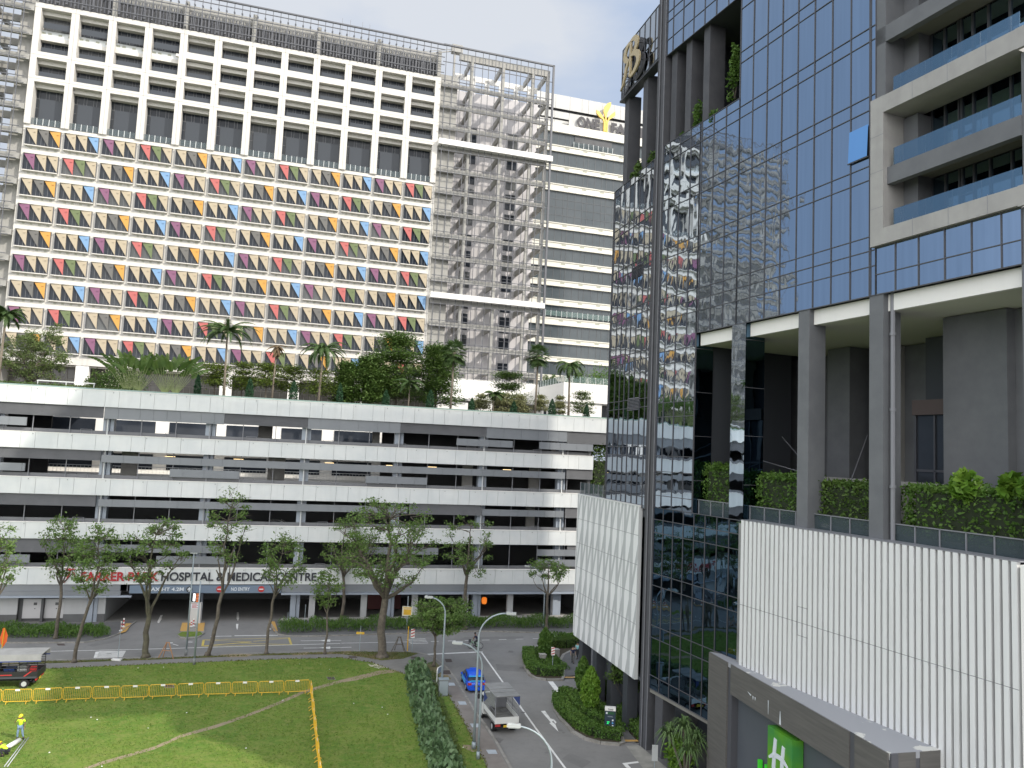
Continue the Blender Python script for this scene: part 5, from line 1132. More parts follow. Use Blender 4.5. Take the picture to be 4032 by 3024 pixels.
def conifer(label, base, H, rad, seed, leafm='cyp', name='conifer', group='dark columnar conifers along the roof parapet', cat='conifer', n_=1500, size=.22, z0=0.05, trunk=.05, per=None):
    rng = np.random.default_rng(seed); o = thing(name, label, cat, tuple(base), 0, group); b = MB(); b.tube([(0, 0, -.1), (0, 0, H * .8)], [trunk, .02], 6); b.build('trunk', m_bark, o)
    t = rng.uniform(0, 1, n_) ** 1.15; a = rng.uniform(0, 2 * np.pi, n_); prof = np.sin(np.pi * np.clip(t * .78 + .2, 0, 1)) ** .8 * (1 + .15 * np.sin(a * 5 + t * 22)); r_ = rad * prof * rng.uniform(.62, 1.05, n_)
    C_ = np.stack([np.cos(a) * r_, np.sin(a) * r_, H * (z0 + (1 - z0) * t)], 1); leaves(C_, rng, size, .4, 0, 'crown', LM[leafm], o, up=True); return o
for i, (x, yb, yt) in enumerate(((c4p(1270, 0)[0], 0, 1475), (c4p(1610, 0)[0], 0, 1490), (c4p(1895, 0)[0], 0, 1500), (c4p(2197, 0)[0], 0, 1510), (c5p(286, 0)[0], 0, 1536), (c5p(574, 0)[0], 0, 1535), (c5p(845, 0)[0], 0, 1567), (c5p(1118, 0)[0], 0, 1580), (c5p(1366, 0)[0], 0, 1572), (c5p(1590, 0)[0], 0, 1592))):
    bs = roofpt(x, 1.0)
    conifer(['first conifer from the left on the parapet, right of the fan shaped palms', 'second conifer from the left on the parapet', 'third conifer on the parapet, between two palms', 'fourth conifer on the parapet, right of the feathery palm', 'fifth conifer on the parapet, before the big dark trees', 'sixth conifer on the parapet, at the foot of the dark trees', 'seventh conifer on the parapet, right of the kiosk', 'eighth conifer on the parapet, before the pale trees', 'ninth conifer on the parapet, left of the foxtail palm', 'last conifer on the parapet, before the annex corner'][i], bs, topz(bs, x, yt), .42 + .06 * (i % 3), 90 + i)
def bush(label, base, rx, ry, h, seed, leafm='hedge', n_=1600, size=.2, name='shrub', cat='shrub', group=None, rz=0.0, box=False, flowers=0, lumps=7, kind=None, z0=0.0):
    rng = np.random.default_rng(seed); o = thing(name, label, cat, tuple(base), rz, group)
    if box:
        k = rng.integers(0, 6, n_); P_ = rng.uniform(-1, 1, (n_, 3)); P_[k == 0, 0] = 1; P_[k == 1, 0] = -1; P_[k == 2, 1] = 1; P_[k == 3, 1] = -1; P_[k >= 4, 2] = 1
        P_ += rng.normal(size=P_.shape) * np.array([.06 / max(rx, .06) * 2, .06 / max(ry, .06) * 2, .09]); C_ = P_ * np.array([rx, ry, h / 2]) + np.array([0, 0, h / 2 + z0])
    else:
        c = rng.uniform(-.6, .6, (lumps, 3)); c[:, 2] = rng.uniform(.25, .72, lumps); s_ = rng.uniform(.3, .5, lumps); i = rng.integers(0, lumps, n_); d = rng.normal(size=(n_, 3)); d /= np.linalg.norm(d, axis=1)[:, None]
        C_ = (c[i] + d * s_[i][:, None] * rng.uniform(.6, 1.05, n_)[:, None]) * np.array([rx, ry, h]); C_[:, 2] = np.abs(C_[:, 2]) + z0
    leaves(C_, rng, size, .55, .1, 'foliage', LM[leafm], o)
    b = MB(); rr = random.Random(seed)
    if box: b.box(-rx * .86, rx * .86, -ry * .8, ry * .8, z0, z0 + h * .9)
    else:
        for _ in range(5): b.bar((0, 0, z0), (rr.uniform(-.5, .5) * rx, rr.uniform(-.5, .5) * ry, z0 + h * .6), .03)
    b.build('branches', mat('dark twigs', (.02, .03, .012), .9) if box else m_bark, o)
    if flowers:
        leaves(C_[rng.integers(0, n_, flowers)] * 1.03, rng, .16, .9, 0, 'blossom', mat('white blossom', (.75, .73, .55), .6), o)
    return o
# left end of the roof garden
bs = roofpt(110, 8); street_tree('flowering_tree', 'broad rounded tree with small leaves at the left end of the roof garden', bs, 8, pxw(bs, 125), 5.0, 3.2, 1.6, 301, r0=.22, nl=7, clumps=95, per=120, size=.24, clr=.7, leafm='olive', group=None, hollow=.25)
bs = roofpt(185, 9); street_tree('flowering_tree', 'thin upright tree top rising behind the broad rounded roof tree', bs, 9, pxw(bs, 28), 8.2, 1.6, 4, 302, r0=.12, nl=3, clumps=16, per=60, size=.2, clr=.5, leafm='olive', group=None)
bs = roofpt(c4p(780, 0)[0], 4.5); bush('white flowering frangipani shrub on the roof edge left of the fan shaped palms', bs, pxw(bs, 112), 1.6, 3.9, 311, 'hedge', 3800, .24, flowers=620, lumps=14)
bs = roofpt(c4p(610, 0)[0], 6); bush('dark low shrub behind the frangipani', bs, 1.8, 1.4, 4.0, 312, 'dark', 1500, .22)
bs = roofpt(c4p(610, 0)[0], 1.2); bush('long low reddish hedge on the roof edge below the frangipani', bs, 4.4, .6, 1.15, 313, 'olive', 2400, .16, box=True, rz=FP.rz, cat='hedge', name='hedge')
bs = roofpt(c4p(240, 0)[0], 1.2); bush('low mixed hedge along the roof edge at far left', bs, 5.5, .6, 1.2, 314, 'dark', 2600, .16, box=True, rz=FP.rz, cat='hedge', name='hedge')
b = MB(); bs = FP.w(-26, .8, 0); 
gr = thing('roof_railing', 'pale metal railing frame at the left end of the roof', 'railing', (bs.x, bs.y, ZD), FP.rz)
for x in (-5, -2, 1): b.bar((x, 0, 0), (x, 0, 1.6), .06)
b.box(-5.1, 1.1, -.06, .06, 1.5, 1.62); b.box(-5.1, 1.1, -.05, .05, .9, 1.0); b.build('frame', m_rail, gr)
# greenery by the annex roof and the green wall beside the hotel
for i, (x, y, s_) in enumerate(((87.5, 2, 1.6), (91, -1, 2.4), (96, -2, 2.8), (99.5, -4, 2.6))):
    p = FT.w(x, y, 33.75); bush(['small shrub left on the annex roof', 'leafy shrub in the middle of the annex roof', 'tall shrub on the annex roof behind the foxtail palm', 'bushy tree on the annex roof touching the glass hotel'][i], p, s_, s_, 2.5 + i * 1.0, 320 + i, 'dark' if i < 2 else 'hedge', 1700, .3, lumps=9)
p = FP.w(40.6, 1.5, 0); bush('tall green creeper wall filling the gap between car park and glass hotel', p, 1.9, 1.2, 23.6, 330, 'dark', 9000, .3, box=True, rz=FP.rz, cat='green wall', name='green_wall')
# ---- roadside planting
def belt(name, label, pts, wdt, h, seed, n_, leafm='hedge', size=.34, up=True, kind='stuff', asp=.22, cat=None, core=False):
    rng = np.random.default_rng(seed); P_ = [np.array(p[:2]) for p in pts]; seg = [np.linalg.norm(P_[i + 1] - P_[i]) for i in range(len(P_) - 1)]; tot = sum(seg); C_ = []
    for i, s_ in enumerate(seg):
        k = int(n_ * s_ / tot); t = rng.uniform(0, 1, k)[:, None]; d = (P_[i + 1] - P_[i]) / s_; nn = np.array([-d[1], d[0]]); q = P_[i] * (1 - t) + P_[i + 1] * t + nn * rng.uniform(-.5, .5, k)[:, None] * wdt
        z = .12 + rng.uniform(0, 1, k) ** .6 * h * (1 + .22 * np.sin(t[:, 0] * s_ * 1.3 + i)); C_.append(np.concatenate([q, z[:, None]], 1))
    o = leaves(np.concatenate(C_), rng, size, asp, 0, name, LM[leafm], None, up=up); o['kind'] = kind; o['label'] = label; return o
belt('lily_bed', 'strappy green plants along the far kerb left of the entrance', c7((-500, 800), (0, 800), (330, 800), (560, 805), (690, 790)), 3.6, .95, 401, 9000)
belt('lily_bed', 'strappy green plants along the far kerb from the entrance to the corner', c7((1810, 785), (2000, 770), (2205, 765)) + c8((350, 755), (900, 745), (1520, 745)), 3.0, 1.15, 402, 15000)
belt('broad_leaf_bed', 'low mixed plants behind the corner island', c8((1300, 840), (1420, 860), (1550, 830)), 2.2, .9, 403, 1800, size=.25, asp=.5)
# shrub row by the lawn
ORD = 'first second third fourth fifth sixth seventh eighth ninth tenth eleventh twelfth thirteenth fourteenth fifteenth sixteenth seventeenth eighteenth nineteenth twentieth'.split()
rr = random.Random(5); rowp = [(492, 1030), (498, 1090), (515, 1160), (528, 1230), (545, 1300), (570, 1370), (590, 1440), (610, 1510), (640, 1585), (675, 1660), (705, 1740)]
kk = 0
for i in range(len(rowp) - 1):
    for t in (0, .5):
        x = rowp[i][0] + (rowp[i + 1][0] - rowp[i][0]) * t; y = rowp[i][1] + (rowp[i + 1][1] - rowp[i][1]) * t; p = q8(x, y, .13); kk += 1
        rng = np.random.default_rng(500 + kk); o = thing('broad_leaf_shrub', 'pale broad leaved shrub beside the lawn, ' + ORD[kk - 1] + ' in its row from the road corner', 'shrub', tuple(p), 0, 'broad leaved shrub row')
        n_ = 230; d = rng.normal(size=(n_, 3)); d /= np.linalg.norm(d, axis=1)[:, None]; d[:, 2] = np.abs(d[:, 2]); C_ = d * rng.uniform(.55, 1, n_)[:, None] * np.array([1.25, 1.25, 1.25]); leaves(C_, rng, .5, .55, .15, 'foliage', LM['blue'], o, up=True)
        b = MB()
        for _ in range(5): b.bar((0, 0, 0), (rr.uniform(-.7, .7), rr.uniform(-.7, .7), .9), .03)
        b.build('stem', m_bark, o)
belt('ground_cover', 'thin brown undergrowth at the foot of the broad leaved shrubs', c8((590, 1060), (600, 1200), (650, 1350), (700, 1500), (750, 1659)), 1.2, .35, 404, 2200, 'olive', .3)
# island hedges
def hedge_run(label, pts, wd, h, seed, leafm='hedge', n_=3500, size=.16, grp='clipped hedges on the drop-off islands'):
    rng = np.random.default_rng(seed); o = thing('clipped_hedge', label, 'hedge', (0, 0, 0), 0, grp); C_ = []; b = MB()
    P_ = [np.array(p[:2]) for p in pts]; o.location = (float(P_[0][0]), float(P_[0][1]), .12); org = P_[0]; seg = [np.linalg.norm(P_[i + 1] - P_[i]) for i in range(len(P_) - 1)]
    for i, s_ in enumerate(seg):
        k = int(n_ * s_ / sum(seg)); t = rng.uniform(-.04, 1.04, k)[:, None]; d = (P_[i + 1] - P_[i]) / s_; nn = np.array([-d[1], d[0]]); side = rng.integers(0, 4, k); u_ = rng.uniform(-.5, .5, k); z = rng.uniform(0, 1, k)
        u_[side == 0] = -.5; u_[side == 1] = .5; z[side >= 2] = 1; q = P_[i] * (1 - t) + P_[i + 1] * t + nn * (u_ * wd + rng.normal(size=k) * .05)[:, None] - org; C_.append(np.concatenate([q, (z * h + rng.normal(size=k) * .04)[:, None]], 1))
        a = P_[i] - org; c = P_[i + 1] - org; w_ = nn * wd * .42; b.prism([tuple(a + w_), tuple(a - w_), tuple(c - w_), tuple(c + w_)], 0, h * .9 + i * .003)
    leaves(np.concatenate(C_), rng, size, .6, 0, 'foliage', LM[leafm], o); b.build('branches', mat('dark twigs', (.02, .035, .012), .9), o); return o
hedge_run('clipped hedge curving round the street side of the nearer corner island', c8((1208, 925), (1215, 980), (1240, 1030), (1290, 1062), (1430, 1062)), 1.1, .75, 410, n_=5000)
hedge_run('clipped hedge along the kerb of the larger island by the taxi stand', c8((1412, 1235), (1430, 1290), (1480, 1345), (1560, 1410), (1650, 1455), (1810, 1480)), 1.2, .65, 411, n_=6500)
hedge_run('second clipped hedge behind the kerb hedge of the larger island', c8((1420, 1195), (1480, 1210), (1560, 1310), (1640, 1370), (1720, 1400)), 1.0, .7, 412, n_=4500)
hedge_run('narrow clipped hedge against the hotel columns', c8((1800, 1315), (1850, 1360), (1900, 1420), (1960, 1490)), .9, .9, 413, n_=3000)
hedge_run('dark hedge at the back of the corner island', c8((1340, 880), (1440, 880), (1540, 865)), 1.4, .9, 414, 'dark', n_=3500)
belt('groundcover_bed', 'low green filler plants on the corner island', c8((1270, 900), (1330, 1000), (1400, 1040)), 3.2, .4, 415, 3500, size=.22, asp=.5)
belt('groundcover_bed', 'low green filler plants on the larger island', c8((1480, 1190), (1600, 1290), (1750, 1440)), 3.6, .45, 416, 5000, size=.22, asp=.5)
belt('groundcover_bed', 'dark shrubs under the hotel overhang', c8((1650, 1200), (1760, 1195)), 1.5, 1.0, 417, 1500, 'dark', size=.25, asp=.5)
for i, (x, yb, yt, hw_, lf, lb) in enumerate(((1316, 950, 752, 42, 'hedge', 'dark green column tree on the corner island'), (1562, 1200, 940, 46, 'hedge', 'slim column tree behind the brighter one on the larger island'), (1610, 1320, 1005, 58, 'bright', 'bright green drooping column tree on the larger island'))):
    bs = q8(x, yb, .12); conifer(lb, bs, height_at(bs, 1344 + x * .6076, 2016 + yt * .6076), pxw(bs, hw_ * .6076) * 1.0, 420 + i, lf, 'column_tree', 'column trees on the islands', 'tree', 3200, .3, .22, .07)
bs = q8(1850, 1335, .12); street_tree('slender_tree', 'thin multi stemmed dark tree beside the hotel fin', bs, 4, 1.6, 3.4, 1.2, 1.4, 430, r0=.07, nl=4, clumps=22, per=90, size=.26, clr=.45, leafm='dark', group=None)
z5 = lambda x, y: (2250 + x * .24864, 2650 + y * .24864)
_d = at_depth(2702, 2886, 53.0); bs = Vector((_d.x, 53.0, 0))
o = thing('spiky_dragon_tree', 'spiky mop-headed plant with strappy leaves by the hotel entrance', 'shrub', tuple(bs), 0); rng = np.random.default_rng(440); b = MB()
b.tube([(0, 0, 0), (.1, 0, 1.6)], [.14, .1], 6, 1)
for hx, hy, hz in ((-.2, 0, 4.2), (-1.1, .3, 3.6), (.6, -.3, 3.5), (0, -.8, 3.0)):
    b.tube([(0, 0, .8), (hx, hy, hz)], [.1, .07], 6, 1)
    for k in range(95):
        a = rng.uniform(0, 6.283); e = rng.uniform(-.5, 1.4); L_ = rng.uniform(.9, 1.35); d = Vector((math.cos(a) * math.cos(e), math.sin(a) * math.cos(e), math.sin(e))); c = Vector((hx, hy, hz)); mid = c + d * L_ * .55; tip = c + d * L_ + Vector((0, 0, -.55 * L_)); s_ = Vector((-math.sin(a), math.cos(a), 0)) * .04; b.add([c - s_, c + s_, mid + s_, mid - s_, tip], [(0, 1, 2, 3), (3, 2, 4)])
b.build('leaves', [LM['cyc'], m_bark], o)
bs = G(*z5(1730, 1560), 0); bush('bright green rounded shrub at the lower edge beside the canopy', bs, 1.15, 1.15, 2.2, 441, 'bright', 2600, .26, lumps=12)
# hotel terrace planting
for i, (x0, x1, h, lf, lb) in enumerate(((7.0, 10.6, 3.0, 'hedge', 'leafy shrubs in the first bay of the hotel terrace'), (12.7, 16.9, 2.6, 'hedge', 'leafy shrubs in the second bay of the hotel terrace'), (18.2, 22.3, 2.4, 'dark', 'clipped hedge in the third bay of the hotel terrace'), (24.0, 30.4, 2.5, 'hedge', 'long clipped hedge in the widest bay of the hotel terrace'))):
    p = FH.w((x0 + x1) / 2, 1.7, 18.6); bush(lb, p, (x1 - x0) / 2, .8, h, 450 + i, lf, 5200 if i == 3 else 3400, .22, box=True, rz=FH.rz, cat='hedge', name='terrace_hedge', group='hedges on the hotel terrace')
for i, x in enumerate((27.4, 29.6)):
    p = FH.w(x, 1.2, 20.6); bush(['frangipani tuft above the long terrace hedge, left one', 'frangipani tuft above the long terrace hedge, right one'][i], p, .9, .7, 1.4, 460 + i, 'bright', 420, .5, lumps=6, name='frangipani', group='frangipani tufts on the terrace')
for i, (x, y, z, s_, h) in enumerate(((9.4, 1.0, 46.5, .8, 4.2), (10.6, 1.4, 46.5, .7, 5.0), (8.0, .8, 46.5, .8, 1.4), (5.6, .8, 46.5, .8, 3.0), (3.4, .9, 46.5, 1.0, 1.6))):
    p = FH.w(x, y, z); bush(['round headed sapling on the sky terrace beside the glass wall', 'leafy branch hard against the glass wall on the sky terrace', 'low shrub at the foot of the sapling on the sky terrace', 'upright shrub between the sky terrace columns', 'bushy plant at the left bay of the sky terrace'][i], p, s_, s_, h, 470 + i, 'hedge', 900, .26, lumps=5, z0=0 if i > 1 else 1.6, group='plants on the sky terrace')
for i, (x, s_) in enumerate(((-.9, .9), (-3.2, 1.1), (-5.0, .8))):
    pl = XL @ Vector((x, .8, 0)); p = FH.w(pl.x, pl.y, 46.05); bush(['dark fern clump right on the far sky terrace edge', 'dark fern clump in the middle of the far sky terrace edge', 'dark fern clump left on the far sky terrace edge'][i], p, s_, s_, 1.6, 480 + i, 'dark', 900, .32, lumps=5, group='plants on the sky terrace')
# ---------------------------------------------------------------- street furniture
m_galv = mat('galvanised steel', (.30, .35, .38), .5, metal=.3); m_galv2 = mat('pale lamp head', (.42, .44, .44), .5); m_barr = mat('yellow barrier paint', (.72, .44, .03), .45, col2=(.62, .36, .03), ns=2)
m_or = mat('orange fabric', (.75, .13, .02), .7); m_redp = mat('red paint', (.42, .03, .03), .5); m_wp = mat('white enamel', (.72, .72, .70), .4); m_blk = mat('black rubber', (.012, .012, .013), .8); m_box = mat('grey cabinet', (.17, .18, .18), .6)
def lamp(label, bpx, hpx, r=.085, side=None, rot=0.0, zb=.13, arm=None):
    bs = G(*bpx, zb); hd = at_depth(*hpx, bs.y); dx = hd.x - bs.x; H = hd.z - zb; s_ = 1 if dx > 0 else -1; L_ = abs(dx)
    o = thing('street_lamp', label, 'street lamp', tuple(bs), rot, 'street lamps'); b = MB()
    rz_ = min(2.2, L_ * .8); pts = [(0, 0, 0), (0, 0, (H - rz_) * .5), (0, 0, H - rz_)] + [(s_ * L_ * .88 * (1 - math.cos(a)), 0, H - rz_ + rz_ * math.sin(a)) for a in [math.pi / 2 * k / 9 for k in range(1, 10)]]
    b.tube(pts, [r * 1.3, r * 1.05, r * .9] + [r * .7] * 9, 8); b.tube([(0, 0, 0), (0, 0, .5)], r * 1.9, 8); b.build('pole', m_galv, o, True)
    b = MB(); x0, x1 = s_ * L_ * .86, s_ * L_ * 1.1; a, c = min(x0, x1), max(x0, x1); c = a + max(.75, c - a); b.box(a, c, -.15, .15, H - .04, H + .09); b.box(a + .08, c - .05, -.12, .12, H - .09, H - .04); b.box(a + .05, a + .25, -.05, .05, H + .09, H + .15); b.build('lamp_head', m_galv2, o)
    return o
lamp('curved street lamp on the verge beside the small round tree', (1737, 2733), (1680, 2351))
lamp('tall curved street lamp whose pole crosses the white lorry, arm to the right', (1865, 2949), (2010, 2416))
lamp('shorter street lamp just right of the tall one, arm reaching left over the taxi', (1882, 2988), (1792, 2531), r=.07)
lamp('street lamp at the bottom edge whose pale arm crosses the lorry tailgate', (2156, 3420), (2012, 2858), r=.07)
lamp('far street lamp in front of the low crooked tree beside the patterned wall', (2139, 2469), (2073, 2230), r=.08)
for bp, tp, lb in (((732, 2581), (767, 2177), 'tall straight grey mast before the entrance island, left of a pair'), ((764, 2617), (788, 2284), 'shorter straight grey mast with a sign arm, right of a pair')):
    bs = G(*bp, .12); H = height_at(bs, *tp); o = thing('light_mast', lb, 'mast', tuple(bs), 0, 'straight masts'); b = MB(); b.tube([(0, 0, 0), (0, 0, .6)], .14, 8, 1); b.tube([(0, 0, .6), (0, 0, H)], [.10, .06], 8, 0); b.build('pole', [m_galv, m_box], o, True); b = MB(); b.box(-.35, .35, -.06, .06, H - .08, H); b.build('lamp_head', m_galv2, o)
def sign_post(label, bpx, tpx, plate=None, z0=.02, name='road_sign', cat='road sign', r=.035, post=None, rz=0.0, group=None):
    bs = G(*bpx, z0); H = height_at(bs, *tpx); o = thing(name, label, cat, tuple(bs), rz, group); b = MB(); b.tube([(0, 0, 0), (0, 0, H)], r, 6); b.build('pole', post or m_galv, o)
    if plate:
        w_, h_, kind = plate; b = MB(); zc_ = H - h_ / 2
        if kind == 'chev':
            b.box(-w_ / 2, w_ / 2, -.05, -.03, H - h_, H, 0)
            for k in range(3): z_ = H - h_ + h_ * (k + .2) / 3; b.slab_xz([(-w_ / 2 + .02, z_), (w_ / 2 - .02, z_ + h_ * .14), (w_ / 2 - .02, z_ + h_ * .27), (-w_ / 2 + .02, z_ + h_ * .13)], -.06, -.052, 1)
            b.build('sign_plate', [m_wp, m_redp], o)
        elif kind == 'yellow': b.box(-w_ / 2, w_ / 2, -.06, -.03, H - h_, H, 0); b.box(-w_ * .36, w_ * .36, -.07, -.062, H - h_ * .82, H - h_ * .3, 1); b.build('sign_plate', [mat('sign cream', (.65, .60, .38), .5), m_barr], o)
        elif kind == 'dark': b.box(-w_ / 2, w_ / 2, -.05, -.03, H - h_, H, 0); b.build('sign_plate', m_box, o)
        else: b.box(-w_ / 2, w_ / 2, -.05, -.03, H - h_, H, 0); b.build('sign_plate', m_galv2, o)
    return o
p8 = lambda x, y: (1344 + x * .6076, 2016 + y * .6076)
sign_post('red and white striped sign on a post at the near road corner', p8(457, 915), p8(464, 757), (.42, .95, 'chev'), group='red and white striped signs')
sign_post('red and white striped sign standing in the clipped hedge of the corner island', p8(1367, 1035), p8(1374, 875), (.36, .8, 'chev'), z0=.12, group='red and white striped signs')
sign_post('yellow painted post beside the striped sign at the near corner', p8(427, 905), p8(431, 740), None, post=m_barr, name='yellow_post', cat='post', r=.06)
sign_post('thin post with a yellow crossbar left of the big spreading tree', p8(117, 905), p8(123, 738), None, name='post', cat='post')
bs = G(*p8(117, 905)); o = thing('yellow_crossbar', 'short yellow bar fixed across the thin post left of the big tree', 'bar', (bs.x, bs.y - .1, height_at(bs, *p8(122, 790))), 0); b = MB(); b.box(-.42, .42, -.05, .05, 0, .22); b.box(-.2, .2, -.07, -.052, .04, .18, 1); b.build('bar', [m_barr, m_yel], o)
sign_post('grey pole with a cream and yellow board on the far kerb behind the big tree', p8(422, 765), p8(431, 545), None, name='pole', cat='pole', r=.07)
bs = G(*p8(422, 765)); zt = height_at(bs, *p8(430, 610)); o = thing('notice_board', 'cream and yellow notice board on the grey pole behind the big tree', 'sign', (bs.x, bs.y - .1, zt), 0); b = MB(); b.box(-.62, .62, -.05, .0, -1.15, 0, 0); b.box(-.45, .45, -.06, -.052, -1.0, -.35, 1); b.box(-.5, .5, -.06, -.052, -.25, -.12, 1); b.build('plate', [mat('board cream', (.66, .64, .50), .5), m_barr], o)
sign_post('tall thin grey post on a white base block in the front verge', (464, 2600), (475, 2450), None, name='post', cat='post', r=.03)
bs = G(459, 2600, .12); b = MB(); b.box(-.45, .45, -.2, .2, 0, .14); o = b.build('base_block', m_wp); o.location = bs; tag(o, 'low white concrete block at the foot of the thin verge post', 'block')
for x0, yb, yt, lb in ((1860, 755, 650, 'thin grey post left of a pair right of the entrance'), (1970, 765, 600, 'taller thin pale post right of the entrance')): sign_post(lb, (x0 * .6076, 2016 + yb * .6076), (x0 * .6076, 2016 + yt * .6076), None, name='post', cat='post', r=.04, z0=.11)
sign_post('small grey sign on a thin post at the bottom edge beside the bright shrub', z5(1312, 1560), z5(1325, 1135), (.42, 1.1, 'grey'), name='road_sign', r=.03)
for x0, yb, yt, lb in ((783, 770, 708, 'red and white bollard nearest the road by the left ramp'), (800, 745, 687, 'red and white bollard behind the nearest one by the left ramp'), (1240, 742, 703, 'short red and white bollard left on the entrance island'), (1253, 738, 690, 'taller red and white bollard right on the entrance island'), (1746, 760, 708, 'lone red and white bollard by the right ramp')):
    bs = q7(x0, yb, .13); H = height_at(bs, x0 * .6076, 2016 + yt * .6076); o = thing('bollard', lb, 'bollard', tuple(bs), 0, 'red and white bollards'); b = MB()
    for k in range(5): b.tube([(0, 0, H * k / 5), (0, 0, H * (k + 1) / 5)], .085, 8, k % 2)
    b.build('post', [m_wp, m_redp], o); b = MB(); b.tube([(0, 0, 0), (0, 0, .06)], .2, 8); b.build('foot', m_wp, o)
# car park totem
bs = q7(1262, 718, .13); H = height_at(bs, 1265 * .6076, 2016 + 520 * .6076); o = thing('parking_totem', 'white car park totem with a lit dark display on the entrance island', 'totem sign', tuple(bs), 0)
b = MB(); b.box(-.68, .68, -.2, .2, 0, H * .68); b.box(-.5, .5, -.15, .15, H * .68, H * .98, 1); b.build('body', [mat('totem white', (.50, .50, .49), .5), m_hdark], o)
b = MB(); b.box(-.56, .5, -.215, -.2, H * .48, H * .62, 0)
for k in range(4): b.box(-.4, .3 - .15 * (k % 2), -.225, -.216, H * .5 + k * .14, H * .5 + k * .14 + .06, 1)
b.build('notice', [m_signw, m_redp], o); b = MB(); b.box(-.36, -.12, -.17, -.152, H * .72, H * .96); b.build('lit_strip', mat('lit white strip', (1, 1, 1), .5, emit=(1, 1, 1, 1.6)), o)
b = MB()
for k in range(6): b.box(.0, .42, -.17, -.152, H * .7 + k * .17, H * .7 + k * .17 + .09)
b.build('led_text', mat('led amber', (.5, .12, .02), .5, emit=(1, .25, .05, .35)), o)
# taxi stand pylon
bs = q8(1738, 1438, .13); H = height_at(bs, *p8(1740, 1262)); W_ = pxw(bs, 33 * .6076)
o = thing('taxi_stand_pylon', 'dark blue taxi stand pylon with a white top, in the hedge of the larger island', 'sign', tuple(bs), R(-6))
b = MB(); b.box(-W_, W_, -.15, .15, 0, H * .86); b.build('panel', mat('navy pylon', (.022, .04, .06), .4), o); b = MB(); b.box(-W_ * 1.02, W_ * 1.02, -.17, .17, H * .87, H); b.build('top_panel', m_wp, o)
text('TAXI', m_hmull, o, -W_ * .45, H * .895, H * .06, -.18, width=W_ * .95, depth=.02, bold=.02); text('HOTEL', m_galv, o, -W_ * .45, H * .64, H * .04, -.16, width=W_ * 1.0, depth=.01)
text('27', mat('led green', (.02, .4, .1), .5, emit=(.02, .8, .2, .9)), o, -W_ * .6, H * .39, H * .09, -.17, width=W_ * .5, depth=.02, name='led_number')
b = MB(); b.box(-W_ * .75, W_ * .75, -.16, -.151, H * .74, H * .83, 0); b.box(-W_ * .8, -W_ * .5, -.165, -.161, H * .75, H * .82, 1); b.build('green_band', [mat('dark green', (.015, .08, .03), .5), m_signw], o)
b = MB()
for k, c_ in enumerate((0, 1, 0, 0)): b.box(W_ * .35, W_ * .65, -.16, -.151, H * (.50 - k * .1), H * (.56 - k * .1), c_)
b.build('pictogram', [m_signw, mat('picto blue', (.1, .3, .6), .5)], o)
# cabinet and hoops on the verge
bs = G(*z4(158, 640), .13) if 'z4' in globals() else G(1744, 2738, .13); H = height_at(bs, 1745, 2674)
o = thing('electric_cabinet', 'grey metal cabinet at the foot of the curved street lamp', 'cabinet', tuple(bs), R(10)); b = MB(); b.box(-.42, .42, -.3, .3, 0, H); b.build('body', m_box, o); b = MB(); b.box(-.46, .46, -.34, .34, H, H + .06); b.box(-.38, .38, -.315, -.3, .1, H - .1); b.box(.25, .3, -.34, -.315, H * .5, H * .6); b.build('door', m_galv, o)
bs = q8(632, 1110, .13); o = thing('hoop_barrier', 'small white hoop barrier left of the curved lamp', 'barrier', tuple(bs), R(70)); b = MB(); b.tube([(-.5, 0, 0), (-.5, 0, 1.3), (-.35, 0, 1.5), (.35, 0, 1.5), (.5, 0, 1.3), (.5, 0, 0)], .045, 6); b.build('frame', m_wp, o); b = MB(); b.box(-.4, .4, -.02, .02, .95, 1.45); b.build('plate', m_galv, o)
for x0, y0, y1, lb in ((1303, 968, 935, 'white concrete planter box under the dark column tree'), (1390, 935, 912, 'white concrete block behind the striped sign on the island')):
    bs = q8(x0, y0, .12); b = MB(); h_ = .9; b.prism([(-.3, -.3), (.3, -.3), (.3, .3), (-.3, .3)], 0, h_ - .2); b.box(-.34, .34, -.34, .34, h_ - .2, h_ - .12); o = b.build('planter_box', m_concl); o.location = bs; o.rotation_euler.z = .3; tag(o, lb, 'planter')
def flat(name, label, cat, pts, z, m, rim=None, group=None):
    c = sum((Vector((p[0], p[1], 0)) for p in pts), Vector()) / len(pts); b = MB(); P_ = [(p[0] - c.x, p[1] - c.y) for p in pts]
    if rim: b.prism([(x * 1.16, y * 1.16) for x, y in P_], -.03, .0, 1)
    b.prism(P_, -.02, .012, 0); o = b.build(name, [m, rim] if rim else [m]); o.location = (c.x, c.y, z); tag(o, label, cat, group); return o
m_cov = mat('pale access cover', (.42, .47, .52), .5, col2=(.36, .40, .44), ns=3); m_drain = mat('rusty drain grate', (.07, .055, .05), .8)
for i, (x, y) in enumerate(((712, 1125), (782, 1248), (865, 1394), (973, 1566))):
    k = 1 + i * .14; flat('access_cover', ['farthest pale access cover in the side footpath, near the cabinet', 'second farthest pale access cover in the side footpath', 'pale access cover in the side footpath beside the two lamp poles', 'nearest pale access cover in the side footpath, right of the lamp feet'][i], 'cover', c8((x - 25 * k, y - 9 * k), (x + 18 * k, y - 9 * k), (x + 27 * k, y + 9 * k), (x - 14 * k, y + 9 * k)), .128, m_cov, group='pale access covers')
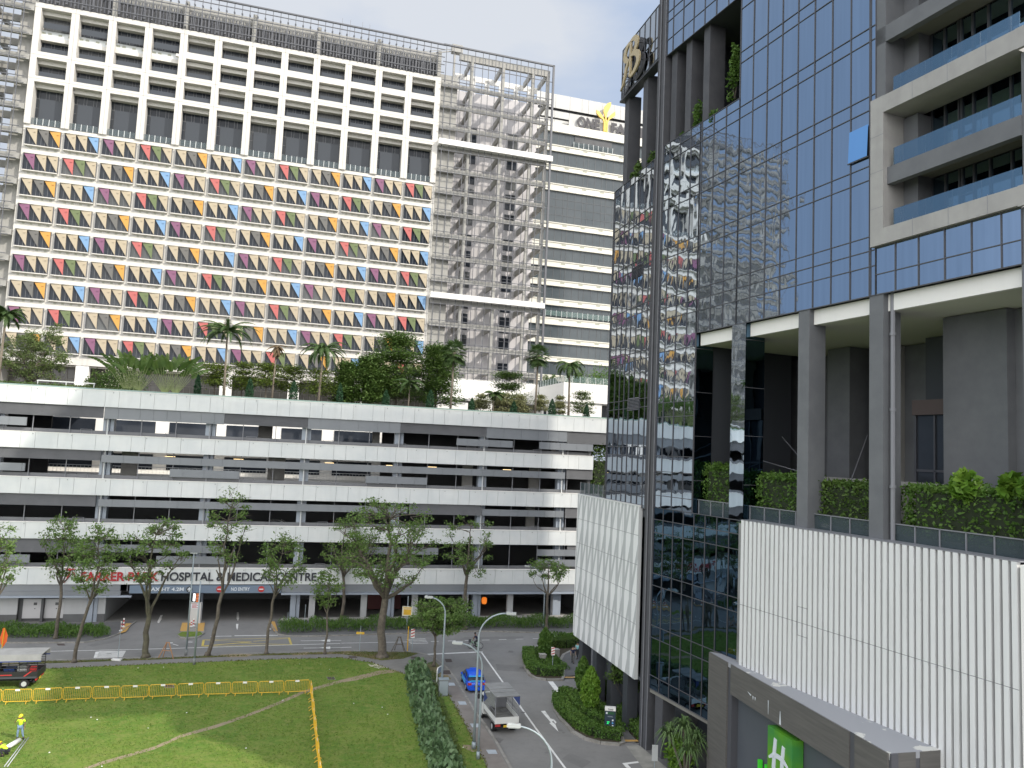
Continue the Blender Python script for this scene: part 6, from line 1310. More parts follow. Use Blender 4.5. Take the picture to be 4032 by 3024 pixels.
for i, (x, y, w_, h_, f, z_, rim) in enumerate(((695, 963, 24, 10, 8, .006, None), (470, 951, 22, 6, 8, .124, None), (678, 1048, 33, 13, 8, .134, 1), (75, 948, 28, 5, 8, .124, None), (2145, 1087, 26, 8, 7, .138, 1), (1093, 1137, 34, 10, 7, .138, 1), (395, 1420 - 560, 28, 5, 7, .02, None))):
    fn = c8 if f == 8 else c7; flat('drain_cover', ['dark drain grate in the road at the kerb corner', 'dark drain grate in the footpath at the corner', 'framed drain pit beside the curved lamp', 'dark drain grate in the footpath left of the big tree', 'framed drain pit in the lawn right of the barriers', 'framed drain pit behind the barriers', 'drain slot at the far kerb left'][i], 'drain cover', fn((x - w_, y - h_), (x + w_ * .7, y - h_), (x + w_, y + h_), (x - w_ * .7, y + h_)), z_, m_drain, m_kerb if rim else None)
# yellow crowd barriers
m_lab = mat('white tag', (.75, .74, .70), .5)
def barrier(W_=2.1):
    o = thing('crowd_barrier', 'yellow steel crowd barrier on the lawn', 'barrier'); b = MB(); h0, h1 = .18, 1.12; w2 = W_ / 2 - .04
    b.tube([(-w2, 0, h0 + .1), (-w2 + .08, 0, h0), (w2 - .08, 0, h0), (w2, 0, h0 + .1), (w2, 0, h1 - .1), (w2 - .08, 0, h1), (-w2 + .08, 0, h1), (-w2, 0, h1 - .1), (-w2, 0, h0 + .1)], .028, 6, cap=False); b.build('frame', m_barr, o)
    b = MB()
    for k in range(1, 15): x = -w2 + 2 * w2 * k / 15; b.bar((x, 0, h0), (x, 0, h1), .011)
    b.build('infill_bars', m_barr, o)
    for s_ in (-.72, .72): b = MB(); b.tube([(s_, -.26, .02), (s_, -.1, .16), (s_, 0, h0), (s_, .1, .16), (s_, .26, .02)], .026, 6); b.build('foot', m_barr, o)
    b = MB(); b.box(-.17, .17, -.045, -.03, h1 - .12, h1 + .03); b.build('tag', m_lab, o); return o
fx = [(-185, 1250), (8, 1245), (205, 1240), (400, 1230), (590, 1222), (778, 1218), (960, 1210), (1140, 1203), (1320, 1195), (1495, 1190), (1668, 1185), (1838, 1180), (2005, 1172)]
br0 = None
pts = [q7(x, y, .13) for x, y in fx]
ordn = ['cut by the left photo edge', 'leftmost full one in the row', 'second full one from the left', 'third full one from the left', 'fourth from the left', 'fifth from the left', 'sixth from the left', 'fifth from the corner', 'fourth from the corner', 'third from the corner', 'second from the corner', 'ending at the corner']
for i in range(12):
    a, c = pts[i], pts[i + 1]; mid = (a + c) / 2; rz_ = math.atan2(c.y - a.y, c.x - a.x); lb = 'yellow crowd barrier along the lawn, ' + ordn[i]
    if br0 is None: br0 = barrier(2.12); o = br0
    else: o = dup(br0, mid)
    o.location = mid; o.rotation_euler = (0, 0, rz_); o['label'] = lb; o['group'] = 'yellow crowd barriers'
a, c = q7(2012, 1175, .13), q7(2062, 1659, .13); d = (c - a).normalized(); nb = 10
for i in range(nb):
    mid = a + d * (1.06 + 2.12 * i); o = dup(br0, mid, math.atan2(d.y, d.x) + math.radians((-1) ** i * 1.5), 'yellow crowd barrier seen edge-on, %s in the line running towards the viewer' % ['first', 'second', 'third', 'fourth', 'fifth', 'sixth', 'seventh', 'eighth', 'ninth', 'tenth'][i], 'yellow crowd barriers')
# saw horses, flag, pipes, litter
for i, (p, lb) in enumerate(((q7(1080, 947, .12), 'orange folding A-frame barricade in the verge left of the masts'), (q8(372, 903, .12), 'brown folding A-frame barricade right of the big tree trunk'))):
    o = thing('a_frame_barricade', lb, 'barricade', tuple(p), 0, 'A-frame barricades'); b = MB()
    for s_ in (-1, 1):
        b.bar((s_ * .75, -.2, 0), (s_ * .12, 0, 1.5), .05); b.bar((s_ * .5, .3, 0), (s_ * .1, 0, 1.5), .05)
    b.bar((-.42, -.1, .75), (.42, -.1, .75), .04); b.bar((-.2, 0, 1.5), (.2, 0, 1.5), .06); b.build('frame', mat('faded orange wood', (.34, .19, .10), .8) if i == 0 else m_bark, o)
bs = q7(8, 905, .12); o = thing('warning_flag', 'orange warning flag on a yellow pole behind the black lorry', 'flag', tuple(bs), 0); H = height_at(bs, 18 * .6076, 2016 + 752 * .6076); b = MB(); b.bar((0, 0, 0), (.12, 0, H), .045, 0, 6); b.build('pole', m_barr, o); b = MB(); b.poly([(-.05, 0, H), (.12, .05, H + .02), (.42, .1, H - .7), (.38, .1, H - 1.3), (.1, .04, H - 1.85), (-.1, -.03, H - 1.55), (-.22, -.05, H - .9)]); b.build('cloth', m_or, o)
for i, (a, c, r_, lb) in enumerate((((40, 1530), (125, 1478), .16, 'thick white pipe lying on the lawn between the two workers'), ((28, 1650), (165, 1468), .035, 'thin metal pole on the lawn, left of two'), ((48, 1650), (185, 1462), .035, 'thin metal pole on the lawn, right of two'))):
    p, q = q7(*a, .13 + r_), q7(*c, .13 + r_); b = MB(); b.tube([(0, 0, 0), tuple(q - p)], r_, 10); o = b.build('pipe', m_wp if i == 0 else m_galv2, None, True); o.location = p; tag(o, lb, 'pipe', None)
rng = np.random.default_rng(9); b = MB()
for x, y in ((895, 1010), (1740, 970), (1060, 1005), (320, 1558), (660, 1648), (1595, 1530), (630, 1345), (590, 1330), (465, 1080), (2135, 1020), (1940, 985), (2080, 985), (1860, 1380), (1210, 1300), (1835, 1220), (300, 1220), (960, 1400)): p = q7(x, y, .15); b.sphere(p, .03 + .04 * rng.random(), 0, 6, 4, .5)
for x, y in ((790, 1525), (265, 1265), (300, 1310), (80, 1240)): p = q8(x, y, .15); b.sphere(p, .06, 0, 6, 4, .5)
o = b.build('litter', m_lab); o['kind'] = 'stuff'; o['label'] = 'small white scraps of litter scattered on the lawn'
x_, z_ = FP.hit(1344 + 927 * .6076, 2016 + 552 * .6076, 2.0); p = FP.w(x_, 2.0, 0); o = thing('hanging_lantern', 'orange barrel shaped lantern hanging under the car park ceiling', 'lantern', (p.x, p.y, z_ - .45), 0); b = MB(); b.tube([(0, 0, -.42), (0, 0, -.2), (0, 0, .25), (0, 0, .42)], [.25, .36, .36, .25], 10); b.build('shade', mat('lit orange lantern', (.8, .2, .02), .6, emit=(1, .25, .03, .5)), o); b = MB(); b.bar((0, 0, .42), (0, 0, .9), .02); b.build('cord', m_blk, o)
# ---------------------------------------------------------------- vehicles
def wheel(parent, x, y, r, wd=.2, hub=m_galv2):
    b = MB(); b.tube([(x - wd / 2, y, r), (x + wd / 2, y, r)], r, 16); o = b.build('wheel', m_blk, parent); b = MB(); b.tube([(x - wd / 2 - .012, y, r), (x + wd / 2 + .012, y, r)], r * .58, 12); b.build('rim', hub, o); return o
def loft(b, rings, m=0, cap=True):
    n_ = len(rings[0]); vs = [p for r_ in rings for p in r_]; fs = [(i * n_ + j, i * n_ + (j + 1) % n_, (i + 1) * n_ + (j + 1) % n_, (i + 1) * n_ + j) for i in range(len(rings) - 1) for j in range(n_)]
    if cap: fs += [tuple(range(n_ - 1, -1, -1)), tuple((len(rings) - 1) * n_ + j for j in range(n_))]
    b.add(vs, fs, m)
def car(name, label, loc, rz, paint, stripe=None, sign=False, cat='car', group=None, L_=4.45, W_=1.76):
    o = thing(name, label, cat, tuple(loc), rz, group); k = L_ / 4.45; w2 = W_ / 2; b = MB(); rings = []
    for y, w_, zt in ((-2.22, .80, .66), (-2.18, .9, .90), (-2.0, .96, 1.02), (-1.6, 1.0, 1.0), (-.8, 1.0, .93), (.3, 1.0, .92), (1.0, .99, .93), (1.6, .95, .86), (2.0, .88, .76), (2.2, .72, .6)):
        ww = w2 * w_; rings.append([(-ww * .92, y * k, .22), (-ww, y * k, .42), (-ww, y * k, .66), (-ww * .97, y * k, zt - .07), (-ww * .86, y * k, zt), (0, y * k, zt + .02), (ww * .86, y * k, zt), (ww * .97, y * k, zt - .07), (ww, y * k, .66), (ww, y * k, .42), (ww * .92, y * k, .22), (0, y * k, .2)])
    loft(b, rings, 0); b.build('body', paint, o, True)
    b = MB(); rings = []
    for y, w_, z_ in ((-2.0, .80, 1.0), (-1.35, .84, 1.28), (-.75, .83, 1.44), (0, .83, 1.47), (.55, .82, 1.40), (1.3, .88, .92)):
        ww = w2 * w_; wb = w2 * .93; rings.append([(-wb, y * k, .9), (-ww, y * k, z_ - .07 if z_ > 1.05 else z_), (-ww * .8, y * k, z_), (ww * .8, y * k, z_), (ww, y * k, z_ - .07 if z_ > 1.05 else z_), (wb, y * k, .9)])
    loft(b, rings, 0); g = b.build('window_glass', m_glassd, o, True)
    b = MB(); rings = []
    for y, w_, z_ in ((-1.5, .78, 1.24), (-1.1, .80, 1.375), (-.7, .80, 1.465), (0, .80, 1.49), (.5, .78, 1.43)): ww = w2 * w_; rings.append([(-ww, y * k, z_ - .05), (-ww * .8, y * k, z_ + .01), (ww * .8, y * k, z_ + .01), (ww, y * k, z_ - .05)])
    loft(b, rings, 0)
    for s_ in (-1, 1):
        for y in (-.15, -1.15): b.add([(s_ * w2 * .94, (y - .05) * k, .92), (s_ * w2 * .94, (y + .05) * k, .92), (s_ * w2 * .81, (y + .05) * k, 1.45), (s_ * w2 * .81, (y - .05) * k, 1.45)], [(0, 1, 2, 3)])
        b.add([(s_ * w2 * .95, -1.95 * k, .98), (s_ * w2 * .95, -1.7 * k, .95), (s_ * w2 * .84, -1.15 * k, 1.42), (s_ * w2 * .86, -1.5 * k, 1.25)], [(0, 1, 2, 3)])
    b.build('roof', paint, o, True)
    for s_ in (-1, 1):
        for y in (-1.35 * k, 1.35 * k): wheel(o, s_ * (w2 - .09), y, .32)
        b = MB(); b.box(min(s_ * w2 * .58, s_ * w2 * .95), max(s_ * w2 * .58, s_ * w2 * .95), -2.23 * k, -2.1 * k, .70, .90); b.build('tail_light', m_redp, o)
        b = MB(); b.box(min(s_ * w2, s_ * (w2 + .17)), max(s_ * w2, s_ * (w2 + .17)), .62, .78, .92, 1.05); b.build('door_mirror', paint, o)
    b = MB(); b.box(-.26, .26, -2.245 * k, -2.21 * k, .55, .68); b.build('number_plate', m_hmull, o); b = MB(); b.box(-w2 * .86, w2 * .86, -2.26 * k, -2.12 * k, .26, .44); b.build('bumper', m_blk if stripe is None else paint, o)
    if stripe:
        b = MB(); b.box(-w2 * .74, w2 * .74, -1.62 * k, -1.3 * k, 1.26, 1.305); b.box(-w2 * .7, w2 * .7, -2.2 * k, -2.0 * k, 1.0, 1.05)
        for s_ in (-1, 1): x = s_ * (w2 + .004); b.add([(x, -1.0, .45), (x, 1.2, .45), (x, 1.0, .88), (x, -1.1, .88)], [(0, 1, 2, 3)])
        b.build('side_decal', stripe, o)
    if sign: b = MB(); b.box(-.36, .36, -.28, -.02, 1.5, 1.68); b.build('roof_sign', mat('roof sign blue', (.02, .10, .55), .4), o)
    return o
m_tx = mat('taxi blue paint', (.01, .09, .62), .25, spec=.7); m_tx2 = mat('taxi light blue', (.03, .36, .75), .3)
zz4 = lambda x, y: (1700 + x * .2797, 2560 + y * .2797)
rl, fl_ = G(*zz4(492, 598)), G(*zz4(412, 440)); rrp = G(*zz4(742, 585)); hdg = (fl_ - rl).normalized(); rt = Vector((hdg.y, -hdg.x, 0)); ctr = rl + rt * .88 + hdg * 2.0
car('taxi', 'bright blue taxi with a roof sign, parked at the kerb ahead of the white lorry', ctr, math.atan2(hdg.y, hdg.x) - math.pi / 2, m_tx, m_tx2, True, 'taxi')
for i, (s_, y, z, c_, lb) in enumerate(((-25.5, 6, 9.85, (.03, .03, .035), 'black car parked on the third parking floor at far left'), (-3.8, 9, 9.85, (.6, .6, .6), 'white car parked on the third parking floor behind the sparse tree'), (4.0, 9, 9.85, (.10, .015, .015), 'dark red car parked on the third parking floor'), (19.8, 7, 14.98, (.04, .04, .04), 'black car parked on the fourth parking floor near the column'), (-4.5, 5, 4.68, (.02, .02, .02), 'black car parked on the second floor above the lettering'),
    (-18.5, 7, 9.85, (.35, .36, .38), 'silver car parked on the third parking floor behind the mossy tree'), (-12.5, 6, 4.68, (.45, .45, .45), 'silver car parked on the second floor above the word hospital'), (15.8, 7, 9.85, (.25, .26, .28), 'grey car parked on the third parking floor behind the spreading tree'),
    (27.5, 6, 9.85, (.5, .5, .5), 'white car parked on the third parking floor near the right end'), (29.0, 6, 14.98, (.08, .09, .12), 'dark blue car parked on the fourth parking floor near the right end'), (20.5, 6, 4.68, (.05, .05, .06), 'black car parked on the second floor behind the open crowned tree'))):
    p = FP.w(s_, y, z + .15); car('parked_car', lb, p, FP.rz + (math.pi / 2 if i in (1, 2) else 0), mat('car paint %d' % i, c_, .25), group='cars inside the car park')
m_lorw = mat('white lorry paint', (.62, .63, .61), .4, grime=.2); m_canv = mat('grey canvas', (.25, .255, .255), .75, col2=(.20, .205, .205), ns=1.2); m_bluec = mat('navy canvas', (.03, .05, .16), .7); m_pvc = mat('clear pvc curtain', (.45, .47, .45), .25, alpha=.35)
def lorry(name, label, loc, rz, white=True):
    o = thing(name, label, 'lorry', tuple(loc), rz); W_ = 1.95 if white else 2.1; w2 = W_ / 2; L_ = 3.35 if white else 5.2; zd = .98; zc_ = 2.85 if white else 2.75
    pm = m_lorw if white else mat('black lorry paint', (.02, .02, .022), .4)
    b = MB(); b.box(-.42, .42, .3, L_ + 1.6, .5, .72); b.box(-w2 * .9, w2 * .9, .15, .3, .45, .62); b.build('chassis', m_blk, o)
    b = MB(); b.box(-w2, w2, 0, L_, zd - .16, zd); b.build('deck', mat('worn deck', (.23, .23, .22), .8, col2=(.13, .13, .125), ns=2) if white else m_hdark, o)
    for s_ in (-1, 1):
        b = MB(); b.box(min(s_ * w2, s_ * (w2 - .05)), max(s_ * w2, s_ * (w2 - .05)), 0, L_, zd, zd + (.36 if white else .42)); b.build('side_board', pm, o)
    b = MB(); b.box(-w2, w2, -.06, -.005, zd - .12, zd + (.36 if white else .42)); b.build('tailgate', pm, o)
    b = MB(); b.box(-w2, w2, L_, L_ + .06, zd, 2.2)
    for y in ((.04, L_ * .5, L_ - .05) if white else (.04, L_ * .27, L_ * .55, L_ - .05)):
        for s_ in (-1, 1): x = s_ * (w2 - .03); b.bar((x, y, zd), (x, y, zc_), .03)
        b.bar((-w2, y, zc_), (w2, y, zc_), .03)
    for s_ in (-1, 1):
        b.bar((s_ * (w2 - .03), 0, zc_), (s_ * (w2 - .03), L_, zc_), .03); b.bar((s_ * (w2 - .03), 0, zd + .75), (s_ * (w2 - .03), L_, zd + .75), .02)
        if not white:
            for k in range(5): b.bar((s_ * (w2 - .03), 0, zd + .5 + k * .2), (s_ * (w2 - .03), L_, zd + .5 + k * .2), .028)
    b.build('canopy_frame', m_steelm if white else m_blk, o)
    b = MB()
    if white:
        b.box(-w2 - .03, w2 + .03, -.04, L_ * .52, zc_ + .03, zc_ + .08); b.box(-w2 - .03, w2 + .03, L_ * .53, L_ + .05, zc_ + .06, zc_ + .11)
        for y in (L_ * .26, L_ * .76): b.box(-w2, w2, y, y + .03, zc_ + .1, zc_ + .118)
    else:
        b.prism([(-w2 - .08, -.25), (w2 + .08, -.25), (w2 + .08, L_), (-w2 - .08, L_)], zc_ + .03, zc_ + .09)
        for s_ in (-1, 1): b.add([(s_ * (w2 + .08), -.25, zc_ + .09), (s_ * (w2 + .08), L_, zc_ + .09), (s_ * (w2 + .16), L_, zc_ - .42), (s_ * (w2 + .16), -.25, zc_ - .42)], [(0, 1, 2, 3)])
    b.build('canopy', m_canv, o)
    if white:
        b = MB(); b.quad((-w2 - .02, L_ * .5, zd + .4), (-w2 - .02, L_, zd + .4), (-w2 - .02, L_, zc_), (-w2 - .02, L_ * .5, zc_)); b.quad((w2 + .02, .2, zd + .9), (w2 + .02, L_, zd + .4), (w2 + .02, L_, zc_), (w2 + .02, .2, zc_)); b.quad((-w2 - .02, .05, zd + 1.1), (-w2 - .02, L_ * .5, zd + .8), (-w2 - .02, L_ * .5, zc_), (-w2 - .02, .05, zc_)); b.build('side_curtain', m_pvc, o)
        b = MB(); b.poly([(w2 + .03, -.05, zc_), (w2 + .03, .6, zc_), (w2 + .03, -.05, zc_ - .75)]); b.poly([(w2 - .55, -.06, zc_), (w2 + .02, -.06, zc_), (w2 + .02, -.06, zc_ - .7)]); b.poly([(-w2 - .03, L_ - 1.1, zd + 1.15), (-w2 - .03, L_, zd + .5), (-w2 - .03, L_, zd + 1.35)]); b.build('blue_flap', m_bluec, o)
    else:
        b = MB(); s_ = 1
        for s_ in (-1, 1): b.box(min(s_ * (w2 + .15), s_ * (w2 + .17)), max(s_ * (w2 + .15), s_ * (w2 + .17)), -.25, L_, zc_ - .52, zc_ - .42)
        b.build('blue_hem', m_bluec, o)
        b = MB(); zt = zd + .12
        for s_ in (-1, 1): b.box(min(s_ * w2, s_ * (w2 + .012)), max(s_ * w2, s_ * (w2 + .012)), 1.9, 4.8, zt, zt + .08); b.add([(s_ * (w2 + .012), .9, zt - .1), (s_ * (w2 + .012), 1.05, zt - .1), (s_ * (w2 + .012), .55, zt + .3), (s_ * (w2 + .012), .4, zt + .3)], [(0, 1, 2, 3)])
        b.build('red_trim', m_redp, o)
        b = MB(); b.box(-w2 + .15, w2 - .3, 3.3, 4.6, zd, zd + .75, 0)
        for k in range(4): b.box(-w2 + .12, -w2 + .15, 3.3, 4.6, zd + .08 + k * .18, zd + .18 + k * .18, 1)
        for k in range(4): b.box(w2 - .3, w2 - .27, 3.3, 4.6, zd + .08 + k * .18, zd + .18 + k * .18, 1)
        bb = b.build('tool_crate', [m_hdark, m_barr], o)
        b = MB(); b.box(-.5, .2, 1.0, 1.7, zd, zd + .8, 0); b.box(-.3, .4, 2.0, 2.8, zd, zd + .5, 1); b.box(.0, .6, .5, .9, zd, zd + .5, 2); b.build('equipment', [m_galv2, mat('blue crate', (.03, .08, .3), .5), m_redp], o)
    for s_ in (-1, 1):
        wheel(o, s_ * (w2 - .22), .95, .36, .34); wheel(o, s_ * (w2 - .14), L_ + .75, .36)
        b = MB(); b.box(min(s_ * w2 * .5, s_ * w2 * .92), max(s_ * w2 * .5, s_ * w2 * .92), .04, .14, .62, .78); b.build('tail_light', m_redp, o)
    b = MB(); b.box(-.24, .24, .02, .05, .55, .72); b.build('number_plate', mat('yellow plate', (.62, .42, .03), .5), o)
    b = MB(); rings = [[(-w2 * q, y, .45), (-w2 * q, y, 1.25), (-w2 * q * .93, y, zt), (w2 * q * .93, y, zt), (w2 * q, y, 1.25), (w2 * q, y, .45)] for y, q, zt in ((L_ + .15, .97, 1.95), (L_ + .9, .97, 1.97), (L_ + 1.2, .96, 1.9), (L_ + 1.55, .92, 1.15))]
    loft(b, rings); c_ = b.build('cab', pm, o)
    b = MB()
    for s_ in (-1, 1): x = s_ * w2 * .975; b.add([(x, L_ + .35, 1.28), (x, L_ + 1.15, 1.28), (x * .955, L_ + 1.05, 1.8), (x * .955, L_ + .35, 1.82)], [(0, 1, 2, 3)])
    b.box(-w2 * .7, w2 * .7, L_ + .12, L_ + .148, 1.4, 1.8); b.build('window_glass', m_glassd, c_)
    for s_ in (-1, 1): b = MB(); b.box(min(s_ * w2, s_ * (w2 + .2)), max(s_ * w2, s_ * (w2 + .2)), L_ + 1.2, L_ + 1.26, 1.35, 1.75); b.build('door_mirror', m_blk, c_)
    return o
a, c = G(*zz4(868, 1190)), G(*zz4(1215, 1175)); cen = (a + c) / 2; dirr = (G(*zz4(700, 880), 1.0) - G(*zz4(868, 1105), 1.0)); dirr.z = 0; dirr.normalize()
lorry('white_lorry', 'white open-back lorry with a grey canvas canopy, parked behind the blue taxi', cen - Vector((0, 0, 0)) + dirr * -.1, math.atan2(dirr.y, dirr.x) - math.pi / 2)
wp = q7(155, 1140, .13); hd = -FP.x; rzL = math.atan2(hd.y, hd.x) - math.pi / 2
lp = wp - hd * .95 - Vector((-math.sin(rzL + math.pi / 2) * 0, 0, 0)); sidev = Vector((-hd.y, hd.x, 0)); lp = wp - hd * .95 - sidev * (.86)
lorry('black_lorry', 'black works lorry with grey canopy and slatted sides on the lawn at far left', lp, rzL, False)
# ---------------------------------------------------------------- people
def skinmesh(name, vs, es, rad, m, parent, sub=1, root=0):
    me = bpy.data.meshes.new(name); me.from_pydata(vs, es, []); me.update(); o = bpy.data.objects.new(name, me); sc.collection.objects.link(o); me.materials.append(m); o.parent = parent
    bm = bmesh.new(); bm.from_mesh(me); ly = bm.verts.layers.skin.verify(); bm.verts.ensure_lookup_table()
    for i, v in enumerate(bm.verts): v[ly].radius = (rad[i], rad[i]) if not hasattr(rad[i], '__len__') else rad[i]; v[ly].use_root = (i == root)
    bm.to_mesh(me); bm.free(); s_ = o.modifiers.new('skin', 'SKIN'); s_.use_smooth_shade = True; s_.branch_smoothing = .6; u_ = o.modifiers.new('sub', 'SUBSURF'); u_.levels = sub; u_.render_levels = sub; return o
m_skin = mat('brown skin', (.20, .105, .065), .6); m_skin2 = mat('light brown skin', (.42, .26, .18), .6); m_hair = mat('black hair', (.012, .01, .01), .6)
def person(label, loc, rz, J, shirt, trousers, skin=m_skin, hat=None, sleeve=True, group=None, shoes=m_blk, vest=None):
    o = thing('person', label, 'person', tuple(loc), rz, group); K = {k: Vector(v) for k, v in J.items()}; vs = []; es = []; rd = []
    def V(p, r_): vs.append(tuple(p)); rd.append(r_); return len(vs) - 1
    pel = V(K['pelvis'], .12); sp = V(K['pelvis'].lerp(K['chest'], .5), .115); ch = V(K['chest'], .13); nk = V(K['neck'], .055); up = (K['head'] - K['neck']).normalized()
    hd_ = V(K['head'], .088); tp = V(K['head'] + up * .11, .07); es.extend([(pel, sp), (sp, ch), (ch, nk), (nk, hd_), (hd_, tp)])
    fw = K['face'].normalized(); rgt = fw.cross(up).normalized(); ns_ = V(K['head'] + fw * .105 - up * .01, .016); es.append((hd_, ns_))
    for s_ in (-1, 1): e = V(K['head'] + rgt * s_ * .088, .02); es.append((hd_, e))
    for s_, n_ in ((-1, 'L'), (1, 'R')):
        sh = V(K['sh' + n_], .055); el = V(K['el' + n_], .042); wr = V(K['wr' + n_], .028); es.extend([(ch, sh), (sh, el), (el, wr)])
        hv = (K['wr' + n_] - K['el' + n_]).normalized(); pv = K['wr' + n_] + hv * .07; pm_ = V(pv, .034); es.append((wr, pm_)); sdv = hv.orthogonal().normalized(); bnd = hv.cross(sdv)
        for k in range(4):
            a1 = V(pv + hv * .055 + sdv * (k - 1.5) * .021 + bnd * .006, .0095); a2 = V(pv + hv * (.085 + .008 * (1.5 - abs(k - 1.5))) + sdv * (k - 1.5) * .022 + bnd * .024, .0085); es.extend([(pm_, a1), (a1, a2)])
        t1 = V(pv + hv * .01 + sdv * .045, .011); t2 = V(pv + hv * .045 + sdv * .055 + bnd * .015, .009); es.extend([(pm_, t1), (t1, t2)])
        hp = V(K['hip' + n_], .085); kn = V(K['kn' + n_], .058); an = V(K['an' + n_], .04); to = V(K['to' + n_], .035); es.extend([(pel, hp), (hp, kn), (kn, an), (an, to)])
    skinmesh('body', vs, es, rd, skin, o, 1, pel)
    vs, es, rd = [], [], []
    a = V(K['pelvis'] + Vector((0, 0, -.02)), .158); b_ = V(K['pelvis'].lerp(K['chest'], .5), .15); c_ = V(K['chest'], .165); d_ = V(K['chest'].lerp(K['neck'], .62), .085); es += [(a, b_), (b_, c_), (c_, d_)]
    for n_ in 'LR': s1 = V(K['sh' + n_], .08); s2 = V(K['sh' + n_].lerp(K['el' + n_], 1.0 if sleeve == 2 else .8), .062); es += [(c_, s1), (s1, s2)]
    if sleeve == 2:
        for i_, n_ in enumerate('LR'): s3 = V(K['el' + n_].lerp(K['wr' + n_], .85), .045); es.append((len(vs) - 1 - 0, s3)) if False else es.append(([j for j, v in enumerate(vs) if Vector(v) == K['el' + n_]] or [0])[0:1] + [s3])
        es = [tuple(e) for e in es]
    skinmesh('shirt', vs, es, rd, shirt, o, 1, a)
    vs, es, rd = [], [], []; a = V(K['pelvis'] + Vector((0, 0, -.01)), .145)
    for n_ in 'LR': h_ = V(K['hip' + n_], .108); k_ = V(K['kn' + n_], .078); e_ = V(K['kn' + n_].lerp(K['an' + n_], .88), .062); es += [(a, h_), (h_, k_), (k_, e_)]
    skinmesh('trousers', vs, es, rd, trousers, o, 1, a)
    for n_ in 'LR':
        an, to = K['an' + n_], K['to' + n_]; b = MB(); d = (to - an); d = Vector((d.x, d.y, 0)).normalized(); b.tube([an - d * .06 + Vector((0, 0, -.02)), an + Vector((0, 0, -.01)), to + Vector((0, 0, -.005)), to + d * .06 + Vector((0, 0, -.01))], [.05, .062, .048, .03], 8); b.build('shoe', shoes, o, True)
    hc = K['head'] + up * .045 - fw * .012
    if hat:
        b = MB(); R_ = .128; rings = []
        for i in range(6): th = math.pi / 2 * i / 5; rings.append([hc + up * (R_ * math.sin(th)) + (rgt * math.cos(p_) + fw * math.sin(p_)) * max(.004, R_ * math.cos(th)) for p_ in [2 * math.pi * j / 12 for j in range(12)]])
        loft(b, [[tuple(p) for p in r_] for r_ in rings]); br = [hc + (rgt * math.cos(p_) * .145 + fw * (math.sin(p_) * .145 + (.04 if math.sin(p_) > .3 else 0))) for p_ in [2 * math.pi * j / 12 for j in range(12)]]; loft(b, [[tuple(p) for p in br], [tuple(p + up * .015) for p in br]]); b.build('hard_hat', hat, o, True)
    else: b = MB(); b.sphere(hc - fw * .02 + up * .012, .112, 0, 12, 8, 1.05); b.build('hair', m_hair, o, True)
    b = MB()
    for s_ in (-1, 1): b.sphere(K['head'] + fw * .083 + rgt * s_ * .032 + up * .012, .012, 0, 6, 4)
    b.build('eyes', m_blk, o)
    return o
STAND = dict(pelvis=(0, 0, .94), chest=(0, .02, 1.34), neck=(0, .02, 1.47), head=(0, .04, 1.6), face=(0, 1, -.1), shL=(-.19, 0, 1.40), shR=(.19, 0, 1.40), elL=(-.27, -.03, 1.12), elR=(.27, -.03, 1.12), wrL=(-.27, .05, .88), wrR=(.27, .05, .88),
             hipL=(-.1, 0, .90), hipR=(.1, 0, .90), knL=(-.14, .03, .5), knR=(.14, .03, .5), anL=(-.18, -.02, .09), anR=(.18, -.02, .09), toL=(-.2, .14, .04), toR=(.2, .14, .04))
m_hiv = mat('hi-vis yellow green', (.55, .85, .03), .6, emit=None); m_helm = mat('yellow helmet', (.85, .62, .02), .35); m_jean = mat('faded jeans', (.16, .24, .34), .8); m_navy = mat('navy cloth', (.012, .017, .05), .8); m_dk = mat('dark cloth', (.02, .022, .028), .8); m_cyan = mat('pale cyan shirt', (.25, .55, .60), .8); m_gr = mat('grey trousers', (.10, .10, .095), .8)
J = dict(STAND); J.update(elR=(.36, .12, 1.22), wrR=(.16, .24, 1.50), head=(.02, .05, 1.6), face=(.3, .8, -.35), knL=(-.16, .02, .5), knR=(.13, .05, .5), anL=(-.24, -.04, .09), anR=(.14, 0, .09), toL=(-.28, .1, .04), toR=(.16, .15, .04))
person('worker in hi-vis top, jeans and yellow hard hat standing with one hand at the face', G(76, 2912, .13), R(195), J, m_hiv, m_jean, hat=m_helm)
J = dict(pelvis=(0, -.12, .40), chest=(0, .22, .62), neck=(0, .33, .70), head=(0, .44, .76), face=(0, .7, -.7), shL=(-.19, .22, .66), shR=(.19, .22, .66), elL=(-.26, .42, .42), elR=(.26, .42, .42), wrL=(-.16, .58, .24), wrR=(.16, .58, .24), hipL=(-.11, -.08, .36), hipR=(.11, -.08, .36), knL=(-.24, .22, .48), knR=(.24, .22, .48), anL=(-.2, .0, .09), anR=(.2, .0, .09), toL=(-.22, .16, .04), toR=(.22, .16, .04))
person('worker in a hi-vis top and yellow hard hat crouching over the thick white pipe', G(20, 2976, .13), R(80), J, m_hiv, m_dk, hat=m_helm)
W1 = dict(STAND); W1.update(knL=(-.1, .16, .52), anL=(-.1, .22, .1), toL=(-.1, .38, .06), knR=(.1, .0, .5), anR=(.1, -.26, .12), toR=(.1, -.12, .04), elL=(-.26, -.12, 1.14), wrL=(-.25, -.08, .9), elR=(.26, .06, 1.13), wrR=(.24, .22, .95))
person('pedestrian in a dark top and grey trousers walking on the hotel drop-off path', q8(1500, 978, .12), R(170), W1, m_navy, m_gr, m_skin2)
person('pedestrian in a pale cyan shirt, half hidden behind the hotel column', q8(1530, 950, .12), R(150), W1, m_cyan, m_dk, m_skin2)
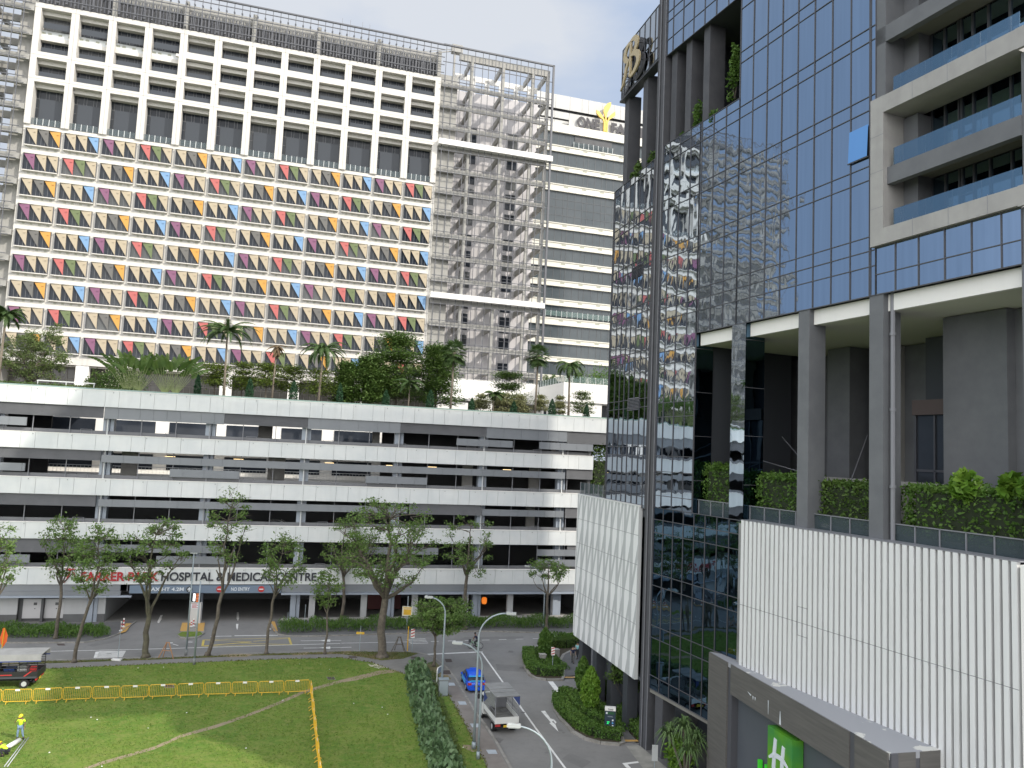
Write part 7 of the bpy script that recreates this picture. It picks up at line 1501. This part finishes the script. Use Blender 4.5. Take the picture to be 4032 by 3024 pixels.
# bicycle and rider
bp_ = q8(868, 886, 0); o = thing('bicycle', 'pale green bicycle with a front basket crossing the road junction', 'bicycle', tuple(bp_), R(90)); b = MB()
m_bik = mat('pale green bicycle paint', (.22, .48, .28), .4)
F_ = [((0, .25, .32), (0, -.15, .30)), ((0, -.15, .30), (0, -.25, .85)), ((0, -.15, .30), (0, .42, .80)), ((0, -.52, .33), (0, -.15, .30)), ((0, -.52, .33), (0, -.24, .72)), ((0, .55, .33), (0, .40, .95)), ((0, -.22, .72), (0, .42, .74))]
for a, c in F_[1:]: b.bar(a, c, .022, 0, 6)
b.bar((-.26, .34, 1.0), (.26, .34, 1.0), .018, 0, 6); b.bar((0, .4, .95), (0, .34, 1.0), .018, 0, 6); b.build('frame', m_bik, o)
for y in (-.52, .55):
    b = MB(); b.tube([(0, y + .33 * math.cos(a), .34 + .33 * math.sin(a)) for a in [2 * math.pi * k / 20 for k in range(21)]], .024, 6, 0, cap=False)
    for k in range(8): a = math.pi * k / 8; b.bar((0, y + .31 * math.cos(a), .34 + .31 * math.sin(a)), (0, y - .31 * math.cos(a), .34 - .31 * math.sin(a)), .006, 1, 3)
    b.build('wheel', [m_blk, m_galv2], o)
b = MB(); b.box(-.07, .07, -.38, -.12, .86, .92); b.build('saddle', m_blk, o)
b = MB(); b.box(-.17, .17, .5, .78, .72, .74)
for s_ in (-.17, .17): b.box(s_ - .01, s_ + .01, .5, .78, .74, .96)
for y in (.5, .78): b.box(-.17, .17, y - .01, y + .01, .74, .96)
b.build('basket', m_hdark, o)
CY = dict(pelvis=(0, -.24, 1.0), chest=(0, .0, 1.38), neck=(0, .06, 1.5), head=(0, .10, 1.63), face=(0, 1, -.15), shL=(-.19, .02, 1.42), shR=(.19, .02, 1.42), elL=(-.26, .2, 1.2), elR=(.26, .2, 1.2), wrL=(-.25, .3, 1.05), wrR=(.25, .3, 1.05), hipL=(-.1, -.22, .96), hipR=(.1, -.22, .96), knL=(-.13, .14, .78), knR=(.13, .08, .62), anL=(-.12, .02, .42), anR=(.12, -.12, .24), toL=(-.12, .16, .38), toR=(.12, .02, .19))
person('cyclist in dark blue clothes riding the green bicycle across the junction', tuple(bp_), R(90), CY, m_navy, m_dk, m_skin)
for o_ in bpy.data.objects:                                             # tidy: nothing keeps a shape outside its own object
    if o_.type == 'MESH' and 'kind' not in o_ and o_.parent is None and 'label' not in o_: print('UNLABELLED', o_.name)
